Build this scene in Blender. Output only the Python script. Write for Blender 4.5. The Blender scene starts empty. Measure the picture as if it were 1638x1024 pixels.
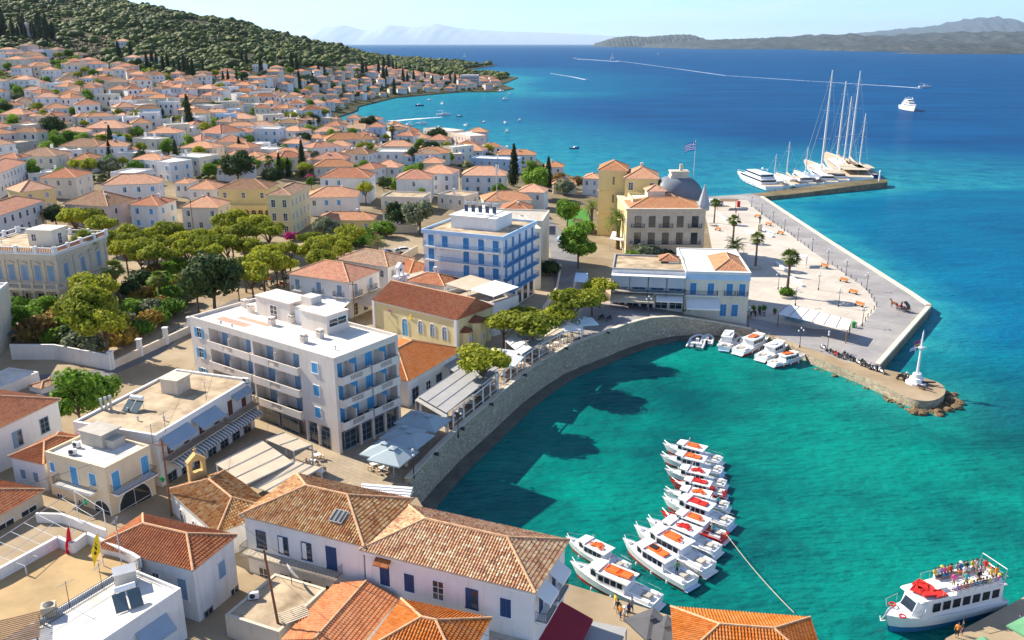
import bpy, math, random
import numpy as np
from mathutils import Vector, Matrix, geometry
S = bpy.context.scene
C = S.collection
# ------------------------------------------------------------------ camera, sky, sun, exposure
CAMZ = 57.0; F = 1380.0; PX = 819.0; PY = 512.0; HOR = 70.0
TH = math.atan((PY-HOR)/F); CT, ST = math.cos(TH), math.sin(TH)
cam = bpy.data.cameras.new('camera'); cam_o = bpy.data.objects.new('camera', cam); C.objects.link(cam_o)
cam_o.location = (0, 0, CAMZ); cam_o.rotation_euler = (math.pi/2-TH, 0, 0)
cam.sensor_width = 36; cam.lens = 36*F/1638; cam.clip_start = 1; cam.clip_end = 200000
S.camera = cam_o
SUN_EL = math.radians(37); LX, LY = 0.87, -0.49            # direction the light travels over the ground
ln = math.hypot(LX, LY); LX /= ln; LY /= ln
w = bpy.data.worlds.new('World'); S.world = w; w.use_nodes = True
nt = w.node_tree; nt.nodes.clear()
out = nt.nodes.new('ShaderNodeOutputWorld'); bg = nt.nodes.new('ShaderNodeBackground')
sky = nt.nodes.new('ShaderNodeTexSky'); sky.sky_type = 'NISHITA'; sky.sun_disc = False
sky.sun_elevation = SUN_EL; sky.sun_rotation = math.atan2(-LX, -LY); sky.altitude = 50
sky.air_density = 0.6; sky.dust_density = 0.05; sky.ozone_density = 2.0
bg.inputs['Strength'].default_value = 0.12
# thin wispy clouds high in the sky
tc = nt.nodes.new('ShaderNodeTexCoord'); mp = nt.nodes.new('ShaderNodeMapping'); mp.inputs['Scale'].default_value = (3.2, 3.2, 16)
nz = nt.nodes.new('ShaderNodeTexNoise'); nz.inputs['Scale'].default_value = 2.6; nz.inputs['Detail'].default_value = 8; nz.inputs['Roughness'].default_value = .62
cr = nt.nodes.new('ShaderNodeValToRGB'); cr.color_ramp.elements[0].position = .44; cr.color_ramp.elements[1].position = .66
cr.color_ramp.elements[1].color = (.5, .5, .5, 1)
mx = nt.nodes.new('ShaderNodeMix'); mx.data_type = 'RGBA'; mx.inputs['B'].default_value = (6.2, 6.2, 6.2, 1)
nt.links.new(tc.outputs['Generated'], mp.inputs[0]); nt.links.new(mp.outputs[0], nz.inputs['Vector']); nt.links.new(nz.outputs[0], cr.inputs[0])
nt.links.new(cr.outputs[0], mx.inputs['Factor']); nt.links.new(sky.outputs[0], mx.inputs['A'])
tn = nt.nodes.new('ShaderNodeMix'); tn.data_type = 'RGBA'; tn.blend_type = 'MULTIPLY'; tn.inputs['Factor'].default_value = 1; tn.inputs['B'].default_value = (.68, .80, .96, 1); nt.links.new(mx.outputs['Result'], tn.inputs['A']); nt.links.new(tn.outputs['Result'], bg.inputs[0]); nt.links.new(bg.outputs[0], out.inputs[0])
sl = bpy.data.lights.new('sun', 'SUN'); sl.energy = 5.0; sl.angle = math.radians(.5); sl.color = (1, .91, .76)
so = bpy.data.objects.new('sun', sl); C.objects.link(so); so.location = (-200, 200, 300)
so.rotation_euler = Vector((LX*math.cos(SUN_EL), LY*math.cos(SUN_EL), -math.sin(SUN_EL))).to_track_quat('-Z', 'Y').to_euler()
S.view_settings.view_transform = 'Standard'; S.view_settings.look = 'None'; S.view_settings.gamma = 1
S.view_settings.exposure = 0.92
S.cycles.max_bounces = 5; S.cycles.diffuse_bounces = 3; S.cycles.glossy_bounces = 2; S.cycles.transmission_bounces = 2
S.cycles.transparent_max_bounces = 8; S.cycles.volume_bounces = 0
random.seed(7); R = random.random
def U(a, b): return a+(b-a)*random.random()
# ------------------------------------------------------------------ picture point -> place in the world
def ray(px, py):
 dy = py-PY
 return ((px-PX), F*CT-dy*ST, -(F*ST+dy*CT))
def W(px, py, z=0.0):
 r = ray(px, py); t = (z-CAMZ)/r[2]
 return Vector((r[0]*t, r[1]*t, z))
def proj(x, y, z):
 v = (x, y*CT-(z-CAMZ)*ST, y*ST+(z-CAMZ)*CT)   # right, depth, up
 return PX+F*v[0]/v[1], PY-F*v[2]/v[1]
def sstep(a, b, x):
 t = min(1, max(0, (x-a)/(b-a))); return t*t*(3-2*t)
# ------------------------------------------------------------------ materials
MATS = {}
def newmat(name):
 m = bpy.data.materials.new(name); m.use_nodes = True; n = m.node_tree.nodes; n.clear()
 o = n.new('ShaderNodeOutputMaterial'); b = n.new('ShaderNodeBsdfPrincipled'); m.node_tree.links.new(b.outputs[0], o.inputs[0])
 return m, m.node_tree, b, o
def rgb(c): return (c[0], c[1], c[2], 1)
def setc(m, c): m.diffuse_color = rgb(c)
def mat(name, col, rough=.85, var=.12, sc=.35, bump=0., bsc=8., metal=0., spec=.3, col2=None, streak=0.):
 if name in MATS: return MATS[name]
 m, t, b, o = newmat(name); setc(m, col); L = t.links.new; N = t.nodes.new
 tc = N('ShaderNodeTexCoord'); oi = N('ShaderNodeObjectInfo')
 ad = N('ShaderNodeVectorMath'); ad.operation = 'ADD'; L(tc.outputs['Object'], ad.inputs[0])
 ml = N('ShaderNodeMath'); ml.operation = 'MULTIPLY'; ml.inputs[1].default_value = 71; L(oi.outputs['Random'], ml.inputs[0]); L(ml.outputs[0], ad.inputs[1])
 n1 = N('ShaderNodeTexNoise'); n1.inputs['Scale'].default_value = sc; n1.inputs['Detail'].default_value = 6; n1.inputs['Roughness'].default_value = .6
 L(ad.outputs[0], n1.inputs['Vector'])
 rp = N('ShaderNodeMapRange'); rp.inputs[1].default_value = .3; rp.inputs[2].default_value = .7; L(n1.outputs[0], rp.inputs[0])
 mx = N('ShaderNodeMix'); mx.data_type = 'RGBA'
 c2 = col2 or tuple(min(1, c*(1+var)) for c in col); c1 = tuple(c*(1-var) for c in col)
 mx.inputs['A'].default_value = rgb(c1); mx.inputs['B'].default_value = rgb(c2); L(rp.outputs[0], mx.inputs['Factor'])
 last = mx.outputs['Result']
 if streak > 0:
  mp = N('ShaderNodeMapping'); mp.inputs['Scale'].default_value = (1.3, 1.3, .16); L(ad.outputs[0], mp.inputs[0])
  n2 = N('ShaderNodeTexNoise'); n2.inputs['Scale'].default_value = 1.0; n2.inputs['Detail'].default_value = 7; n2.inputs['Roughness'].default_value = .7; L(mp.outputs[0], n2.inputs['Vector'])
  r2 = N('ShaderNodeMapRange'); r2.inputs[1].default_value = .52; r2.inputs[2].default_value = .8; r2.inputs[4].default_value = streak; L(n2.outputs[0], r2.inputs[0])
  m2 = N('ShaderNodeMix'); m2.data_type = 'RGBA'; m2.inputs['B'].default_value = (.25, .2, .15, 1); L(last, m2.inputs['A']); L(r2.outputs[0], m2.inputs['Factor'])
  last = m2.outputs['Result']
 L(last, b.inputs['Base Color'])
 b.inputs['Roughness'].default_value = rough; b.inputs['Metallic'].default_value = metal; b.inputs['Specular IOR Level'].default_value = spec
 if bump > 0:
  n3 = N('ShaderNodeTexNoise'); n3.inputs['Scale'].default_value = bsc; n3.inputs['Detail'].default_value = 4; L(ad.outputs[0], n3.inputs['Vector'])
  bp = N('ShaderNodeBump'); bp.inputs['Strength'].default_value = .6; bp.inputs['Distance'].default_value = bump; L(n3.outputs[0], bp.inputs['Height']); L(bp.outputs[0], b.inputs['Normal'])
 MATS[name] = m; return m
def tilemat(name, cols, wash=(.42, .34, .24), washamt=.35, bump=.05, pitch=.28, course=.36):
 """clay roof tiles; the UV map is in metres: u along the eave, v up the slope"""
 m, t, b, o = newmat(name); setc(m, cols[1]); L = t.links.new; N = t.nodes.new
 uv = N('ShaderNodeUVMap'); uv.uv_map = 'UVMap'
 dv = N('ShaderNodeVectorMath'); dv.operation = 'DIVIDE'; dv.inputs[1].default_value = (pitch, course, 1); L(uv.outputs[0], dv.inputs[0])
 fl = N('ShaderNodeVectorMath'); fl.operation = 'FLOOR'; L(dv.outputs[0], fl.inputs[0])
 wn = N('ShaderNodeTexWhiteNoise'); wn.noise_dimensions = '2D'; L(fl.outputs[0], wn.inputs[0])
 cr = N('ShaderNodeValToRGB'); e = cr.color_ramp.elements
 e[0].color = rgb(cols[0]); e[1].color = rgb(cols[-1])
 for i, c in enumerate(cols[1:-1]): q = e.new((i+1)/(len(cols)-1)); q.color = rgb(c)
 L(wn.outputs['Value'], cr.inputs[0])
 tc = N('ShaderNodeTexCoord')
 n1 = N('ShaderNodeTexNoise'); n1.inputs['Scale'].default_value = .45; n1.inputs['Detail'].default_value = 7; n1.inputs['Roughness'].default_value = .65; L(tc.outputs['Object'], n1.inputs['Vector'])
 r1 = N('ShaderNodeMapRange'); r1.inputs[1].default_value = .42; r1.inputs[2].default_value = .72; r1.inputs[4].default_value = washamt; L(n1.outputs[0], r1.inputs[0])
 mx = N('ShaderNodeMix'); mx.data_type = 'RGBA'; L(cr.outputs[0], mx.inputs['A']); mx.inputs['B'].default_value = rgb(wash); L(r1.outputs[0], mx.inputs['Factor'])
 oi = N('ShaderNodeObjectInfo'); rv = N('ShaderNodeMapRange'); rv.inputs[3].default_value = .74; rv.inputs[4].default_value = 1.12; L(oi.outputs['Random'], rv.inputs[0]); hs = N('ShaderNodeHueSaturation'); L(mx.outputs['Result'], hs.inputs['Color']); L(rv.outputs[0], hs.inputs['Value']); r3 = N('ShaderNodeMapRange'); r3.inputs[3].default_value = 1.12; r3.inputs[4].default_value = .9; L(oi.outputs['Random'], r3.inputs[0]); L(r3.outputs[0], hs.inputs['Saturation'])
 L(hs.outputs[0], b.inputs['Base Color']); b.inputs['Roughness'].default_value = .9; b.inputs['Specular IOR Level'].default_value = .15
 if bump > 0:
  sp = N('ShaderNodeSeparateXYZ'); L(dv.outputs[0], sp.inputs[0])
  f1 = N('ShaderNodeMath'); f1.operation = 'PINGPONG'; f1.inputs[1].default_value = .5; L(sp.outputs[0], f1.inputs[0])
  f2 = N('ShaderNodeMath'); f2.operation = 'FRACT'; L(sp.outputs[1], f2.inputs[0])
  f3 = N('ShaderNodeMath'); f3.operation = 'MULTIPLY_ADD'; f3.inputs[1].default_value = -.35; L(f2.outputs[0], f3.inputs[0]); L(f1.outputs[0], f3.inputs[2])
  bp = N('ShaderNodeBump'); bp.inputs['Strength'].default_value = 1; bp.inputs['Distance'].default_value = bump*2; L(f3.outputs[0], bp.inputs['Height']); L(bp.outputs[0], b.inputs['Normal'])
 MATS[name] = m; return m
def leafmat(name, a, bcol, trans=.3, sc=.9):
 m, t, b, o = newmat(name); setc(m, a); L = t.links.new; N = t.nodes.new
 tc = N('ShaderNodeTexCoord'); oi = N('ShaderNodeObjectInfo')
 n1 = N('ShaderNodeTexNoise'); n1.inputs['Scale'].default_value = sc; n1.inputs['Detail'].default_value = 3; L(tc.outputs['Object'], n1.inputs['Vector'])
 ad = N('ShaderNodeMath'); ad.operation = 'MULTIPLY_ADD'; ad.inputs[1].default_value = .4; L(oi.outputs['Random'], ad.inputs[0]); L(n1.outputs[0], ad.inputs[2])
 r1 = N('ShaderNodeMapRange'); r1.inputs[1].default_value = .45; r1.inputs[2].default_value = .95; L(ad.outputs[0], r1.inputs[0])
 mx = N('ShaderNodeMix'); mx.data_type = 'RGBA'; mx.inputs['A'].default_value = rgb(a); mx.inputs['B'].default_value = rgb(bcol); L(r1.outputs[0], mx.inputs['Factor'])
 L(mx.outputs['Result'], b.inputs['Base Color']); b.inputs['Roughness'].default_value = .7; b.inputs['Specular IOR Level'].default_value = .2
 if trans > 0:
  tr = N('ShaderNodeBsdfTranslucent'); L(mx.outputs['Result'], tr.inputs[0]); ms = N('ShaderNodeMixShader'); ms.inputs[0].default_value = trans
  L(b.outputs[0], ms.inputs[1]); L(tr.outputs[0], ms.inputs[2]); L(ms.outputs[0], o.inputs[0])
 MATS[name] = m; return m
def stonemat(name, cols, scale=1.2, bump=.05, mortar=(.3, .27, .22)):
 m, t, b, o = newmat(name); setc(m, cols[0]); L = t.links.new; N = t.nodes.new
 tc = N('ShaderNodeTexCoord'); mp = N('ShaderNodeMapping'); mp.inputs['Scale'].default_value = (1, 1, 1.5); L(tc.outputs['Object'], mp.inputs[0])
 v = N('ShaderNodeTexVoronoi'); v.inputs['Scale'].default_value = scale; L(mp.outputs[0], v.inputs['Vector'])
 ve = N('ShaderNodeTexVoronoi'); ve.feature = 'DISTANCE_TO_EDGE'; ve.inputs['Scale'].default_value = scale; L(mp.outputs[0], ve.inputs['Vector'])
 cr = N('ShaderNodeValToRGB'); e = cr.color_ramp.elements; e[0].color = rgb(cols[0]); e[1].color = rgb(cols[-1])
 for i, c in enumerate(cols[1:-1]): q = e.new((i+1)/(len(cols)-1)); q.color = rgb(c)
 L(v.outputs['Color'], cr.inputs[0])
 r = N('ShaderNodeMapRange'); r.inputs[1].default_value = .0; r.inputs[2].default_value = .08; L(ve.outputs['Distance'], r.inputs[0])
 mx = N('ShaderNodeMix'); mx.data_type = 'RGBA'; mx.inputs['A'].default_value = rgb(mortar); L(cr.outputs[0], mx.inputs['B']); L(r.outputs[0], mx.inputs['Factor'])
 L(mx.outputs['Result'], b.inputs['Base Color']); b.inputs['Roughness'].default_value = .9
 bp = N('ShaderNodeBump'); bp.inputs['Distance'].default_value = bump; L(r.outputs[0], bp.inputs['Height']); L(bp.outputs[0], b.inputs['Normal'])
 MATS[name] = m; return m
M_white = mat('white_plaster', (.77, .75, .72), var=.06, streak=.34)
M_cream = mat('cream_plaster', (.72, .66, .54), var=.07, streak=.3)
M_yellow = mat('yellow_plaster', (.72, .56, .26), var=.07, streak=.22)
M_pyel = mat('pale_yellow_plaster', (.74, .65, .36), var=.06, streak=.2)
M_pblue = mat('pale_blue_plaster', (.45, .62, .80), var=.06, streak=.15)
M_pink = mat('pale_pink_plaster', (.72, .56, .48), var=.08, streak=.25)
M_beige = mat('beige_plaster', (.62, .54, .43), var=.1, streak=.4)
M_ochre = mat('ochre_plaster', (.62, .42, .17), var=.1, streak=.4)
M_stoneb = mat('limestone_blocks', (.58, .49, .37), var=.12, sc=.8, streak=.3, bump=.01, bsc=3)
M_greyst = mat('grey_render', (.38, .37, .36), var=.1, streak=.4)
M_trim = mat('white_trim', (.80, .79, .77), var=.03, rough=.6)
M_conc = mat('concrete', (.46, .42, .36), var=.18, sc=.5, streak=.1)
M_tanroof = mat('weathered_flat_roof', (.36, .26, .16), var=.35, sc=.4, col2=(.62, .49, .33), bump=.01)
M_whiteroof = mat('whitewashed_flat_roof', (.70, .66, .60), var=.2, sc=.5, bump=.005)
M_blue = mat('blue_shutter', (.05, .23, .47), rough=.5, var=.1)
M_lblue = mat('light_blue_shutter', (.10, .36, .62), rough=.5, var=.1)
M_gblue = mat('grey_blue_shutter', (.22, .33, .45), rough=.5, var=.12)
M_dblue = mat('dark_blue_shutter', (.02, .06, .16), rough=.45, var=.15)
M_brown = mat('brown_shutter', (.16, .06, .04), rough=.6, var=.2)
M_wood = mat('weathered_wood', (.22, .13, .07), rough=.7, var=.3, sc=2)
M_grey = mat('grey_shutter', (.33, .36, .40), rough=.55, var=.1)
M_dark = mat('dark_interior', (.02, .022, .025), rough=.6, var=.3)
M_glass = mat('window_glass', (.03, .04, .05), rough=.08, var=.3, spec=.8)
M_metal = mat('dark_iron', (.04, .045, .05), rough=.5, var=.2)
M_steel = mat('galvanised_steel', (.45, .46, .47), rough=.4, metal=.6, var=.1)
M_pole = mat('grey_white_paint', (.62, .62, .62), rough=.5, var=.05)
M_can1 = mat('grey_canvas', (.33, .33, .33), var=.08, sc=.6)
M_can2 = mat('blue_grey_canvas', (.34, .41, .44), var=.06, sc=.4)
M_can3 = mat('beige_canvas', (.52, .44, .33), var=.1, sc=.5)
M_canw = mat('white_canvas', (.75, .74, .72), var=.04)
M_cang = mat('charcoal_canvas', (.10, .10, .11), var=.15)
M_awn = mat('grey_blue_awning', (.30, .38, .46), var=.08)
M_red = mat('red_gloss', (.62, .03, .02), rough=.35, var=.08)
M_orange = mat('orange_float', (.85, .16, .03), rough=.5, var=.1)
M_boat = mat('white_gelcoat', (.80, .80, .80), rough=.25, var=.03, spec=.5)
M_teak = mat('teak_deck', (.58, .45, .31), rough=.7, var=.15, sc=2)
M_navy = mat('navy_paint', (.02, .06, .2), rough=.35, var=.1)
M_rockm = mat('rock', (.10, .065, .035), col2=(.28, .19, .10), var=.4, sc=.8, bump=.1, bsc=1.5)
M_rub = mat('black_rubber', (.02, .02, .02), rough=.8, var=.2)
M_bark = mat('bark', (.13, .09, .06), var=.3, sc=2, bump=.03, bsc=6)
M_green = mat('green_paint', (.03, .25, .08), rough=.5)
M_cross = mat('pharmacy_green', (.0, .42, .14), rough=.4)
T_mott = tilemat('mottled_clay_tiles', [(.26, .12, .06), (.46, .20, .085), (.58, .37, .18), (.42, .18, .08), (.64, .49, .29)], washamt=.2, bump=.0)
T_orange = tilemat('orange_clay_tiles', [(.46, .14, .04), (.58, .20, .065), (.62, .25, .09), (.52, .16, .05)], washamt=.22, bump=.0)
T_red = tilemat('red_clay_tiles', [(.30, .10, .05), (.42, .14, .06), (.47, .18, .08), (.36, .12, .055)], washamt=.2, bump=.0)
T_or2 = tilemat('salmon_clay_tiles', [(.46, .22, .13), (.62, .30, .17), (.68, .36, .21), (.52, .24, .14)], washamt=.25)  # bright salmon-orange clay, tone random per tile
T_rd2 = tilemat('brick_red_clay_tiles', [(.32, .13, .08), (.46, .18, .10), (.52, .23, .13), (.38, .15, .09)], washamt=.25)
T_br2 = tilemat('brown_clay_tiles', [(.20, .12, .08), (.32, .17, .10), (.40, .24, .15), (.27, .16, .10)], wash=(.3, .27, .22), washamt=.4)
M_ridge = mat('ridge_mortar', (.62, .36, .20), var=.25, sc=2)
# ------------------------------------------------------------------ mesh building
class MB:
 def __init__(s): s.v = []; s.f = []; s.m = []; s.uv = []; s.M = None
 def add(s, pts, faces, mi=0, uvs=None):
  b = len(s.v)
  if s.M is not None: pts = [s.M @ Vector(p) for p in pts]
  s.v += [tuple(p) for p in pts]
  for i, fc in enumerate(faces):
   s.f.append([b+k for k in fc]); s.m.append(mi); s.uv.append(uvs[i] if uvs else None)
  return s
 def box(s, x0, x1, y0, y1, z0, z1, mi=0):
  return s.add([(x0, y0, z0), (x1, y0, z0), (x1, y1, z0), (x0, y1, z0), (x0, y0, z1), (x1, y0, z1), (x1, y1, z1), (x0, y1, z1)],
                     [(0, 3, 2, 1), (4, 5, 6, 7), (0, 1, 5, 4), (1, 2, 6, 5), (2, 3, 7, 6), (3, 0, 4, 7)], mi)
 def prism(s, pts, z0, z1, mi=0, top=None, flare=1.0):
  n = len(pts); cx = sum(p[0] for p in pts)/n; cy = sum(p[1] for p in pts)/n
  s.add([(p[0], p[1], z0) for p in pts]+[(cx+(p[0]-cx)*flare, cy+(p[1]-cy)*flare, z1) for p in pts],
              [(i, (i+1) % n, n+(i+1) % n, n+i) for i in range(n)]+[tuple(range(n))[::-1]], mi)
  b = len(s.v)-n; s.f.append(list(range(b, b+n))); s.m.append(mi if top is None else top); s.uv.append(None)
  return s
 def tube(s, pts, r, n=6, mi=0):
  pts = [Vector(p) for p in pts]; rs = r if isinstance(r, (list, tuple)) else [r]*len(pts); V = []; k = len(pts)
  for i, p in enumerate(pts):
   d = (pts[min(i+1, k-1)]-pts[max(i-1, 0)]).normalized()
   a = d.cross(Vector((0, 0, 1))) if abs(d.z) < .9 else d.cross(Vector((1, 0, 0)))
   a.normalize(); b = a.cross(d)
   V += [p+(a*math.cos(2*math.pi*j/n)+b*math.sin(2*math.pi*j/n))*rs[i] for j in range(n)]
  Fc = [(i*n+j, (i+1)*n+j, (i+1)*n+(j+1) % n, i*n+(j+1) % n) for i in range(k-1) for j in range(n)]
  Fc += [tuple(range(n)), tuple(range((k-1)*n, k*n))[::-1]]
  return s.add(V, Fc, mi)
 def lathe(s, prof, n=12, c=(0, 0, 0), mi=0, sy=1.0, ang=0):
  V = [(c[0]+r*math.cos(2*math.pi*j/n+ang), c[1]+sy*r*math.sin(2*math.pi*j/n+ang), c[2]+z) for r, z in prof for j in range(n)]; k = len(prof)
  Fc = [(i*n+j, i*n+(j+1) % n, (i+1)*n+(j+1) % n, (i+1)*n+j) for i in range(k-1) for j in range(n)]
  Fc += [tuple(range(n))[::-1], tuple(range((k-1)*n, k*n))]
  return s.add(V, Fc, mi)
 def ball(s, c, r, n=8, mi=0, seed=None):
  r = r if isinstance(r, (tuple, list)) else (r, r, r); V = []; k = n//2+1
  rn = random.Random(seed)
  for i in range(1, k-1+1):
   th = math.pi*i/(k+0.0)
   for j in range(n):
    q = 1 if seed is None else .8+.35*rn.random()
    V.append((c[0]+r[0]*q*math.sin(th)*math.cos(2*math.pi*j/n), c[1]+r[1]*q*math.sin(th)*math.sin(2*math.pi*j/n), c[2]+r[2]*q*math.cos(th)))
  m = k-1
  Fc = [((i+1)*n+j, (i+1)*n+(j+1) % n, i*n+(j+1) % n, i*n+j) for i in range(m-1) for j in range(n)]
  V += [(c[0], c[1], c[2]+r[2]), (c[0], c[1], c[2]-r[2])]; t = m*n
  Fc += [(t, j, (j+1) % n) for j in range(n)]+[(t+1, (m-1)*n+(j+1) % n, (m-1)*n+j) for j in range(n)]
  return s.add(V, Fc, mi)
 def torus(s, c, R0, r, n=14, k=6, mi=0, axis='z'):
  V = []
  for i in range(n):
   a = 2*math.pi*i/n
   for j in range(k):
    b = 2*math.pi*j/k; x = (R0+r*math.cos(b))*math.cos(a); y = (R0+r*math.cos(b))*math.sin(a); z = r*math.sin(b)
    if axis == 'y': x, y, z = x, z, y
    if axis == 'x': x, y, z = z, x, y
    V.append((c[0]+x, c[1]+y, c[2]+z))
  return s.add(V, [(i*k+j, ((i+1) % n)*k+j, ((i+1) % n)*k+(j+1) % k, i*k+(j+1) % k) for i in range(n) for j in range(k)], mi)
 def mesh(s, name, mats, smooth=False):
  me = bpy.data.meshes.new(name); me.from_pydata(s.v, [], s.f); mats = mats if isinstance(mats, (list, tuple)) else [mats]
  for m in mats: me.materials.append(m)
  me.polygons.foreach_set('material_index', s.m)
  if smooth: me.polygons.foreach_set('use_smooth', [True]*len(s.f))
  if any(u is not None for u in s.uv):
   l = me.uv_layers.new(name='UVMap'); buf = []
   for f, u in zip(s.f, s.uv): buf += [c for q in (u or [(0, 0)]*len(f)) for c in q]
   l.data.foreach_set('uv', buf)
  me.update(); return me
def npmesh(name, V, Fq, mats, mi=None, smooth=False):
 """fast mesh from numpy arrays; Fq (n,3) or (n,4)"""
 me = bpy.data.meshes.new(name); k = Fq.shape[1]; n = len(Fq)
 me.vertices.add(len(V)); me.vertices.foreach_set('co', np.asarray(V, np.float32).ravel())
 me.loops.add(n*k); me.loops.foreach_set('vertex_index', np.asarray(Fq, np.int32).ravel())
 me.polygons.add(n); me.polygons.foreach_set('loop_start', np.arange(n, dtype=np.int32)*k)
 me.polygons.foreach_set('loop_total', np.full(n, k, np.int32))
 for m in (mats if isinstance(mats, (list, tuple)) else [mats]): me.materials.append(m)
 if mi is not None: me.polygons.foreach_set('material_index', np.asarray(mi, np.int32))
 if smooth: me.polygons.foreach_set('use_smooth', np.ones(n, bool))
 me.update(calc_edges=True); me.validate(); return me
def ob(name, data, parent=None, loc=(0, 0, 0), rz=0, sc=None, rot=None):
 o = bpy.data.objects.new(name, data); C.objects.link(o); o.location = loc
 o.rotation_euler = rot if rot else (0, 0, rz)
 if sc: o.scale = sc if isinstance(sc, (tuple, list)) else (sc, sc, sc)
 if parent: o.parent = parent
 return o
def tag(o, label=None, cat=None, group=None, kind=None):
 if label: o['label'] = label
 if cat: o['category'] = cat
 if group: o['group'] = group
 if kind: o['kind'] = kind
 return o
def thing(name, label, cat, loc=(0, 0, 0), rz=0, group=None, sc=None):
 return tag(ob(name, None, None, loc, rz, sc), label, cat, group)
def struct(name, me): return tag(ob(name, me), kind='structure')
def copy_tree(o, parent=None):
 c = o.copy(); C.objects.link(c)
 if parent: c.parent = parent
 for ch in list(o.children): copy_tree(ch, c)
 return c
def place(proto, used, loc, rz=0, sc=None, label=None, group=None):
 """first use moves the prototype itself, later uses copy it with its parts"""
 o = proto if not used.get(proto.name) else copy_tree(proto)
 used[proto.name] = 1
 o.location = loc; o.rotation_euler = (0, 0, rz)
 if sc: o.scale = sc if isinstance(sc, (tuple, list)) else (sc, sc, sc)
 if label: o['label'] = label
 if group: o['group'] = group
 return o
USED = {}
# ------------------------------------------------------------------ coast, ground height
def P(px, py, z=0.): q = W(px, py, z); return (q.x, q.y)
HWALL = [(652, 771, 5), (690, 730, 5), (732, 689, 5), (779, 650, 5), (833, 603, 5), (868, 579, 5), (900, 560, 5), (935, 546, 5), (967, 535.5, 4.9), (1000, 523, 4.8), (1038, 512.4, 4.7), (1079, 506.5, 4.5), (1108, 509, 4.0), (1140, 513.5, 3.4), (1172, 520, 2.8), (1202, 527, 2.2)]
DOCK = [(1207, 534, 1.4), (1242, 544, 1.4), (1277, 559, 1.4), (1306, 575, 1.4), (1365, 597, 1.4), (1409, 617, 1.4), (1440, 632, 1.4), (1462, 641, 1.4), (1482, 644, 1.4), (1499, 641, 1.4), (1510, 634, 1.4), (1513, 625, 1.4), (1507, 617, 1.4), (1495, 611, 1.4), (1470, 604, 1.4), (1440, 598, 1.4), (1412, 592, 1.4)]
PLZ = [(1407, 588, 1.5), (1488, 494, 1.6), (1490, 488.5, 1.6), (1460, 468, 1.6), (1400, 430, 1.6), (1321, 380, 1.6), (1260, 340, 1.6), (1221.5, 314.5, 1.6)]
PIER = [(1419, 294.5, 1.6), (1420, 290.5, 1.6), (1398, 288.6, 1.6), (1300, 298, 1.6), (1216, 307, 1.6)]
FAR = [(1201, 308.5, 1.5), (1160, 311.6, 1.5), (1131, 314.5, 1.5), (1090, 312, 1.5), (1050, 304, 1.5), (1000, 295, 1.5), (945, 288, 1.5), (932, 286, 1.5), (901, 276, 1.5), (868, 262, 1), (856, 253, 1), (800, 246, 1), (779, 240, 1), (720, 230, 1), (672, 217, 1), (621, 207, 1), (560, 200.5, 1), (541, 196, 1), (536, 188, 1), (552, 183, 1), (570, 177, 1), (573, 170, 1), (604, 162.5, 1), (632, 155.8, 1), (680, 151.5, 1), (737, 146.6, 1), (797, 146.4, 1), (822, 141.3, 1), (802, 135, 1), (829, 124, 1), (791, 120, 1), (745, 112.5, 1)]
hw = [P(*q) for q in HWALL]; dock = [P(*q) for q in DOCK]; plz = [P(*q) for q in PLZ]; pier = [P(*q) for q in PIER]; far = [P(*q) for q in FAR]; dock0 = dock
for _ in range(2):
 dd = [dock[0]]
 for a, c in zip(dock, dock[1:]): dd += [(a[0]*.75+c[0]*.25, a[1]*.75+c[1]*.25), (a[0]*.25+c[0]*.75, a[1]*.25+c[1]*.75)]
 dock = dd+[dock[-1]]
QUAY = [(95, 20), (95, 98), P(1640, 954, 1.4), P(1513, 1021, 1.4), P(1480, 1075, 1.4), P(1340, 1085, 1.4), P(1305, 1050, 1.4), P(1095, 992, 1.4), P(880, 925, 1.4), (-8, 84)]
LAND = [(-150, 20)]+QUAY+hw+dock+plz+pier+far+[(-40, 2500), (-300, 2900), (-2500, 2900), (-2500, 1700)]
COASTFAR = far+[(-40, 2500)]
def segd(x, y, poly):
 best = 1e9
 for i in range(len(poly)-1):
  ax, ay = poly[i]; bx, by = poly[i+1]; dx, dy = bx-ax, by-ay; l = dx*dx+dy*dy
  t = max(0, min(1, ((x-ax)*dx+(y-ay)*dy)/l)) if l else 0
  d = (x-ax-t*dx)**2+(y-ay-t*dy)**2
  if d < best: best = d
 return math.sqrt(best)
def inpoly(x, y, poly):
 c = False; n = len(poly); j = n-1
 for i in range(n):
  xi, yi = poly[i][0], poly[i][1]; xj, yj = poly[j][0], poly[j][1]
  if (yi > y) != (yj > y) and x < (xj-xi)*(y-yi)/(yj-yi)+xi: c = not c
  j = i
 return c
AC = [-.95, -.585, -.44, -.3, -.185, -.131, -.06, .0, .12, .3]
YR = [0, 120, 200, 300, 400, 500, 600, 750, 900, 1100, 1400, 1700, 2100, 2900]
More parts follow.
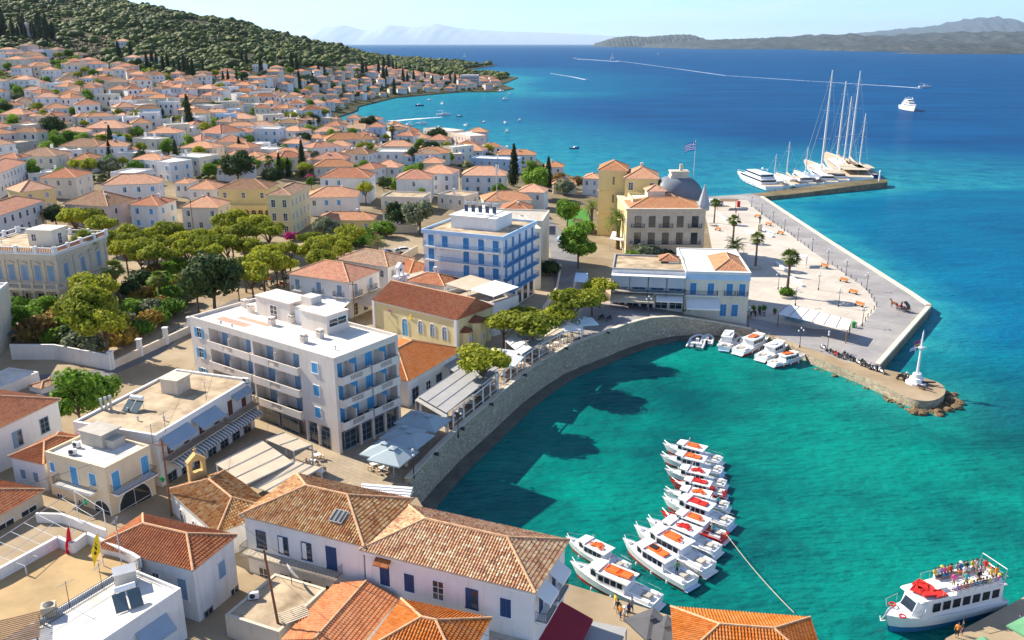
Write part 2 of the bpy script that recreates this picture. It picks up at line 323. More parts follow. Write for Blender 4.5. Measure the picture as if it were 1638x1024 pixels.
TB = [[8, 7, 6, 5.5, 5, 5, 5, 5, 5, 5],
      [9, 7.5, 6.5, 6, 5, 5, 5, 5, 5, 5],
      [12, 10, 8.5, 7.5, 6.5, 6, 5.5, 5, 5, 4],
      [19, 15, 13, 11, 9, 8, 7, 6, 5, 3],
      [27, 22, 19, 15, 11, 9, 8, 6, 4, 2],
      [38, 31, 27, 20, 13, 10, 8, 5, 3, 2],
      [50, 43, 35, 26, 15, 11, 8, 4, 3, 2],
      [66, 57, 46, 33, 19, 13, 8, 4, 3, 2],
      [82, 72, 59, 41, 24, 16, 9, 5, 3, 2],
      [108, 96, 82, 55, 30, 15, 9, 6, 3, 2],
      [142, 128, 116, 78, 41, 14, 8, 6, 3, 2],
      [160, 143, 130, 87, 46, 14, 8, 6, 4, 2],
      [150, 135, 122, 82, 40, 13, 7, 6, 4, 2],
      [90, 80, 70, 50, 30, 20, 10, 5, 3, 2]]
def table(a, Y):
 a = max(AC[0], min(AC[-1]-1e-6, a)); Y = max(0, min(YR[-1]-1e-6, Y))
 i = max(k for k in range(len(AC)-1) if AC[k] <= a); j = max(k for k in range(len(YR)-1) if YR[k] <= Y)
 u = (a-AC[i])/(AC[i+1]-AC[i]); v = (Y-YR[j])/(YR[j+1]-YR[j])
 return (TB[j][i]*(1-u)+TB[j][i+1]*u)*(1-v)+(TB[j+1][i]*(1-u)+TB[j+1][i+1]*u)*v
def G(x, y):
 z = table(x/max(y, 1), y)
 if y < 330:
  s = sstep(24, 54, x)
  if y < 98: s = max(s, sstep(-6, 4, x)*(1-sstep(90, 98, y)))
  z = z*(1-s)+(1.6 if y > 100 else 1.4)*s
  if y > 240: z = 1.5+(z-1.5)*sstep(0, 25, segd(x, y, far[:12]))
 else:
  d = segd(x, y, COASTFAR)
  z += (math.sin(x*.021+y*.013)*math.cos(y*.011-x*.008)*5+math.sin(x*.05)*math.cos(y*.043)*2)*sstep(600, 1000, y)*sstep(20, 60, z)
  z = 1.2+(z-1.2)*sstep(0, 70+.05*max(0, y-600), d)
 return z
def HIT(px, py, h=0., y0=45, y1=2600):
 """where the sight line through a picture point stands h metres over the ground"""
 r = ray(px, py); k = r[0]/r[1]; m = r[2]/r[1]; Y = y0; last = None
 while Y < y1:
  d = CAMZ+m*Y-(G(k*Y, Y)+h)
  if d <= 0:
   a, b = last or Y, Y
   for _ in range(12):
    c = (a+b)/2
    if CAMZ+m*c-(G(k*c, c)+h) <= 0: b = c
    else: a = c
   return Vector((k*b, b, G(k*b, b)))
  last = Y; Y *= 1.02
 return Vector((k*Y, Y, G(k*Y, Y)))
def HP(px, py, h=0.): q = HIT(px, py, h); return (q.x, q.y)
# regions of the ground (each its own object, cut from one triangulation)
CURVE = [(1205, 332), (1231, 352), (1260, 372), (1293, 397), (1339, 430), (1361, 445), (1378, 457), (1390, 469), (1398, 482), (1402, 490), (1400, 497), (1393, 504), (1384, 514), (1370, 523), (1345, 528)]
REG = {
 'plaza': [(1120, 321), (1195, 320)]+CURVE+[(1300, 526), (1240, 516), (1199, 508), (1140, 405), (1132, 360)],
 'quay_road': [(1128, 316), (1201, 309.5), (1221, 315.5), (1318, 380.5), (1484, 489), (1482, 493), (1405, 583), (1360, 580), (1290, 556), (1240, 536), (1204, 523), (1140, 510), (1079, 503), (1000, 519), (960, 532), (925, 545), (912, 520), (935, 492), (978, 482), (1095, 503), (1200, 510)],
 'promenade': [(500, 810), (660, 790), (652, 771), (732, 689), (833, 603), (900, 560), (925, 545), (912, 520), (935, 492), (915, 465), (860, 467), (800, 500), (740, 560), (650, 660), (540, 735), (440, 690), (380, 700), (300, 790), (330, 850)],
 'street': [(60, 640), (172, 604), (255, 568), (302, 528), (330, 520), (470, 478), (470, 462), (372, 480), (300, 515), (165, 590), (60, 600)],
 'lane': [(888, 470), (912, 468), (950, 470), (925, 415), (915, 385), (870, 340), (855, 345), (880, 400)],
}
REGW = {k: [HP(*q) for q in v] for k, v in REG.items()}
pts, edges = [], []
def ring(poly, close=True, step=6.):
 b = len(pts); out = []
 n = len(poly)
 for i in range(n if close else n-1):
  a, c = poly[i], poly[(i+1) % n]; L = math.dist(a, c); st = step if a[1] < 350 else 25
  m = max(1, min(60, int(L/st)))
  for q in range(m): out.append((a[0]+(c[0]-a[0])*q/m, a[1]+(c[1]-a[1])*q/m))
 if not close: out.append(poly[-1])
 pts.extend(Vector(p) for p in out); k = len(out)
 edges.extend((b+i, b+(i+1) % k) for i in range(k if close else k-1)); return out
landring = ring(LAND)
for v in REGW.values(): ring(v)
Y = 24.
while Y < 2850:
 st = 5 if Y < 260 else Y*.028; x = -Y*.85-20
 while x < Y*.6+30:
  jx, jy = x+U(-.2, .2)*st, Y+U(-.2, .2)*st
  if inpoly(jx, jy, LAND): pts.append(Vector((jx, jy)))
  x += st
 Y += st
vv, ee, ff, *_ = geometry.delaunay_2d_cdt(pts, edges, [], 0, 1e-3)
vv = [(p.x, p.y) for p in vv]; gz = [G(*p) for p in vv]
groups = {}
for f in ff:
 cx = sum(vv[i][0] for i in f)/3; cy = sum(vv[i][1] for i in f)/3
 if not inpoly(cx, cy, LAND): continue
 key = 'ground'
 if cy < 600:
  for k, poly in REGW.items():
   if inpoly(cx, cy, poly): key = k; break
 groups.setdefault(key, []).append(f)
def groundmat(name, near, scrub):
 m, t, b, o = newmat(name); setc(m, near[0]); L = t.links.new; N = t.nodes.new
 g = N('ShaderNodeNewGeometry'); n1 = N('ShaderNodeTexNoise'); n1.inputs['Scale'].default_value = .06; n1.inputs['Detail'].default_value = 9; n1.inputs['Roughness'].default_value = .65; L(g.outputs['Position'], n1.inputs['Vector'])
 r = N('ShaderNodeMapRange'); r.inputs[1].default_value = .38; r.inputs[2].default_value = .62; L(n1.outputs[0], r.inputs[0])
 a = N('ShaderNodeMix'); a.data_type = 'RGBA'; a.inputs['A'].default_value = rgb(near[0]); a.inputs['B'].default_value = rgb(near[1]); L(r.outputs[0], a.inputs['Factor'])
 c = N('ShaderNodeMix'); c.data_type = 'RGBA'; c.inputs['A'].default_value = rgb(scrub[0]); c.inputs['B'].default_value = rgb(scrub[1]); L(r.outputs[0], c.inputs['Factor'])
 sp = N('ShaderNodeSeparateXYZ'); L(g.outputs['Position'], sp.inputs[0]); rr = N('ShaderNodeMapRange'); rr.inputs[1].default_value = 180; rr.inputs[2].default_value = 420; L(sp.outputs[1], rr.inputs[0])
 d = N('ShaderNodeMix'); d.data_type = 'RGBA'; L(a.outputs['Result'], d.inputs['A']); L(c.outputs['Result'], d.inputs['B']); L(rr.outputs[0], d.inputs['Factor'])
 L(d.outputs['Result'], b.inputs['Base Color']); b.inputs['Roughness'].default_value = .95; b.inputs['Specular IOR Level'].default_value = .1
 return m
def pavemat(name, cols, lines=None, sc=.12, sz=(2.4, 2.4)):
 m, t, b, o = newmat(name); setc(m, cols[0]); L = t.links.new; N = t.nodes.new
 g = N('ShaderNodeNewGeometry'); n1 = N('ShaderNodeTexNoise'); n1.inputs['Scale'].default_value = sc; n1.inputs['Detail'].default_value = 9; n1.inputs['Roughness'].default_value = .7; L(g.outputs['Position'], n1.inputs['Vector'])
 r = N('ShaderNodeMapRange'); r.inputs[1].default_value = .35; r.inputs[2].default_value = .65; L(n1.outputs[0], r.inputs[0])
 a = N('ShaderNodeMix'); a.data_type = 'RGBA'; a.inputs['A'].default_value = rgb(cols[0]); a.inputs['B'].default_value = rgb(cols[1]); L(r.outputs[0], a.inputs['Factor']); last = a.outputs['Result']
 if lines:
  mp = N('ShaderNodeMapping'); mp.inputs['Rotation'].default_value = (0, 0, .6); L(g.outputs['Position'], mp.inputs[0])
  br = N('ShaderNodeTexBrick'); br.inputs['Scale'].default_value = 1; br.inputs['Brick Width'].default_value = sz[0]; br.inputs['Row Height'].default_value = sz[1]; br.inputs['Mortar Size'].default_value = .035
  br.inputs['Color1'].default_value = (1, 1, 1, 1); br.inputs['Color2'].default_value = (.9, .9, .9, 1); br.inputs['Mortar'].default_value = rgb(lines); L(mp.outputs[0], br.inputs['Vector'])
  mm = N('ShaderNodeMix'); mm.data_type = 'RGBA'; mm.blend_type = 'MULTIPLY'; mm.inputs['Factor'].default_value = 1; L(last, mm.inputs['A']); L(br.outputs[0], mm.inputs['B']); last = mm.outputs['Result']
 L(last, b.inputs['Base Color']); b.inputs['Roughness'].default_value = .85; b.inputs['Specular IOR Level'].default_value = .2
 return m
GM = {'ground': groundmat('dry_ground', ((.28, .21, .13), (.44, .35, .24)), ((.035, .045, .018), (.10, .085, .045))),
      'plaza': pavemat('pale_plaza_concrete', ((.48, .43, .37), (.60, .54, .47)), (.66, .62, .58), sz=(4.5, 4.5)),
      'quay_road': pavemat('worn_road_concrete', ((.25, .24, .245), (.38, .36, .35)), (.7, .7, .7), sc=.1, sz=(9, 6)),
      'promenade': pavemat('promenade_stone', ((.34, .27, .19), (.50, .41, .30)), (.7, .68, .66), sz=(1.1, .7)),
      'street': pavemat('street_asphalt', ((.13, .13, .14), (.20, .19, .19)), None),
      'lane': pavemat('lane_asphalt', ((.16, .16, .17), (.26, .25, .24)), None)}
for k, fs in groups.items():
 idx = {}; V = []; Fc = []
 for f in fs:
  q = []
  for i in f:
   if i not in idx: idx[i] = len(V); V.append((vv[i][0], vv[i][1], gz[i]))
   q.append(idx[i])
  Fc.append(q)
 me = npmesh(k, np.array(V), np.array(Fc), GM[k], smooth=(k == 'ground'))
 struct(k, me)
# embankments: the vertical side of the land down into the water
M_stone = stonemat('quay_masonry', [(.34, .27, .18), (.52, .44, .32), (.40, .33, .23), (.68, .60, .47)], 1.5, .08)
M_stone2 = stonemat('pale_quay_masonry', [(.35, .28, .18), (.50, .41, .29), (.30, .24, .16), (.58, .50, .38)], 1.6, .06)
def skirt(name, poly, mt, z1=-2.5, out=0.):
 b = MB(); dens = []
 for i in range(len(poly)-1):
  a, c = poly[i], poly[i+1]; m = max(1, min(40, int(math.dist(a, c)/(6 if a[1] < 350 else 25))))
  dens += [(a[0]+(c[0]-a[0])*q/m, a[1]+(c[1]-a[1])*q/m) for q in range(m)]
 dens.append(poly[-1]); n = len(dens)
 b.add([(p[0], p[1], G(*p)) for p in dens]+[(p[0], p[1], z1) for p in dens], [(i+1, i, n+i, n+i+1) for i in range(n-1)])
 return struct(name, b.mesh(name, mt))
skirt('near_quay_side', QUAY[1:]+[hw[0]], M_stone2)
skirt('dock_side', [hw[-1]]+dock+[plz[0]], M_stone2)
M_plzside = mat('stained_quay_concrete', (.22, .17, .11), var=.4, sc=.6)
skirt('plaza_quay_side', plz+pier+far[:6], M_plzside)
skirt('shore', far+[(-40, 2500)], mat('shore_rock', (.20, .16, .11), var=.4, sc=.1))
# pale coping band along the plaza's sea edge and the pier's fenders
def offs(poly, d):
 out = []
 for i, p in enumerate(poly):
  a = Vector(poly[max(0, i-1)]); b = Vector(poly[min(len(poly)-1, i+1)]); t = (b-a).normalized(); out.append((p[0]-t.y*d, p[1]+t.x*d))
 return out
def band(name, poly, w0, w1, z0, z1, mt, zf=None):
 a = offs(poly, w0); c = offs(poly, w1); b = MB(); n = len(poly)
 V = []
 for i in range(n):
  g = (zf(i) if zf else G(*poly[i])); V += [(a[i][0], a[i][1], g+z0), (c[i][0], c[i][1], g+z0), (c[i][0], c[i][1], g+z1), (a[i][0], a[i][1], g+z1)]
 Fc = [(i*4+j, i*4+(j+1) % 4, (i+1)*4+(j+1) % 4, (i+1)*4+j) for i in range(n-1) for j in range(4)]+[(0, 3, 2, 1), tuple((n-1)*4+q for q in range(4))]
 b.add(V, Fc); return b.mesh(name, mt)
M_cop = mat('pale_coping', (.62, .55, .45), var=.15, sc=.5)
cop = ob('sea_edge_coping', band('sea_edge_coping', plz[2:], .0, 1.3, -.05, .18, M_cop)); tag(cop, 'long pale stone coping along the plaza road beside the open sea', 'kerb')
cop2 = ob('sea_edge_wall', band('sea_edge_wall', plz[:2], .0, .9, -.1, .5, M_cop)); tag(cop2, 'low beige wall on the short outer side of the plaza by submerged rocks', 'wall')
# ------------------------------------------------------------------ harbour wall
hwz = [q[2] for q in HWALL]
hl, hh = [], []
for i in range(len(hw)-1):
 m = max(1, int(math.dist(hw[i], hw[i+1])/3))
 for q in range(m): hl.append((hw[i][0]+(hw[i+1][0]-hw[i][0])*q/m, hw[i][1]+(hw[i+1][1]-hw[i][1])*q/m)); hh.append(G(*hl[-1]))
hl.append(hw[-1]); hh.append(G(*hw[-1]))
wr = thing('harbour_wall', 'tall curved stone harbour wall between the promenade and the green water', 'wall', (0, 0, 0))
def hband(name, w0, w1, za, zb, mt, parent, absz=False):
 a = offs(hl, w0); c = offs(hl, w1); n = len(hl); V = []
 for i in range(n):
  l, u = (za, hh[i]+zb) if absz else (hh[i]+za, hh[i]+zb)
  V += [(a[i][0], a[i][1], l), (c[i][0], c[i][1], l), (c[i][0], c[i][1], u), (a[i][0], a[i][1], u)]
 Fc = [(i*4+j, i*4+(j+1) % 4, (i+1)*4+(j+1) % 4, (i+1)*4+j) for i in range(n-1) for j in range(4)]+[(0, 3, 2, 1), tuple((n-1)*4+q for q in range(4))]
 return ob(name, MB().add(V, Fc).mesh(name, mt), parent)
hband('masonry', -.35, .35, -2.5, .45, M_stone, wr, True)
hband('coping', -.42, .42, .45, .58, M_cop, wr)
a_, n_ = offs(hl, -2.4), len(hl)
lb = MB(); c_ = offs(hl, -.3)
V = []
for i in range(n_): V += [(a_[i][0], a_[i][1], -2), (c_[i][0], c_[i][1], -2), (c_[i][0], c_[i][1], .45), (a_[i][0], a_[i][1], .38)]
lb.add(V, [(i*4+j, i*4+(j+1) % 4, (i+1)*4+(j+1) % 4, (i+1)*4+j) for i in range(n_-1) for j in range(4)]+[(0, 3, 2, 1), tuple((n_-1)*4+q for q in range(4))])
ob('footing_ledge', lb.mesh('ledge', mat('wet_concrete', (.12, .12, .10), var=.3, sc=.5, rough=.6)), wr)
# ------------------------------------------------------------------ sea
def watermat():
 m, t, b, o = newmat('sea_water'); setc(m, (0, .2, .3)); L = t.links.new; N = t.nodes.new
 at = N('ShaderNodeAttribute'); at.attribute_name = 'zone'; g = N('ShaderNodeNewGeometry')
 sp = N('ShaderNodeSeparateColor'); L(at.outputs['Color'], sp.inputs[0])
 def noise(s, d, scl=(1, 1, 1), r=.6):
  mp = N('ShaderNodeMapping'); mp.inputs['Scale'].default_value = scl; L(g.outputs['Position'], mp.inputs[0])
  n = N('ShaderNodeTexNoise'); n.inputs['Scale'].default_value = s; n.inputs['Detail'].default_value = d; n.inputs['Roughness'].default_value = r; L(mp.outputs[0], n.inputs['Vector']); return n.outputs[0]
 def mix(f, A, B, bt='MIX'):
  x = N('ShaderNodeMix'); x.data_type = 'RGBA'; x.blend_type = bt
  if isinstance(f, float): x.inputs['Factor'].default_value = f
  else: L(f, x.inputs['Factor'])
  for k, v in (('A', A), ('B', B)):
   if isinstance(v, tuple): x.inputs[k].default_value = rgb(v)
   else: L(v, x.inputs[k])
  return x.outputs['Result']
 def rng(v, a, bb, c=0., d=1.):
  r = N('ShaderNodeMapRange'); r.inputs[1].default_value = a; r.inputs[2].default_value = bb; r.inputs[3].default_value = c; r.inputs[4].default_value = d; L(v, r.inputs[0]); return r.outputs[0]
 deep = mix(rng(noise(.008, 6, (1, 3, 1)), .35, .65), (.0, .046, .150), (.0, .076, .215))
 azure = mix(rng(noise(.03, 6, (1, 2, 1)), .35, .65), (.0, .105, .215), (.0, .150, .265))
 harb = mix(rng(noise(.028, 8, (1, 1, 1), .66), .38, .60), (.0, .080, .088), (.0, .215, .172))
 harb = mix(rng(noise(.16, 8, (1, 1, 1), .7), .42, .7, 0, .28), harb, (.005, .05, .055))
 shal = (.03, .33, .33)
 c1 = mix(sp.outputs[0], deep, azure)            # R: near the land
 c2 = mix(sp.outputs[1], c1, harb)               # G: inside the harbour
 fs = N('ShaderNodeMath'); fs.operation = 'MULTIPLY'; L(sp.outputs[2], fs.inputs[0]); L(rng(noise(.12, 6), .35, .6, .3, 1), fs.inputs[1])
 c3 = mix(fs.outputs[0], c2, shal)               # B: pale shallows
 L(c3, b.inputs['Base Color']); b.inputs['Roughness'].default_value = 1; b.inputs['Specular IOR Level'].default_value = 0
 gl = N('ShaderNodeBsdfGlossy'); gl.inputs['Roughness'].default_value = .14; fr = N('ShaderNodeFresnel'); fr.inputs[0].default_value = 1.33; ms = N('ShaderNodeMixShader'); L(rng(fr.outputs[0], .02, .6, .03, .12), ms.inputs[0]); L(b.outputs[0], ms.inputs[1]); L(gl.outputs[0], ms.inputs[2]); L(ms.outputs[0], o.inputs[0])
 h1 = noise(.55, 4, (1, 2.0, 1), .55); h2 = noise(.09, 3, (1, 2.4, 1)); ad = N('ShaderNodeMath'); ad.operation = 'MULTIPLY_ADD'; ad.inputs[1].default_value = 2.2; L(h2, ad.inputs[0]); L(h1, ad.inputs[2])
 bp = N('ShaderNodeBump'); bp.inputs['Strength'].default_value = .9; bp.inputs['Distance'].default_value = .55; L(ad.outputs[0], bp.inputs['Height']); L(bp.outputs[0], b.inputs['Normal']); L(bp.outputs[0], gl.inputs['Normal'])
 return m
xs = np.tan(np.linspace(-1.25, 1.25, 181)); ysr = np.concatenate([np.linspace(15, 260, 80), np.geomspace(265, 3000, 90), np.geomspace(3200, 70000, 24)])
V = np.array([(math.copysign(abs(a)**1.0, a)*y, y, 0.) for y in ysr for a in xs]); nx, ny = len(xs), len(ysr)
ii = np.arange((nx-1)*(ny-1)); r_, c2_ = ii//(nx-1), ii % (nx-1); q = r_*nx+c2_
sea = npmesh('sea', V, np.stack([q, q+1, q+nx+1, q+nx], 1), watermat(), smooth=True)
col = sea.attributes.new('zone', 'FLOAT_COLOR', 'POINT')
COAST_NEAR = hw+dock+plz+pier+far
HARB = hw+dock0[:11]+[P(1600, 700), (150, 100), (95, 90), P(1640, 954, 1.4), P(1513, 1021, 1.4), P(1480, 1075, 1.4), P(1095, 992, 1.4), P(880, 925, 1.4), (-8, 84)]
zc = np.zeros((len(V), 4), np.float32)
for i, (x, y, _) in enumerate(V):
 if y > 2600 or abs(x) > y*.75+80: continue
 px, py = proj(x, y, 0)
 d = segd(x, y, COAST_NEAR); Rr = 0; Gg = 0; Bb = 0
 Rr = max(0, 1-d/(110+.12*y))**.8
 if y < 270:
  if inpoly(x, y, HARB): Gg = 1
  Gg = max(Gg, 1-min(1, segd(x, y, HARB+[HARB[0]])/45)) if x < 170 else 0
  if Gg == 1: pass
 Bb = max(0, 1-d/(9+.03*y))*(.35 if Gg > .5 else .75)
 if 350 < y < 1100: Bb = max(Bb, .55*max(0, 1-d/170));
 zc[i] = (min(1, Rr), Gg, min(1, Bb), 1)
col.data.foreach_set('color', zc.ravel())
struct('sea', sea)
# ------------------------------------------------------------------ far coasts and mountains
def ridge(name, prof, D, base, depth, mt, seed, rough=.18):
 """prof: (px, py) skyline; the range stands at distance D and has real depth"""
 rn = np.random.RandomState(seed); x0, x1 = prof[0][0], prof[-1][0]; n = 150; m = 22
 xs = np.linspace(x0, x1, n); hs = []
 for i, px in enumerate(xs):
  py = np.interp(px, [p[0] for p in prof], [p[1] for p in prof]); r = ray(px, py); hs.append(max(0, CAMZ+r[2]/r[1]*D))
 ph = rn.rand(8)*6
 V = []
 for j in range(m):
  t = j/(m-1); y = D-depth*.5+depth*t; fall = math.sin(math.pi*min(1, t*1.0))**.8
  for i, px in enumerate(xs):
   r = ray(px, 80); x = r[0]/r[1]*D
   nzv = 1+rough*(math.sin(i*.55+ph[0]+j*.8)+.7*math.sin(i*1.3+ph[1]-j*.9)+.5*math.sin(i*2.7+ph[2]+j*1.9))*(1-abs(fall)**3*.8)
   V.append((x, y, base+(hs[i]-base)*fall*nzv if 0 < i < n-1 else base))
 V = np.array(V); k = np.arange((n-1)*(m-1)); r_, c_ = k//(n-1), k % (n-1); q = r_*n+c_
 return struct(name, npmesh(name, V, np.stack([q, q+1, q+n+1, q+n], 1), mt, smooth=True))
M_hill = mat('distant_hillside', (.018, .042, .055), var=.4, sc=.004, col2=(.075, .085, .09), rough=1)  # blue of the distant air is put into the dark green hill colour
M_hill.node_tree.nodes['Noise Texture'].inputs['Scale'].default_value = .006
ridge('far_mountains', [(480, 66), (520, 44), (552, 40), (590, 50), (625, 39), (660, 44), (700, 38), (740, 46), (800, 50), (870, 52), (950, 56), (1010, 60), (1060, 62), (1100, 66)], 62000, -5, 9000, mat('hazed_limestone', (.38, .46, .56), var=.04), 1, .05)  # pale limestone with the blue-grey of distance haze mixed into its colour
ridge('headland', [(955, 69), (985, 60), (1010, 58), (1030, 60), (1050, 58), (1080, 56), (1100, 56), (1120, 63), (1140, 68)], 17000, -3, 3000, M_hill, 2)
ridge('mountain', [(1330, 66), (1370, 54), (1450, 46), (1500, 42), (1535, 33), (1570, 29), (1600, 33), (1640, 42), (1720, 40), (1800, 52)], 40000, -5, 8000, M_hill, 3)
ridge('mainland_coast', [(1060, 70), (1100, 67), (1140, 64), (1200, 63), (1260, 60), (1320, 56), (1380, 60), (1450, 57), (1520, 53), (1600, 55), (1660, 50), (1800, 52)], 12500, -3, 5200, M_hill, 4, .3)
ridge('low_coast', [(1330, 76.5), (1370, 73), (1430, 72.5), (1500, 70), (1570, 70), (1638, 67), (1750, 67)], 7600, -3, 1500, M_hill, 5, .3)
ridge('islet', [(1448, 84.4), (1470, 83.4), (1520, 82.6), (1560, 82), (1600, 80), (1638, 77), (1750, 77)], 5400, -2, 500, M_hill, 6, .3)
# the air between
def haze():
 b = MB().box(-60000, 60000, -3000, 72000, -4, 1500); m = bpy.data.materials.new('haze_air'); m.use_nodes = True; n = m.node_tree.nodes; n.clear()
 o = n.new('ShaderNodeOutputMaterial'); v = n.new('ShaderNodeVolumePrincipled'); v.inputs['Density'].default_value = HAZE; v.inputs['Color'].default_value = (.62, .82, 1, 1); v.inputs['Anisotropy'].default_value = .3
 m.node_tree.links.new(v.outputs[0], o.inputs['Volume']); return tag(ob('haze', b.mesh('haze', m)), kind='stuff')
HAZE = 1.5e-5
haze()
# ------------------------------------------------------------------ building parts
MC = {}
def cached(key, fn):
 if key not in MC: MC[key] = fn()
 return MC[key]
def winmesh(w, h, style, sm, fm=None):
 """window mesh facing -y, sill at z=0. styles: shut, open, glass, door, gdoor, arch, leaf"""
 fm = fm or M_trim
 def f():
  b = MB(); t = .09
  if style == 'arch':
   n = 8; R0 = w/2
   arc = [(R0*math.cos(math.pi*i/n), h-R0+R0*math.sin(math.pi*i/n)) for i in range(n+1)]
   o = [(w/2+t*1.6, 0)]+[((R0+t*1.6)*math.cos(math.pi*i/n), h-R0+(R0+t*1.6)*math.sin(math.pi*i/n)) for i in range(n+1)]+[(-w/2-t*1.6, 0)]
   i_ = [(w/2, 0)]+arc+[(-w/2, 0)]; k = len(o)
   b.add([(p[0], -.09, p[1]) for p in o]+[(p[0], -.09, p[1]) for p in i_]+[(p[0], 0, p[1]) for p in o]+[(p[0], -.02, p[1]) for p in i_],
                  [(q, q+1, k+q+1, k+q) for q in range(k-1)]+[(2*k+q, 2*k+q+1, q+1, q) for q in range(k-1)]+[(k+q, k+q+1, 3*k+q+1, 3*k+q) for q in range(k-1)], 0)
   b.add([(p[0], -.03, p[1]) for p in i_], [tuple(range(k))[::-1]], 1)
   b.box(-.03, .03, -.05, -.03, 0, h, 0); b.box(-w/2, w/2, -.05, -.03, h-R0-.03, h-R0+.03, 0)
   return b.mesh('arch_window', [fm, sm])
  b.box(-w/2-t, w/2+t, -.07, 0, h, h+t); b.box(-w/2-t, -w/2, -.07, 0, 0, h); b.box(w/2, w/2+t, -.07, 0, 0, h)
  b.box(-w/2-t-.05, w/2+t+.05, -.12, 0, -.09, 0)
  if style in ('shut', 'door'):
   for s in (-1, 1):
    x0, x1 = (-w/2, -.015) if s < 0 else (.015, w/2)
    b.box(x0, x1, -.05, -.01, 0, h, 1)
    k = max(3, int(h/.22))
    for i in range(k): b.box(x0+.06, x1-.06, -.065, -.05, h*(i+.25)/k, h*(i+.7)/k, 1)
  elif style == 'open':
   b.box(-w/2, w/2, -.03, -.01, 0, h, 2); b.box(-.03, .03, -.05, -.03, 0, h, 0); b.box(-w/2, w/2, -.05, -.03, h*.6, h*.6+.05, 0)
   for s in (-1, 1):
    x0, x1 = (-w-.05, -w/2-.05) if s < 0 else (w/2+.05, w+.05)
    b.box(x0, x1, -.13, -.08, 0, h, 1)
  elif style == 'leaf':
   b.box(-w/2, w/2, -.03, -.01, 0, h, 2); b.box(-w/2, 0, -.06, -.03, 0, h, 1); b.box(-.02, w/2, -.05, -.03, h*.66, h*.66+.05, 0)
  else:
   b.box(-w/2, w/2, -.03, -.01, 0, h, 2); b.box(-.03, .03, -.05, -.03, 0, h, 0)
   for zz in ((.5,) if h < 1.6 else (.33, .66)): b.box(-w/2, w/2, -.05, -.03, h*zz-.02, h*zz+.03, 0)
  return b.mesh('window_'+style, [fm, sm, M_glass])
 return cached(('w', w, h, style, sm.name, fm.name), f)
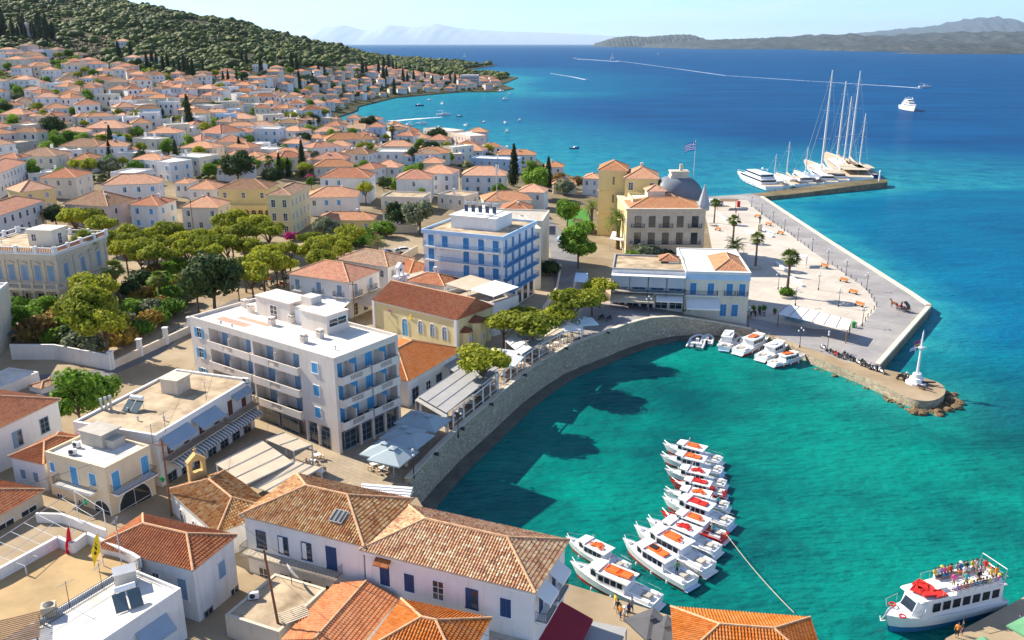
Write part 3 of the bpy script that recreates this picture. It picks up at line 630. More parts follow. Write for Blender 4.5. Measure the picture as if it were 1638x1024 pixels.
class B:
 """a building standing on a rectangle: front face along A->B in the picture, depth away from the camera"""
 def __init__(s, name, label, cat, A, Bp, depth, ze, zg, group=None):
  if ze is None:      # eave height above ground known
   a = HIT(A[0], A[1], zg); b = HIT(Bp[0], Bp[1], zg); g = min(a.z, b.z); s.h = zg
   a = W(A[0], A[1], b.z+zg); b = W(Bp[0], Bp[1], b.z+zg); s.zg = b.z-zg
  else: a = W(A[0], A[1], ze); b = W(Bp[0], Bp[1], ze); s.zg = zg; s.h = ze-zg
  d = Vector((b.x-a.x, b.y-a.y)); s.w = d.length; s.ang = math.atan2(d.y, d.x); n = Vector((-d.y, d.x)).normalized()
  if isinstance(depth, tuple):
   c = W(depth[0], depth[1], s.zg+s.h); s.d = (c.x-b.x)*n.x+(c.y-b.y)*n.y
  else: s.d = depth
  m = Vector(((a.x+b.x)/2, (a.y+b.y)/2))+n*(s.d/2); s.c = m
  s.root = thing(name, label, cat, (m.x, m.y, s.zg), s.ang, group)
 def wall(s, mt, base=-1.5, top=None, name='wall'):
  top = s.h if top is None else top
  return ob(name, MB().box(-s.w/2, s.w/2, -s.d/2, s.d/2, base, top).mesh(name, mt), s.root)
 def part(s, name, mb, mt, parent=None, smooth=False): return ob(name, mb.mesh(name, mt, smooth), parent or s.root)
 def face(s, f, u, z, out=0.):
  w, d = s.w/2, s.d/2
  return {'F': ((u, -d-out, z), 0), 'R': ((w+out, u, z), math.pi/2), 'K': ((-u, d+out, z), math.pi), 'L': ((-w-out, -u, z), -math.pi/2)}[f]
 def win(s, f, u, z, w=.95, h=1.5, style='shut', sm=None, fm=None, name=None, out=.0):
  loc, rz = s.face(f, u, z, out)
  return ob(name or ('door' if style in ('door', 'gdoor') else 'window'), winmesh(w, h, style, sm or M_blue, fm), s.root, loc, rz)
 def row(s, f, n, z, w=.95, h=1.5, style='shut', sm=None, m=1.6, skip=(), out=0., **k):
  W_ = s.w if f in 'FK' else s.d
  for i in range(n):
   if i in skip: continue
   u = 0 if n == 1 else -W_/2+m+(W_-2*m)*i/(n-1)
   st = style[i % len(style)] if isinstance(style, (list, tuple)) else style
   s.win(f, u, z, w, h, st, sm, out=out, **k)
 def roof_hip(s, over=.45, slope=.42, mt=None, real=False, z=None, w=None, d=None, cx=0, cy=0, gable='', name='roof', th=.14, parent=None):
  z = s.h if z is None else z; hw, hd = (w or s.w)/2+over, (d or s.d)/2+over
  b = MB(); c = MB(); rise = min(hw, hd)*slope
  if hw >= hd: r0, r1 = (-(hw-hd) if 'L' not in gable else -hw, 0), ((hw-hd) if 'R' not in gable else hw, 0)
  else: r0, r1 = (0, -(hd-hw) if 'F' not in gable else -hd), (0, (hd-hw) if 'K' not in gable else hd)
  P4 = [(-hw, -hd), (hw, -hd), (hw, hd), (-hw, hd)]
  if hw >= hd: faces = [([P4[0], P4[1]], [r1, r0]), ([P4[1], P4[2]], [r1]), ([P4[2], P4[3]], [r0, r1]), ([P4[3], P4[0]], [r0])]
  else: faces = [([P4[0], P4[1]], [r0]), ([P4[1], P4[2]], [r1, r0]), ([P4[2], P4[3]], [r1]), ([P4[3], P4[0]], [r0, r1])]
  for ev, ap in faces:
   roofface(b, [(p[0]+cx, p[1]+cy, z) for p in ev], [(p[0]+cx, p[1]+cy, z+rise) for p in ap], real)
  # underside
  b.add([(p[0]+cx, p[1]+cy, z-.02) for p in P4], [(3, 2, 1, 0)], 1)
  if real or th:
   n = 4
   b.add([(p[0]+cx, p[1]+cy, z-th) for p in P4]+[(p[0]+cx, p[1]+cy, z+.0) for p in P4], [(i, (i+1) % n, n+(i+1) % n, n+i) for i in range(n)]+[(3, 2, 1, 0)], 1)
  rf = ob(name, b.mesh(name, [mt or T_or2, M_beige]), parent or s.root)
  R0, R1 = (r0[0]+cx, r0[1]+cy, z+rise+.03), (r1[0]+cx, r1[1]+cy, z+rise+.03)
  if r0 != r1: c.tube([R0, R1], .13, 6)
  cc = [(p[0]+cx, p[1]+cy, z+.05) for p in P4]
  tgt = [R0, R1, R1, R0] if hw >= hd else [R0, R0, R1, R1]
  for p, q in zip(cc, tgt):
   if abs(p[0]-q[0]) > .1 and abs(p[1]-q[1]) > .1 and (not gable): c.tube([p, q], .12, 6)
  if c.v: ob('ridge_tiles', c.mesh('ridge_tiles', M_ridge), rf)
  s.rise = rise; return rf
 def roof_flat(s, par=.5, mt=None, wm=None, th=.25, z=None, over=0.):
  z = s.h if z is None else z; w, d = s.w/2+over, s.d/2+over
  if over: ob('cornice', MB().box(-w, w, -d, d, z-.3, z-.02).mesh('cornice', wm or M_white), s.root)
  rf = ob('roof', MB().box(-w+th, w-th, -d+th, d-th, z-.05, z+.03).mesh('roof', mt or M_whiteroof), s.root)
  b = MB(); b.box(-w, w, -d, -d+th, z-.01, z+par); b.box(-w, w, d-th, d, z-.01, z+par); b.box(-w, -w+th, -d+th, d-th, z-.01, z+par); b.box(w-th, w, -d+th, d-th, z-.01, z+par)
  ob('parapet', b.mesh('parapet', wm or M_white), s.root); return rf
 def balcony(s, f, u, z, w=2.2, dp=.9, mt=None, rail=None, solid=False, out=0.):
  loc, rz = s.face(f, u, z, out)
  sl = ob('balcony', cached(('bs', round(w, 2), dp, (mt or M_white).name), lambda: MB().box(-w/2, w/2, -dp, 0, -.16, 0).box(-w/2+.2, -w/2+.35, -dp*.7, 0, -.4, -.16).box(w/2-.35, w/2-.2, -dp*.7, 0, -.4, -.16).mesh('balcony', mt or M_white)), s.root, loc, rz)
  ob('railing', railmesh(w, dp, rail or M_metal), sl); return sl
 def chimney(s, x, y, z, w=.6, h=1.4, mt=None):
  b = MB(); b.box(x-w/2, x+w/2, y-w/2, y+w/2, z, z+h); b.box(x-w/2-.08, x+w/2+.08, y-w/2-.08, y+w/2+.08, z+h, z+h+.12)
  for q in (-1, 1): b.box(x+q*w*.3-.06, x+q*w*.3+.06, y-w/2, y+w/2, z+h+.12, z+h+.4)
  b.box(x-w/2-.05, x+w/2+.05, y-w/2-.05, y+w/2+.05, z+h+.4, z+h+.5)
  return ob('chimney', b.mesh('chimney', mt or M_white), s.root)
 def awning(s, f, u, z, w, dp=1.6, drop=.9, mt=None, out=0.):
  loc, rz = s.face(f, u, z, out); b = MB()
  b.add([(-w/2, -.02, 0), (w/2, -.02, 0), (w/2, -dp, -drop), (-w/2, -dp, -drop), (-w/2, -.02, -.05), (w/2, -.02, -.05), (w/2, -dp, -drop-.05), (-w/2, -dp, -drop-.05)],
              [(0, 3, 2, 1), (4, 5, 6, 7), (0, 1, 5, 4), (2, 3, 7, 6), (0, 4, 7, 3), (1, 2, 6, 5)])
  b.box(-w/2, w/2, -dp-.02, -dp, -drop-.3, -drop)
  return ob('awning', b.mesh('awning', mt or M_awn), s.root, loc, rz)
 def world(s, x, y, z=0.):
  return Vector((s.c.x+x*math.cos(s.ang)-y*math.sin(s.ang), s.c.y+x*math.sin(s.ang)+y*math.cos(s.ang), s.zg+z))
def railmesh(w, dp, mt, h=.95):
 def f():
  b = MB(); r = .022
  P3 = [(-w/2+.04, 0), (-w/2+.04, -dp+.04), (w/2-.04, -dp+.04), (w/2-.04, 0)]
  for zz in (.08, h): b.tube([(p[0], p[1], zz) for p in P3], r*1.3, 4)
  for a, c in zip(P3, P3[1:]):
   L_ = math.dist(a, c); n = max(2, int(L_/.16))
   for i in range(n+1):
    x = a[0]+(c[0]-a[0])*i/n; y = a[1]+(c[1]-a[1])*i/n; b.box(x-.012, x+.012, y-.012, y+.012, 0, h)
  return b.mesh('railing', mt)
 return cached(('rl', round(w, 2), dp, mt.name, h), f)
def roofface(b, ev, ap, real, pitch=.28, course=.36):
 """one sloped face: eave edge ev (2 points, left to right seen from outside), apex points ap (1 or 2, right to left)"""
 P_ = [Vector(p) for p in ev+ap]; U0 = (P_[1]-P_[0]).normalized()
 n = U0.cross(P_[-1]-P_[0]).normalized(); Vv = n.cross(U0)
 uv = [((p-P_[0]).dot(U0), (p-P_[0]).dot(Vv)) for p in P_]
 if not real: b.add(P_, [tuple(range(len(P_)))], 0, [uv]); return
 L_ = uv[1][0]; chain = [uv[0]]+uv[2:][::-1]+[uv[1]]
 def vmax(u):
  for i in range(len(chain)-1):
   (a, va), (c, vc) = chain[i], chain[i+1]
   if a-1e-6 <= u <= c+1e-6: return va+(vc-va)*(u-a)/max(1e-6, c-a)
  return 0
 prof = [0, .05, .075, .05, 0, -.012]; k = len(prof); nu = int(L_/pitch)*k
 us = [L_*i/nu for i in range(nu+1)]; vm = [vmax(u) for u in us]; rows = int(max(vm)/course)+1
 for r in range(rows):
  v0, v1 = r*course, (r+1)*course
  V = []; Fc = []; UVs = []
  for i in range(nu+1):
   hgt = prof[i % k]; a = min(v0, vm[i]); c = min(v1, vm[i])
   V.append(P_[0]+U0*us[i]+Vv*a+n*(hgt+.035)); V.append(P_[0]+U0*us[i]+Vv*c+n*(hgt+.0))
  for i in range(nu):
   if min(vm[i], vm[i+1]) <= v0 and max(vm[i], vm[i+1]) <= v0: continue
   Fc.append((2*i, 2*i+2, 2*i+3, 2*i+1)); UVs.append([(us[i], v0+.01), (us[i+1], v0+.01), (us[i+1], v1-.01), (us[i], v1-.01)])
  if Fc: b.add(V, Fc, 0, UVs)
def label_ok(l): return l
# ------------------------------------------------------------------ landmark buildings
# long white house with mottled roof, right wing
def chamfer_house():
 z = 12.3; zg = 1.6
 b = B('house', 'big white two-storey harbourside house, mottled clay roof and dark blue shutters', 'house', (583, 878), (853, 944.5), (888, 862), z, zg)
 b.wall(M_white); b.roof_hip(.35, .40, T_mott, True)
 zz = b.h-3.4
 for u, st in ((-6.4, 'door'), (-3.8, 'shut'), (-.8, 'glass'), (2.6, 'leaf'), (5.9, 'shut')):
  if u > b.w/2: continue
  b.win('F', u*b.w/17, zz, 1.05, 1.9 if st != 'door' else 2.3, st, M_grey if st == 'glass' else M_dblue, M_dblue if st == 'leaf' else None)
 for u in (-6, -3, 0, 3.2, 6.2): b.win('F', u*b.w/17, .8+2.4, 1.0, 1.6, 'shut', M_grey)
 # small tiled canopy over the door
 c = MB(); c.add([(-.8, 0, .55), (.8, 0, .55), (.8, -.8, 0), (-.8, -.8, 0), (-.8, 0, .45), (.8, 0, .45), (.8, -.8, -.08), (-.8, -.8, -.08)], [(0, 3, 2, 1), (4, 5, 6, 7), (3, 7, 6, 2), (0, 4, 7, 3), (1, 2, 6, 5)], 0, [[(0, 1), (0, 0), (1.6, 0), (1.6, 1)]]+[[(0, 0)]*4]*4)
 loc, rz = b.face('F', -6.4*b.w/17, zz+2.5); ob('door_canopy', c.mesh('door_canopy', T_red), b.root, loc, rz)
 cr = MB(); cr.box(-b.w/2-.12, b.w/2+.12, -b.d/2-.12, b.d/2+.12, b.h-.55, b.h-.32); b.part('cornice', cr, M_trim)
 for u in (-2.8, 1.2): b.win('R', u*b.d/10, zz, 1.1, 2.1, 'door', M_dblue); b.balcony('R', u*b.d/10, zz-.1, 2.6, 1.1); b.awning('R', u*b.d/10, zz+2.6, 2.4, 1.3, .8, M_canw)
 b.awning('R', -.5, 4.6, b.d*.92, 3.2, 1.1, mat('maroon_canvas', (.26, .02, .04), var=.08))
 b.win('R', 0, 0, 3, 2.5, 'glass', M_dark); b.win('R', 3.5*b.d/11, 0, 1.6, 2.5, 'gdoor', M_dark)
 return b
BW1 = chamfer_house()
b = B('house', 'long white house with skylight in mottled clay roof and iron balcony on its facade', 'house', (390, 823), (580, 870), (655, 800), 12.6, 4.2); BW2 = b
b.wall(M_white); rf = b.roof_hip(.35, .40, T_mott, True)
zz = b.h-3.3
for u, st in ((-4.9, 'glass'), (-2.3, 'leaf'), (.4, 'leaf'), (3.2, 'door')): b.win('F', u*b.w/13.5, zz+(0 if st != 'door' else -.3), 1.0, 1.8 if st != 'door' else 2.3, st, M_dblue if st != 'leaf' else M_trim, M_dblue)
b.balcony('F', -1.2, zz-.5, b.w*.82, 1.2, M_beige)
for u in (-5, -2.5, .2, 2.8): b.win('F', u*b.w/13.5, 1.2, 1.0, 1.5, 'glass', M_grey)
for u in (-3, 0, 3): b.win('L', u, zz, 1.0, 1.7, 'shut', M_dblue)
def slopebox(b, u, v, w, l, mt, name, h=.14, slope=.4, n=3):
 """flat box lying on the front roof slope, u along the eave, v up from it"""
 m = MB(); m.M = Matrix.Translation((u, -b.d/2-.35+v, b.h+v*slope+.12)) @ Matrix.Rotation(math.atan(slope), 4, 'X')
 for i in range(n):
  x0 = -w/2+w*i/n; m.box(x0+.04, x0+w/n-.04, 0, l, .0, h, 0); m.box(x0+.12, x0+w/n-.12, .08, l-.08, h, h+.02, 1)
 return ob(name, m.mesh(name, mt), b.root)
slopebox(b, 3.1, 1.5, 1.5, 1.5, [M_greyst, M_glass], 'skylight')
# house with orange hip roof bottom left of centre
b = B('house', 'pale two-storey house with neat red clay hip roof between lanes and tan flat roof', 'house', (158, 872.5), (308, 909.5), (369, 857), 12.0, 4.4); BR = b
b.wall(M_white); b.roof_hip(.3, .42, T_red, True)
b.win('F', 1.0, b.h-2.5, .7, 1.0, 'glass'); b.win('F', 4.0, b.h-3.6, 1.0, 2.2, 'shut', M_gblue)
b.win('R', .8, b.h-3.2, 1.0, 1.7, 'shut', M_gblue); b.win('R', -1.6, .1, 1.1, 2.3, 'gdoor', M_red, M_greyst); b.win('R', 2.2, .1, 1.1, 2.2, 'gdoor', M_dark)
# foreground white terrace building
b = B('flat_roofed_house', 'white flat-roofed building with tan sunken terrace and stepped white parapet', 'house', (0, 1140), (290, 946), (213, 905), 11.2, 4.4); BT = b
def terrace():
 zr = 11.2; zg = 4.4
 pw = [P(x, y, zr) for x, y in ((-60, 953), (0, 927), (95, 874), (118, 885), (141, 868), (213, 901), (225, 909), (60, 1010), (-60, 1080))]
 c, s = math.cos(-b.ang), math.sin(-b.ang)
 lp = [((x-b.c.x)*c-(y-b.c.y)*s, (x-b.c.x)*s+(y-b.c.y)*c) for x, y in pw]
 return lp
lp = terrace(); m = MB(); m.prism(lp[::-1], -1, b.h-.05)
if True:
 ob('terrace_wall', m.mesh('terrace_wall', M_white), b.root)
 # floor of the terrace
 cx = sum(p[0] for p in lp)/len(lp); cy = sum(p[1] for p in lp)/len(lp)
 m = MB(); m.add([(cx+(p[0]-cx)*.985, cy+(p[1]-cy)*.985, b.h-.02) for p in lp], [tuple(range(len(lp)))[::-1]]); ob('terrace_floor', m.mesh('terrace_floor', mat('tan_terrace', (.42, .29, .14), var=.2, sc=.3)), b.root)
 m = MB()
 for i in range(0, 6):
  a, c_ = Vector(lp[i]), Vector(lp[i+1]); t = (c_-a).normalized(); n = Vector((-t.y, t.x))*.16
  m.add([(a.x-n.x, a.y-n.y, b.h), (c_.x-n.x, c_.y-n.y, b.h), (c_.x+n.x, c_.y+n.y, b.h), (a.x+n.x, a.y+n.y, b.h)]+[(a.x-n.x, a.y-n.y, b.h+1.1), (c_.x-n.x, c_.y-n.y, b.h+1.1), (c_.x+n.x, c_.y+n.y, b.h+1.1), (a.x+n.x, a.y+n.y, b.h+1.1)], [(0, 1, 5, 4), (1, 2, 6, 5), (2, 3, 7, 6), (3, 0, 4, 7), (4, 5, 6, 7)])
 ob('parapet', m.mesh('parapet', M_white), b.root)
 m = MB()
 b.wall(M_white); b.roof_flat(.35, M_whiteroof, th=.2)
 for u in (b.w/2-3.4, b.w/2-8.6): b.win('F', u, b.h-3.1, 2.6, 1.2, 'glass', M_gblue); b.awning('F', u, b.h-1.0, 3.2, 1.1, 1.1)
 a, c_ = Vector(lp[6]), Vector(lp[7]); L_ = (c_-a).length; ang = math.atan2((c_-a).y, (c_-a).x)
 q = ob('railing', railmesh(L_, .05, M_metal, 1.0), b.root, ((a.x+c_.x)/2, (a.y+c_.y)/2, b.h), ang)
# flat tan roof house at the bottom (with dish) and small orange roofs
b = B('flat_roofed_house', 'low house with dusty tan flat roof carrying a white satellite dish', 'house', (360, 985), (446, 1013), (523, 943), 8.3, 4.3); BD = b
b.wall(M_beige); b.roof_flat(.12, M_tanroof, M_beige, .3)
b = B('house', 'narrow house with bright orange tiled roof beside dusty tan flat roof', 'house', (455, 1022), (560, 1050), (608, 952), 8.3, 4.2)
b.wall(M_white); b.roof_hip(.2, .30, T_orange, True, gable='FK')
b = B('house', 'house with orange hipped roof below the long white facade at the picture bottom', 'house', (585, 1040), (735, 1075), (757, 985), 9.2, 4.0)
b.wall(M_white); b.roof_hip(.2, .42, T_orange, True)
b = B('flat_roofed_house', 'small white annexe with tiled edge beside the white harbourside house', 'house', (750, 1045), (835, 1062), (840, 1012), 7.0, 2.2)
b.wall(M_white); b.roof_flat(.2, M_conc)
# quay restaurant roof bottom right of centre
b = B('house', 'quayside building with big orange tiled roof jutting over the green water', 'house', (1085, 1060), (1320, 1080), (1311, 992), 6.2, 1.4); BQ = b
b.wall(M_white, base=-3); b.roof_hip(.3, .36, T_or2 if False else T_orange, True)
# pharmacy building
b = B('house', 'cream corner pharmacy building with white flat roof and blue shutters', 'shop', (72, 726), (168, 752.5), (234, 714), 12.6, 5.3); BP = b
M_wc = mat('warm_cream', (.76, .62, .42), var=.06, streak=.3); b.wall(M_wc); b.roof_flat(.3, M_whiteroof, M_wc, .25)
zu = b.h-2.9
b.win('F', -b.w*.40, zu+.9, .7, 1.1, 'shut', M_lblue); b.win('F', -b.w*.04, zu, 1.1, 2.2, 'door', M_lblue); b.win('F', b.w*.27, zu+.6, 1.0, 1.4, 'shut', M_lblue)
b.balcony('F', .0, zu-.1, b.w*.62, 1.0); b.win('R', -b.d*.32, zu, 1.0, 2.2, 'door', M_lblue); b.win('R', b.d*.33, zu, 1.0, 2.2, 'door', M_lblue); b.balcony('R', 0, zu-.1, b.d*.9, 1.1)
b.win('F', -b.w*.36, 1.2, .8, 1.3, 'glass'); b.win('F', 0, 1.2, .8, 1.3, 'glass'); b.win('F', b.w*.36, .3, 2.4, 3.0, 'arch', M_glass); b.win('R', b.d*.02, .3, b.d*.72, 3.6, 'arch', M_glass)
m = MB(); m.box(-3.1, .4, .4, 2.9, b.h, b.h+1.7); m.box(-3.3, .6, .2, 3.1, b.h+1.7, b.h+1.85); m.box(.4, 1.6, .8, 2.6, b.h, b.h+1.1); b.part('roof_hut', m, M_conc)
def cross(loc, rz, i):
 t = thing('pharmacy_sign', ['green cross sign over the corner balcony of the cream shop', 'green cross sign at the cream shop beside its tall arched window'][i], 'sign', loc, rz, 'pharmacy crosses')
 m = MB().box(-.35, .35, -.05, .05, -.12, .12).box(-.12, .12, -.06, .06, -.35, .35); ob('cross', m.mesh('cross', M_cross), t)
 ob('bracket', MB().box(-.9, -.35, -.03, .03, -.03, .03).mesh('bracket', M_metal), t)
cross(b.world(b.w/2+1.2, b.d/2+.1, 3.4), b.ang, 0); cross(b.world(b.w*.22, -b.d/2-1.0, 3.3), b.ang+1.2, 1)
b = B('house', 'small white house with tiled roof tucked against the cream pharmacy building', 'house', (17, 730), (70, 742), (115, 697), 11.0, 5.6)
b.wall(M_white); b.roof_hip(.2, .42, T_red, True); b.row('F', 2, b.h-2.6, .8, 1.2, 'shut', M_gblue); b.win('F', 1.4, .6, .9, 1.1, 'glass')
b = B('house', 'white house with long red tiled roof left of the leafy courtyard tree', 'house', (-95, 728), (92, 639.5), (20, 610), 13.2, 6.0)
b.wall(M_white); b.roof_hip(.3, .36, T_red, True)
for q in range(4): b.win('F', b.w/2-2.6-q*4.1, b.h-3.4, 1.2, 1.9, 'leaf' if q % 2 else 'glass', M_gblue, M_gblue)
b = B('house', 'low stone cafe with old red tiles and glass front above a paved terrace', 'house', (-60, 857), (66, 784.5), (20, 755), 9.4, 5.6)
b.wall(M_beige); b.roof_hip(.3, .36, T_red, True)
for q in range(3): b.win('F', b.w/2-2-q*3.0, .7, 2.0, 1.9, 'glass', M_trim)
# tan flat roofed apartment with awnings
b = B('flat_roofed_house', 'white block with huge dusty tan flat roof, grey awnings and striped canopy', 'house', (117, 678), (249, 700), (392.5, 608), 13.0, 5.0); BA = b
b.wall(M_white); b.roof_flat(.3, M_tanroof, M_white, .35)
m = MB(); m.box(-2.4, .2, b.d*.1, b.d*.1+2.6, b.h, b.h+2.0); m.box(-2.6, .4, b.d*.1-.2, b.d*.1+2.8, b.h+2.0, b.h+2.15); b.part('roof_hut', m, M_beige)
z1 = b.h-3.0
for i in range(6): b.win('R', -b.d/2+2+(b.d-4)*i/5, z1, 1.0, 2.1, 'door', M_brown)
b.balcony('R', -b.d*.18, z1-.1, b.d*.58, 1.3, M_conc, M_wood); b.balcony('R', b.d*.32, z1-.1, b.d*.33, 1.3, M_conc, M_wood)
b.awning('R', -b.d*.34, z1+2.6, b.d*.27, 1.5, 1.0); b.awning('R', -b.d*.04, z1+2.6, b.d*.25, 1.5, 1.0); b.awning('R', b.d*.36, z1+2.6, b.d*.2, .8, .5)
def stripemat(name, a, c, sc):
 m, t, bs, o = newmat(name); L = t.links.new; N = t.nodes.new; tc = N('ShaderNodeTexCoord'); wv = N('ShaderNodeTexWave'); wv.inputs['Scale'].default_value = sc; wv.bands_direction = 'X'
 L(tc.outputs['Object'], wv.inputs['Vector']); cr = N('ShaderNodeValToRGB'); cr.color_ramp.interpolation = 'CONSTANT'; cr.color_ramp.elements[0].color = rgb(a); cr.color_ramp.elements[1].color = rgb(c); cr.color_ramp.elements[1].position = .5
 L(wv.outputs[0], cr.inputs[0]); L(cr.outputs[0], bs.inputs['Base Color']); bs.inputs['Roughness'].default_value = .9; setc(m, a); MATS[name] = m; return m
b.awning('R', b.d*.02, z1-.35, b.d*.9, 1.9, .8, stripemat('striped_canvas', (.16, .17, .19), (.66, .65, .62), .55))
for i in range(7):
 u = -b.d/2+1.8+(b.d-3.6)*i/6; b.win('R', u, .0, 1.5, 2.6, 'glass', M_dark, M_gblue)
b = B('flat_roofed_house', 'low white flat-roofed house at left edge near garden wall', 'house', (-40, 640), (62, 597), (20, 588), 9.0, 6)
b.wall(M_white); b.roof_flat(.25, M_whiteroof)
b = B('shed', 'small shed with dark tiles behind the low white house', 'shed', (66, 622), (100, 609), (92, 600), 8.4, 6)
b.wall(M_white); b.roof_hip(.1, .3, T_br2)
b = B('house', 'yellow plastered house cut by the left picture edge with blue shopfront', 'house', (-120, 570), (13, 455), (-30, 440), 17.5, 6.5)
b.wall(M_cream); b.roof_flat(.4); b.win('F', b.w/2-2, .2, 3, 2.6, 'glass', M_blue, M_lblue); b.awning('F', b.w/2-2.5, 3.6, 5, 1.3, .2, M_cang)
# chapel
b = B('chapel', 'small white chapel with mottled tiled roof and stone bell gable', 'church', (272, 783.5), (348, 851), (413, 795), 9.3, 4.6); BC = b
b.wall(M_white); b.roof_hip(.25, .40, T_mott, True)
m = MB(); x0 = -b.w/2; yc = 0
m.box(x0-.3, x0+.35, yc-1.0, yc+1.0, b.h, b.h+1.2); m.box(x0-.3, x0+.35, yc-1.0, yc-.6, b.h+1.2, b.h+2.6); m.box(x0-.3, x0+.35, yc+.6, yc+1.0, b.h+1.2, b.h+2.6)
m.add([(x0-.35, yc-1.1, b.h+2.6), (x0+.4, yc-1.1, b.h+2.6), (x0+.4, yc+1.1, b.h+2.6), (x0-.35, yc+1.1, b.h+2.6), (x0-.35, yc, b.h+3.5), (x0+.4, yc, b.h+3.5)], [(0, 3, 2, 1), (0, 1, 5, 4), (2, 3, 4, 5), (0, 4, 3), (1, 2, 5)])
m.box(x0-.03, x0+.08, -.03, .03, b.h+3.5, b.h+4.2); m.box(x0-.03, x0+.08, -.22, .22, b.h+3.85, b.h+3.95)
bg_ = b.part('bell_gable', m, M_ochre); ob('bell', MB().lathe([(.02, .9), (.16, .8), (.2, .4), (.3, .15), (.28, .1)], 8, (x0, 0, b.h+1.5)).mesh('bell', M_metal), bg_)
for u in (-3, 0, 3): b.win('F', u*b.w/11, 1.3, .9, 2.0, 'arch', M_glass)
# hotel with loggias
b = B('hotel', 'cream four-storey hotel with rows of solid white balconies and blue doors', 'hotel', (303, 510.5), (534, 578.5), (627, 537), 18.4, 5.0); H = b
w2, d2, hh_ = b.w/2, b.d/2, b.h; k = b.w/30.6; rc = 1.4
M_hot = mat('warm_white_render', (.70, .62, .54), var=.05, streak=.3)
bays = [(-10.9*k, -1.4*k), (-1.0*k, 8.6*k)]
m = MB(); m.box(-w2, w2-rc, -d2+rc, d2, -1.5, hh_)
m.box(-w2, bays[0][0], -d2, -d2+rc, -1.5, hh_); m.box(bays[0][1], bays[1][0], -d2, -d2+rc, -1.5, hh_); m.box(bays[1][1], w2-rc, -d2, -d2+rc, 3.7, hh_)
m.box(w2-rc, w2, -d2, -d2+.5, -1.5, hh_); m.box(w2-rc, w2, d2-.5, d2, -1.5, hh_)
for x0, x1 in bays: m.box(x0, x1, -d2, -d2+rc, hh_-.5, hh_); m.box(x0, x1, -d2, -d2+rc, 3.3, 3.9)
m.box(w2-rc, w2, -d2+.5, d2-.5, hh_-.5, hh_); m.box(w2-rc, w2, -d2+.5, d2-.5, 3.3, 3.9)
for x in (8.9*k, 11.2*k, 13.6*k, w2-rc-.3): m.box(x, x+.3, -d2, -d2+rc, -1.5, 3.7)
m.box(w2-.45, w2-.42, -d2+.5, d2-.5, -1.5, .32); m.box(8.9*k, w2-rc, -d2+.34, -d2+.38, -1.5, .4)
for y in (-d2*.3, d2*.1, d2*.5): m.box(w2-.4, w2-.1, y-.2, y+.2, -1.5, 3.3)
b.part('wall', m, M_hot); b.roof_flat(.45, M_whiteroof, M_hot, .3)
fl = [3.9+3.15*i for i in range(3)]
def loggia(f, u0, u1, z, proj_):
 """solid fronted balcony with a baluster insert"""
 w = u1-u0; loc, rz = b.face(f, (u0+u1)/2, z, 0)
 def mk():
  m = MB(); m.box(-w/2, w/2, -proj_, rc, -.2, 0)
  m.box(-w/2, -1.1, -proj_, -proj_+.15, 0, .9); m.box(1.1, w/2, -proj_, -proj_+.15, 0, .9); m.box(-1.1, 1.1, -proj_, -proj_+.15, 0, .12); m.box(-1.1, 1.1, -proj_, -proj_+.15, .78, .9)
  for i in range(9): m.box(-1.0+i*.25-.04, -1.0+i*.25+.04, -proj_+.03, -proj_+.12, .12, .78)
  m.box(-w/2, -w/2+.15, -proj_+.15, 0, 0, .9); m.box(w/2-.15, w/2, -proj_+.15, 0, 0, .9)
  return m.mesh('balcony', M_hot)
 s_ = ob('balcony', cached(('lg', f, round(w, 1), proj_), mk), b.root, loc, rz)
 ob('divider', cached(('dv', 1), lambda: MB().box(-.05, .05, -.3, rc, 0, 2.0).mesh('divider', M_hot)), s_)
for z in fl:
 for (x0, x1) in bays:
  loggia('F', x0, x1, z, .5)
  for q in (.2, .78): ob('door', winmesh(1.5, 2.1, 'door', M_gblue), b.root, (x0+(x1-x0)*q, -d2+rc, z), 0)
 for (y0, y1) in ((-d2+.5, -.15), (.15, d2-.5)):
  loggia('R', y0, y1, z, .7)
  for q in (.25, .75): ob('door', winmesh(1.4, 2.1, 'door', M_lblue), b.root, (w2-rc, y0+(y1-y0)*q, z), math.pi/2)
 b.win('F', 11.6*k, z+.8, 1.1, 1.4, 'shut', M_lblue); b.win('F', -13.2*k, z+.8, 1.0, 1.4, 'open', M_lblue)
for x0, x1 in ((-8, -5), (-4.6, -1.6), (0, 3), (3.6, 7), (9.3, 11.1), (11.6, 13.5)):
 x0 *= k; x1 *= k; ob('shop_window', winmesh(round(x1-x0, 1), 2.4, 'glass', M_dark, M_gblue), b.root, ((x0+x1)/2, -d2+.35, .4), 0)
for y in (-d2*.6, -d2*.1, d2*.3, d2*.72): ob('shop_window', winmesh(2.0, 2.5, 'glass', M_dark, M_gblue), b.root, (w2-.45, y, .3), math.pi/2)
m = MB(); m.box(-9, -1.5, d2-4.6, d2-.6, hh_, hh_+2.9); m.box(-9.15, -1.35, d2-4.75, d2-.45, hh_+2.9, hh_+3.05); b.part('stair_house', m, M_hot)
m = MB(); m.box(-1.5, 1.6, d2-4.0, d2-.8, hh_, hh_+2.6); m.box(-.9, 1.3, d2-2.9, d2-.9, hh_+2.6, hh_+3.9); m.box(1.6, 6.9, d2-5.2, d2-1.2, hh_, hh_+2.7); m.box(1.45, 7.05, d2-5.35, d2-1.05, hh_+2.7, hh_+2.85)
ph = b.part('penthouse', m, M_hot); ob('window', winmesh(3.2, 1.0, 'glass', M_gblue), ph, (6.9, d2-3.2, hh_+1.1), math.pi/2); ob('door', winmesh(1.2, 2, 'door', M_trim), ph, (-.3, d2-4.0, hh_+.1), 0); ob('door', winmesh(1.5, 2, 'gdoor', M_grey), ph, (-5, d2-4.6, hh_+.1), 0)
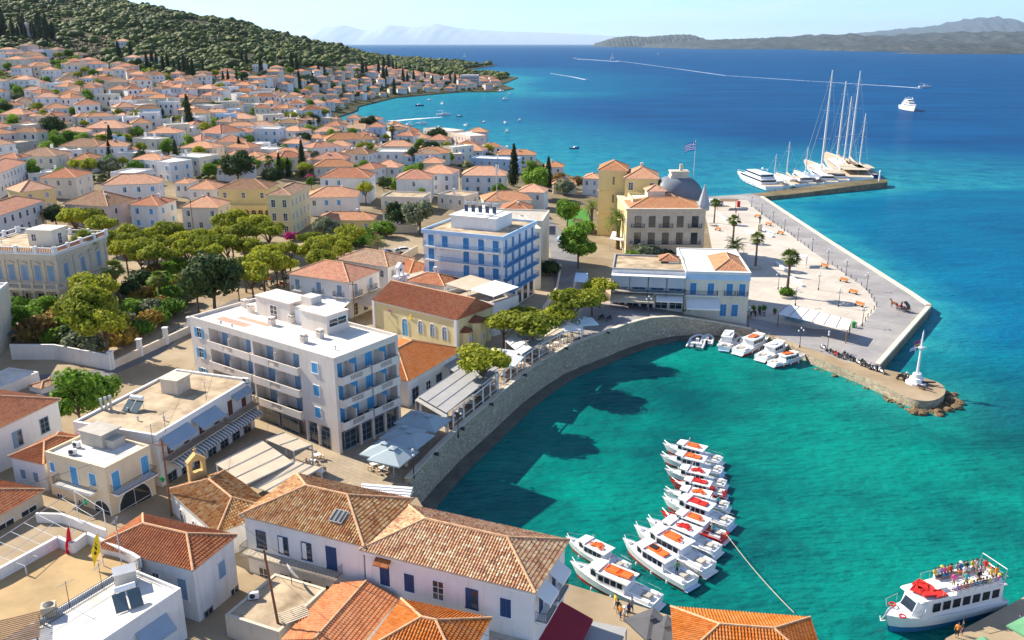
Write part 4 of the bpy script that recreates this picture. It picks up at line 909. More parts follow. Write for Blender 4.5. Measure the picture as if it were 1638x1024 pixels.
m = MB(); m.box(-12.2*k, -5.5*k, -d2+2.2, -d2+3.6, hh_+.03, hh_+.05); m.box(-10*k, -3*k, -d2+4.3, -d2+5.3, hh_+.03, hh_+.05); b.part('roof_marking', m, mat('faded_terracotta_paint', (.58, .30, .22), var=.15))
for x, y in ((-13.5, 2.6), (-10.6, 1.5), (-9.7, 3.2), (-3, -.8), (-1.5, 1.6), (6.6, -3.2), (6.9, -.6)): b.chimney(x*k, y, hh_, .8, .8, M_hot)
# white house with tiled roof and awnings behind the hotel
b = B('house', 'white two-storey house with red hip roof and tan cafe awning behind the hotel', 'house', (462, 438), (558, 451.5), (598, 431.5), 13.2, 6.0)
b.wall(M_white); b.roof_hip(.3, .42, T_rd2); zu = b.h-3.0
for u in (-.36, 0, .34): b.win('F', u*b.w, zu, 1.1, 2.1, 'door', M_gblue); b.balcony('F', u*b.w, zu-.1, 2.3, .9)
for u in (-.3, .2): b.win('R', u*b.d, zu, 1.1, 2.1, 'door', M_gblue); b.balcony('R', u*b.d, zu-.1, 2.3, .9)
b.awning('R', 0, 3.6, b.d*.95, 4.0, 1.0, M_can3); b.awning('F', b.w*.25, 3.6, b.w*.55, 2.6, .8, M_canw); b.awning('F', -b.w*.05, 4.0, 2.4, 1.6, .3, mat('blue_canvas', (.03, .25, .6)))
b.row('F', 3, .2, 1.4, 2.3, 'glass', M_dark); b.row('R', 3, .2, 1.4, 2.3, 'glass', M_dark)
for A_, B_, D_, h_, T_, lb in (((538, 414), (620, 427), 9, 6, T_br2, 'white house with brown roof and square chimney between church belfry and park'), ((620, 425), (655, 437), 7, 5, T_rd2, 'small house with red tiles close behind the church bell tower'),
                               ((650.5, 449), (710, 457), (732, 445), 6.2, T_rd2, 'white house with red hip roof between church and blue-shuttered hotel')):
 b = B('house', lb, 'house', A_, B_, D_, None, h_); b.wall(M_white); b.roof_hip(.3, .4, T_); b.row('F', 2, h_-2.4, .9, 1.4, 'glass', M_grey); b.row('R', 2, h_-2.4, .9, 1.4, 'shut', M_grey)
b.chimney(0, 1, b.h+.5)
b = B('terrace_annexe', 'white annexe with beige roof canopies between the church and blue hotel', 'annexe', (712, 474), (790, 493), (803, 473), 10.6, 5.0)
b.wall(M_white); b.roof_flat(.9, M_conc, M_white, .15)
for i, (x0, x1) in enumerate(((-b.w/2, -.2), (.2, b.w/2))):
 m = MB(); m.add([(x0, -b.d/2, b.h+2.5), (x1, -b.d/2, b.h+2.2), (x1, b.d/2, b.h+2.5), (x0, b.d/2, b.h+2.8), (x0, -b.d/2, b.h+2.4), (x1, -b.d/2, b.h+2.1), (x1, b.d/2, b.h+2.4), (x0, b.d/2, b.h+2.7)], [(0, 1, 2, 3), (7, 6, 5, 4), (0, 4, 5, 1), (1, 5, 6, 2), (2, 6, 7, 3), (3, 7, 4, 0)])
 m.tube([(x0+.1, -b.d/2+.1, b.h), (x0+.1, -b.d/2+.1, b.h+2.4)], .06, 4); m.tube([(x1-.1, -b.d/2+.1, b.h), (x1-.1, -b.d/2+.1, b.h+2.2)], .06, 4)
 b.part('canopy', m, M_can3 if i == 0 else M_canw)
b.row('F', 3, 1.0, 1.4, 1.8, 'glass', M_dark)
# church
b = B('church', 'pale yellow church with red tiled gable roof and arched windows', 'church', (598, 480), (729.6, 511.5), (781, 488.5), 10.9, 5.0); CH = b
b.wall(M_pyel)
rf = b.roof_hip(.25, .5, T_rd2 if False else T_red, True, gable='LR')
rz_ = b.rise
m = MB(); hd = b.d/2
for x in (-b.w/2, b.w/2): m.add([(x-.1, -hd, b.h), (x+.1, -hd, b.h), (x+.1, hd, b.h), (x-.1, hd, b.h), (x-.1, 0, b.h+rz_-.05), (x+.1, 0, b.h+rz_-.05)], [(0, 3, 2, 1), (0, 1, 5, 4), (2, 3, 4, 5), (0, 4, 3), (1, 2, 5)])
b.part('gable', m, M_pyel)
m = MB()
for sx in (-1, 1):
 for sy in (-1, 1): m.box(sx*b.w/2-.28, sx*b.w/2+.28, sy*hd-.28 if sy < 0 else hd-.28, sy*hd+.28, -1, b.h)
m.box(-b.w/2-.12, b.w/2+.12, -hd-.12, -hd, b.h-.35, b.h-.05); b.part('corner_trim', m, M_trim)
b.win('F', -b.w*.11, .3, 1.4, 3.4, 'arch', M_lblue, name='door')
for u in (.08, .22, .36): b.win('F', u*b.w*1.02, 1.6, 1.1, 2.4, 'arch', M_gblue)
for (y, r, hh2) in ((0, 1.9, 4.6), (-2.9, 1.2, 3.3), (2.7, 1.2, 3.3)):
 m = MB(); m.lathe([(r, -1), (r, hh2)], 8, (b.w/2+.2, y, 0), 0, 1, math.pi/8); ap = b.part('apse', m, M_pyel)
 m = MB(); m.lathe([(r+.25, hh2), (r+.2, hh2+.1), (.05, hh2+.9)], 8, (b.w/2+.2, y, 0), 0, 1, math.pi/8); ob('apse_roof', m.mesh('apse_roof', mat('dark_red_tiles', (.25, .09, .05), var=.2)), ap)
 ob('window', winmesh(.5, 1.2, 'arch', M_gblue), ap, (b.w/2+.2+r*.93, y, 1.4), math.pi/2)
# belfry over the far left gable
m = MB(); x = -b.w/2+.4; z0 = b.h+.6
def tower(m, x, y, z0, s_):
 for sy in (-1, 1): m.box(x-.5*s_, x+.5*s_, y+sy*1.1*s_-.3, y+sy*1.1*s_+.3, z0, z0+2.6)
 m.box(x-.5*s_, x+.5*s_, y-.3, y+.3, z0, z0+2.2)
 m.box(x-.6*s_, x+.6*s_, y-1.5*s_, y+1.5*s_, z0+2.6, z0+2.9); m.box(x-.55*s_, x+.55*s_, y-1.5*s_, y+1.5*s_, z0-1.5, z0)
 for sy in (-1, 1): m.box(x-.35, x+.35, y+sy*.55-.2, y+sy*.55+.2, z0+2.9, z0+4.3)
 m.box(x-.4, x+.4, y-.85, y+.85, z0+4.3, z0+4.6)
 m.add([(x-.4, y-.85, z0+4.6), (x+.4, y-.85, z0+4.6), (x+.4, y+.85, z0+4.6), (x-.4, y+.85, z0+4.6), (x-.4, y, z0+5.4), (x+.4, y, z0+5.4)], [(0, 3, 2, 1), (0, 1, 5, 4), (2, 3, 4, 5), (0, 4, 3), (1, 2, 5)])
tower(m, x, hd*.35, z0, 1.0); bf = b.part('belfry', m, M_trim)
for zz2, yy in ((1.4, -.55), (1.4, .55), (3.6, 0)): ob('bell', MB().lathe([(.02, .8), (.16, .7), (.2, .35), (.32, .1), (.3, .05)], 8, (x, hd*.35+yy, z0+zz2)).mesh('bell', M_metal), bf)
# house in front of the church
b = B('house', 'low white house with two joined orange tiled roofs directly below the church', 'house', (652, 609), (738, 558.5), (672, 528), 9.3, 4.9)
b.wall(M_white); b.roof_hip(.3, .38, T_orange, True)
b.win('F', -b.w*.38, .1, 1.6, 2.5, 'gdoor', M_dark, M_gblue); b.win('F', -b.w*.15, 1.0, 1.2, 1.4, 'glass', M_gblue); b.win('F', b.w*.05, .1, 1.5, 2.4, 'gdoor', M_dark, M_gblue); b.win('F', b.w*.3, 1, 1.2, 1.4, 'glass', M_gblue)
b.win('L', 0, .6, 1.8, 2.0, 'glass', M_grey, M_trim)
# blue shuttered hotel
b = B('hotel', 'white five-storey hotel with vivid blue doors and long blue balconies', 'hotel', (677, 370), (803.5, 382), (858, 357), 20.6, 5.2); BH = b
b.wall(M_white); b.roof_flat(.5, M_tanroof, M_pblue, .25, over=.35)
fs = (b.h-4.2)/4
for i in range(4):
 z = 4.2+fs*i
 for q, u in enumerate((-.40, -.22, .05, .24, .42)):
  if i == 3 or i == 0 or q != 1: b.win('F', u*b.w, z+.05, 1.3, 2.2, 'door', M_blue)
 if i: b.balcony('F', 0, z, b.w*.96, 1.1, M_white, M_blue)
 for q in range(5): b.win('R', -b.d*.40+b.d*.8*q/4, z+.05, 1.1, 2.2, 'door', M_blue)
 b.balcony('R', 0, z, b.d*.94, 1.3, M_blue if i else M_lblue, M_blue)
 for q in range(3):
  loc, rz = b.face('F', (-.3+.3*q)*b.w, z+fs-.75); ob('air_conditioner', cached('acb', lambda: MB().box(-.4, .4, -.35, 0, 0, .55).mesh('ac', M_trim)), b.root, loc, rz)
for q in range(5): b.win('R', -b.d*.38+b.d*.76*q/4, .2, 1.6, 3.0, 'glass', M_dark, M_brown)
b.row('F', 4, .6, 1.4, 2.2, 'glass', M_dark)
m = MB(); m.box(-b.w*.30, b.w*.28, -b.d*.18, b.d*.3, b.h, b.h+2.6); m.box(-b.w*.32, b.w*.16, -b.d*.2, b.d*.32, b.h+2.6, b.h+2.75); rh = b.part('roof_house', m, M_white)
for u in (-.18, -.02): ob('window', winmesh(1.0, 1.3, 'shut', M_trim), rh, (u*b.w, -b.d*.18, b.h+.8), 0)
for q in range(5):
 m = MB(); x = -b.w*.16+q*1.6; m.box(x-.42, x+.42, -.8, -.7, b.h+3.2, b.h+4.6, 0); m.tube([(x-.6, -.2, b.h+5.0), (x+.6, -.2, b.h+5.0)], .28, 8, 1); m.tube([(x, -.2, b.h+2.7), (x, -.2, b.h+5)], .05, 4, 1)
 t = tag(ob('solar_heater', m.mesh('solar_heater', [mat('solar_blue', (.06, .09, .15), rough=.2), M_steel])), ['solar water heater on blue-shuttered hotel, first from its left end', 'solar water heater on blue-shuttered hotel, second from its left end', 'solar water heater on blue-shuttered hotel, middle of the five', 'solar water heater on blue-shuttered hotel, fourth from its left end', 'solar water heater on blue-shuttered hotel, last at its right end'][q], 'water heater', 'solar water heaters on the blue-shuttered hotel')
 t.location = b.world(0, 0); t.rotation_euler = (0, 0, b.ang)
b = B('house', 'tall cream building with flat roof right behind the blue-balconied hotel', 'building', (855, 368), (866, 367.5), (880, 344), 18.5, 5.2)
b.wall(M_cream); b.roof_flat(.3, M_conc, M_cream)
for z in (1, 4.5, 8, 11): b.row('R', 4, z, .9, 1.5, 'shut', M_grey)
b = B('flat_roofed_house', 'long low flat-roofed block behind the blue-balconied hotel', 'building', (740, 352), (868, 356), 14, 17, 5.3); b.wall(M_cream); b.roof_flat(.4, M_conc, M_cream)
# waterfront pair
b = B('restaurant', 'waterfront restaurant with tan flat roof, shaded upper gallery and grey blinds', 'restaurant', (979, 431), (1096.5, 435.5), (1083, 412), 12.4, 4.3); WR = b
b.wall(M_white); b.roof_flat(.35, M_tanroof, M_greyst, .3); z = 4.0
b.balcony('F', 0, z, b.w*.98, 2.0, M_beige, M_blue)
for i in range(4):
 u = -b.w*.37+b.w*.25*i; b.win('F', u, z+.1, 2.6, 2.2, 'glass', M_dark, M_trim)
 m = MB(); m.box(-b.w*.118, b.w*.118, -2.05, -2.0, .9+.2, 3.2); loc, rz = b.face('F', u, z); ob('blind', m.mesh('blind', mat('grey_blind', (.45, .47, .5), var=.05)), b.root, loc, rz)
 m = MB(); m.box(-b.w*.13, -b.w*.125, -2.1, -1.95, -4.0, 3.3); ob('post', m.mesh('post', M_metal), b.root, loc, rz)
m = MB(); m.box(-b.w/2, b.w/2, -b.d/2-2.1, -b.d/2, z+3.25, z+3.4); b.part('gallery_roof', m, M_white)
b.row('F', 5, .2, 2.4, 2.6, 'glass', M_dark)
b.awning('F', -b.w*.2, 3.6, b.w*.58, 4.5, .9, M_can3); b.awning('F', b.w*.3, 3.6, b.w*.36, 3.6, .8, M_canw)
m = MB(); m.box(b.w*.28, b.w*.42, 0, b.d*.45, b.h, b.h+.4); b.part('roof_kerb', m, M_conc)
b.roof_hip(.2, .5, T_rd2, z=b.h+.6, w=b.w*.26, d=4, cx=b.w*.28, cy=b.d*.2, name='roof_lantern')
b = B('hotel', 'cream and white waterfront hotel with blue doors and white awning', 'hotel', (1097.5, 435.5), (1200.5, 438), (1186, 400.5), 12.6, 3.4); WH = b
b.wall(M_cream); b.roof_flat(.25, M_whiteroof, M_white, .35, over=.15)
m = MB(); m.box(-b.w/2-.1, b.w/2+.1, -b.d/2-.1, b.d/2+.1, b.h-1.5, b.h-.35); b.part('frieze', m, M_pblue)
b.roof_hip(0, .5, T_or2, z=b.h+.1, w=b.w*.52, d=b.d*.6, cx=b.w*.22, cy=-b.d*.12)
z = b.h-4.6
for u in (-.38, -.1, .2, .4):
 b.win('F', u*b.w*.98, z, 1.25, 2.4, 'door', M_blue)
b.balcony('F', -b.w*.24, z, b.w*.5, 1.0); b.balcony('F', b.w*.2, z, 2.2, .9); b.balcony('F', b.w*.4, z, 2.2, .9)
b.awning('F', -b.w*.22, 3.9, b.w*.52, 3.0, 1.5, M_canw)
for u in (.12, .3): b.win('F', u*b.w, .1, 1.3, 2.5, 'door', M_blue)
b.row('R', 3, z, 1.0, 2.0, 'shut', M_blue)
# ------------------------------------------------------------------ palace hotel on the plaza
b = B('palace_hotel', 'grand three-storey stone palace hotel with orange roof facing the harbour', 'hotel', (1004, 334), (1129.5, 334), 22, 16.9, 3.0); PH = b
b.wall(M_stoneb)
m = MB(); m.box(-b.w/2-.4, b.w/2+.4, -b.d/2-.4, b.d/2+.4, b.h-.5, b.h+.05); m.box(-b.w/2-.15, b.w/2+.15, -b.d/2-.15, b.d/2+.15, 4.3, 4.6); b.part('cornice', m, M_stoneb)
b.roof_hip(-.6, .35, T_or2, z=b.h+.05, d=b.d*.55, cy=-b.d*.22)
b.roof_hip(-.6, .6, T_or2, z=b.h+.3, w=b.w*.45, d=8, cy=-b.d*.1, cx=b.w*.1)
us = [-.36, -.18, 0, .18, .37]
M_palg = mat('pale_curtained_glass', (.30, .33, .38), rough=.2)
for i, u in enumerate(us):
 b.win('F', u*b.w, 9.2, 1.5, 2.7, 'glass', M_grey, M_metal); b.win('F', u*b.w, 4.8, 1.5, 2.8, 'glass', M_grey, M_metal)
 if i % 2 == 0: b.balcony('F', u*b.w, 9.1, 3.4, .9, M_stoneb)
 b.win('F', u*b.w, .8, 1.3, 2.2, 'glass', M_dblue)
b.balcony('F', 0, 4.7, b.w*.9, 1.0, M_stoneb)
ob('side_wall', MB().box(-b.w/2-.12, -b.w/2, -b.d/2, b.d/2, -1, b.h-.5).mesh('side_wall', M_yellow), b.root)
for z in (1, 5, 9.3): b.row('L', 4, z, 1.1, 2, 'shut', M_grey, out=.14)
# corner spire
m = MB(); m.lathe([(1.5, -.5), (1.5, .6), (1.7, .7), (.25, 5.4), (.25, 5.9)], 8, (b.w/2-.4, -b.d/2+1.2, b.h)); b.part('corner_spire', m, mat('grey_slate', (.36, .38, .41), var=.1))
# yellow rear wings with orange roofs
b2 = B('palace_wing', 'bright yellow tower wing of the palace hotel beneath an orange roof', 'hotel wing', (958, 272), (1003, 273), 10, 23.5, 3.5)
b2.wall(M_yellow); b2.roof_hip(.4, .5, T_or2)
for z in (6, 11, 16): b2.win('F', .3, z, .5, 2.2, 'glass', M_dark, M_yellow)
m = MB()
for z in (7.5, 14): m.box(-b2.w/2-.15, b2.w/2+.15, -b2.d/2-.15, b2.d/2+.15, z, z+.3)
b2.part('string_course', m, M_yellow)
b2 = B('palace_wing', 'yellow rear wing of the palace hotel with dormered orange roof and white terrace', 'hotel wing', (1000, 285), (1053, 286), 12, 22, 3.3)
b2.wall(M_yellow); b2.roof_hip(.4, .5, T_or2); b2.row('F', 2, b2.h-3.2, 1.2, 2, 'glass', M_grey)
for z in (4, 8, 12): b2.row('L', 3, z, 1.1, 2, 'shut', M_grey)
b2.chimney(0, 0, b2.h+1.0, .8, 2, M_pink)
b2 = B('palace_wing', 'low yellow palace wing with orange porch roof next to the grey dome', 'hotel wing', (1012, 322), (1062, 322), 10, 17.8, 3.2)
b2.wall(M_cream); b2.roof_flat(.6, M_whiteroof, M_yellow)
b2.roof_hip(.2, .5, T_or2, z=b2.h+2.2, w=5, d=5, cx=b2.w*.3, cy=0, name='porch_roof'); ob('porch', MB().box(b2.w*.3-2.3, b2.w*.3+2.3, -2.3, 2.3, b2.h, b2.h+2.3).mesh('porch', M_cream), b2.root)
# dome
c = W(1087, 300, 20)
d = thing('dome_pavilion', 'grey domed roof pavilion with square lantern above the palace hotel', 'pavilion', (c.x, c.y+2, 3.2), b.ang, None, (.64, .7, .95))
ob('drum', MB().box(-9.5, 9.5, -7, 7, -1, 14.2).mesh('drum', M_stoneb), d); ob('cornice', MB().box(-9.9, 9.9, -7.4, 7.4, 14.2, 14.7).mesh('cornice', M_stoneb), d)
m = MB(); pr = []
for i in range(9):
 a = math.pi/2*i/8; pr.append((math.cos(a)**.9*1.0, math.sin(a)*5.6))
V = []; Fc = []
sq = [(-1, -1), (0, -1.0), (1, -1), (1, 0), (1, 1), (0, 1), (-1, 1), (-1, 0)]
for i, (r, z) in enumerate(pr):
 for x, y in sq: V.append((x*(3.6+5.6*r), y*(2.4+4.4*r), 14.7+z))
Fc = [(i*8+j, i*8+(j+1) % 8, (i+1)*8+(j+1) % 8, (i+1)*8+j) for i in range(8) for j in range(8)]+[tuple(range(64, 72))]
m.add(V, Fc); ob('dome', m.mesh('dome', mat('grey_lead', (.17, .19, .22), var=.12, rough=.5), smooth=True), d)
ob('lantern', MB().box(-3.9, 3.9, -2.7, 2.7, 20.2, 20.9).box(-3.6, 3.6, -2.4, 2.4, 20.9, 21.9).box(-4, 4, -2.8, 2.8, 21.9, 22.2).mesh('lantern', M_beige), d)
ob('chimney', MB().box(.2, 1.4, -.6, .6, 22.2, 24).mesh('chimney', M_stoneb), d)
def flag(loc, h, label, kind, rz=0., fw=2.2, fh=1.5, polem=None, r=.06, sag=.25):
 t = thing('flagpole', label, 'flag', loc, rz)
 ob('pole', MB().lathe([(r, 0), (r*.6, h), (r*1.6, h), (.01, h+r*3)], 8).mesh('pole', polem or M_pole), t)
 n = 14; V = []; Fc = []; mi = []
 rows = 9
 for j in range(rows+1):
  for i in range(n+1):
   u = i/n; V.append((-.05-u*fw*.92, math.sin(u*7+j*.3)*.16*u*fw*.5, h-.15-fh*j/rows-u*u*sag*fw+math.sin(u*5)*.04))
 for j in range(rows):
  for i in range(n):
   Fc.append((j*(n+1)+i, j*(n+1)+i+1, (j+1)*(n+1)+i+1, (j+1)*(n+1)+i))
   if kind == 'greek':
    if i < 5 and j < 5: mi.append(1 if (j == 2 or i == 2) else 0)
    else: mi.append(0 if j % 2 == 0 else 1)
   elif kind == 'byz': mi.append(3 if ((i-7)**2/10+(j-4)**2/4.5 < 1 and (i+j) % 3) else 2)
   elif kind == 'red': mi.append(1 if (4 < i < 10 and 3 < j < 6 and (i+j) % 2) else 4)
   elif kind == 'armen': mi.append(4 if j < 3 else (0 if j < 6 else 5))
   else: mi.append(1)
 m = MB(); m.v = V; m.f = Fc; m.m = mi; m.uv = [None]*len(Fc)
 me = m.mesh('flag', [mat('flag_blue', (.02, .12, .5)), mat('flag_white', (.8, .8, .82)), mat('flag_yellow', (.85, .6, .02)), mat('flag_black', (.02, .02, .02)), mat('flag_red', (.75, .01, .02)), mat('flag_orange', (.8, .3, .03))])
 ob('cloth', me, t)
 return t
flag((c.x+4, c.y+2, 20), 12, 'white flagpole with Greek flag on the grey dome of the palace hotel', 'greek', 0, 3, 2.2, r=.1)
# ------------------------------------------------------------------ mansion on the left
b = B('mansion', 'weathered neoclassical mansion with white balustraded roof terrace and columns', 'mansion', (-60, 400), (87, 405.5), (174, 378), 19.6, 6.2); MN = b
b.wall(M_beige)
b.roof_flat(.0, M_tanroof, M_white, .3, over=.5)
m = MB(); w, d_ = b.w/2+.45, b.d/2+.45
for f0, L0 in (('F', b.w+.9), ('R', b.d+.9), ('L', b.d+.9), ('K', b.w+.9)):
 n = max(3, int(L0/3.6))
 for i in range(n+1):
  u = -L0/2+L0*i/n; (x, y, z_), rz = b.face(f0, u, b.h, .3); m.box(x-.28, x+.28, y-.28, y+.28, b.h, b.h+1.35)
 for zz in (.05, .95):
  if f0 in 'FK': y = -d_+.15 if f0 == 'F' else d_-.15; m.box(-w, w, y-.12, y+.12, b.h+zz, b.h+zz+.15)
  else: x = w-.15 if f0 == 'R' else -w+.15; m.box(x-.12, x+.12, -d_, d_, b.h+zz, b.h+zz+.15)
b.part('balustrade', m, M_trim)
m = MB()
for f0, L0 in (('F', b.w), ('R', b.d)):
 n = int(L0/.35)
 for i in range(n):
  u = -L0/2+L0*(i+.5)/n; (x, y, z_), rz = b.face(f0, u, b.h, .25); m.box(x-.07, x+.07, y-.07, y+.07, b.h+.1, b.h+1.0)
b.part('balusters', m, mat('terracotta_baluster', (.45, .22, .13)))
m = MB(); m.box(.5, 5.6, -2.5, 2.2, b.h, b.h+2.8); m.box(.3, 5.8, -2.7, 2.4, b.h+2.8, b.h+3.2); rh = b.part('roof_kiosk', m, M_cream); ob('window', winmesh(.9, 1.3, 'glass', M_grey), rh, (1.8, -2.5, b.h+1), 0); ob('door', winmesh(1.0, 2, 'glass', M_grey), rh, (5.6, -.2, b.h+.2), math.pi/2)
for f0, L0, n in (('F', b.w, 7), ('R', b.d, 3)):
 for i in range(n):
  u = -L0/2+L0*(i+.5)/n; b.win(f0, u, 8.0, 1.3, 2.9, 'shut' if f0 == 'F' else 'shut', M_gblue, M_beige); b.win(f0, u, 2.0, 1.2, 3.4, 'glass', M_dark, M_beige)
  loc, rz = b.face(f0, u, 11.2); ob('pediment', cached('ped', lambda: MB().add([(-1.1, -.25, 0), (1.1, -.25, 0), (0, -.25, .5), (-1.1, 0, 0), (1.1, 0, 0), (0, 0, .5)], [(0, 1, 2), (0, 3, 4, 1), (1, 4, 5, 2), (2, 5, 3, 0)]).mesh('pediment', M_stoneb)), b.root, loc, rz)
  loc, rz = b.face(f0, u+L0/n/2, 0); ob('pilaster', cached('pil', lambda: MB().box(-.3, .3, -.18, 0, 7.4, 12.6).box(-.38, .38, -.26, 0, 12.1, 12.6).mesh('pilaster', M_stoneb)), b.root, loc, rz)
m = MB(); m.box(-b.w/2-.3, b.w/2+1.4, -b.d/2-2.4, -b.d/2, 6.6, 7.1); m.box(b.w/2, b.w/2+1.4, -b.d/2, b.d/2, 6.6, 7.1); lg = b.part('loggia_floor', m, M_stoneb)
m = MB()
for x in np.linspace(-b.w/2, b.w/2+1.1, 9): m.lathe([(.36, -1), (.36, .3), (.3, .5), (.26, 6.0), (.4, 6.3), (.4, 6.6)], 8, (x, -b.d/2-2.1, 0))
for y in np.linspace(-b.d/2+3, b.d/2-.4, 5): m.lathe([(.36, -1), (.36, .3), (.3, .5), (.26, 6.0), (.4, 6.3), (.4, 6.6)], 8, (b.w/2+1.1, y, 0))
ob('colonnade', m.mesh('colonnade', M_stoneb), lg)
m = MB()
for x in np.linspace(-b.w/2, b.w/2+1.1, 9): m.box(x-.22, x+.22, -b.d/2-2.35, -b.d/2-1.9, 7.1, 8.2)
for y in np.linspace(-b.d/2, b.d/2, 5): m.box(b.w/2+.9, b.w/2+1.35, y-.22, y+.22, 7.1, 8.2)
m.box(-b.w/2, b.w/2+1.3, -b.d/2-2.25, -b.d/2-2.05, 7.85, 8.0); m.box(b.w/2+1.05, b.w/2+1.25, -b.d/2-2, b.d/2, 7.85, 8.0); ob('balustrade', m.mesh('balustrade', M_stoneb), lg)
ob('entablature', MB().box(-b.w/2-.4, b.w/2+.4, -b.d/2-.4, b.d/2+.4, b.h-1.3, b.h-.35).mesh('entablature', M_stoneb), b.root)
# garden wall with white piers
def wall_line(name, label, pxs, h, mt, th=.3, z=None, pier=None, cap=None):
 pw = [HIT(x, y) for x, y in pxs]; t = thing(name, label, 'wall', pw[0])
 m = MB(); o = pw[0]
 for a, c_ in zip(pw, pw[1:]):
  dd = (c_-a); dd.z = 0; n = Vector((-dd.y, dd.x, 0)).normalized()*th/2; A_, C_ = a-o, c_-o
  m.add([A_-n-Vector((0, 0, .8)), C_-n-Vector((0, 0, .8)), C_+n-Vector((0, 0, .8)), A_+n-Vector((0, 0, .8)), A_-n+Vector((0, 0, h)), C_-n+Vector((0, 0, h)), C_+n+Vector((0, 0, h)), A_+n+Vector((0, 0, h))], [(0, 1, 5, 4), (1, 2, 6, 5), (2, 3, 7, 6), (3, 0, 4, 7), (4, 5, 6, 7)])
 ob('masonry', m.mesh('masonry', mt), t)
 if pier:
  L_ = sum((c_-a).length for a, c_ in zip(pw, pw[1:])); n = int(L_/pier)
  for i in range(n+1):
   s_ = L_*i/n;
   for a, c_ in zip(pw, pw[1:]):
    l = (c_-a).length
    if s_ <= l+1e-3: q = a+(c_-a)*(s_/l)-o; break
    s_ -= l
   ob('pier', cached('pier'+str(h), lambda: MB().box(-.35, .35, -.35, .35, -.5, h+1.5).box(-.45, .45, -.45, .45, h+1.5, h+1.7).mesh('pier', M_trim)), t, q)
 return t
wall_line('garden_wall', 'long beige garden wall with white piers along the dark street', [(180, 590), (305, 532)], 1.3, M_beige, .4, pier=6)
wall_line('garden_wall', 'peeling white garden wall curving left from the street corner', [(20, 575), (90, 575), (178, 592)], 2.6, M_white, .35)
wall_line('boundary_wall', 'pale wall between the park pines and the yard behind them', [(500, 420), (600, 445), (668, 405)], 2.0, M_beige, .3)
wall_line('boundary_wall', 'beige wall beside the parked cars left of the blue-balconied hotel', [(555, 395), (610, 372), (668, 372)], 2.2, M_beige, .3)
wall_line('garden_wall', 'curved cream wall along the lane right of the blue-balconied hotel', [(868, 500), (890, 468), (897, 430)], 1.2, M_beige, .3)
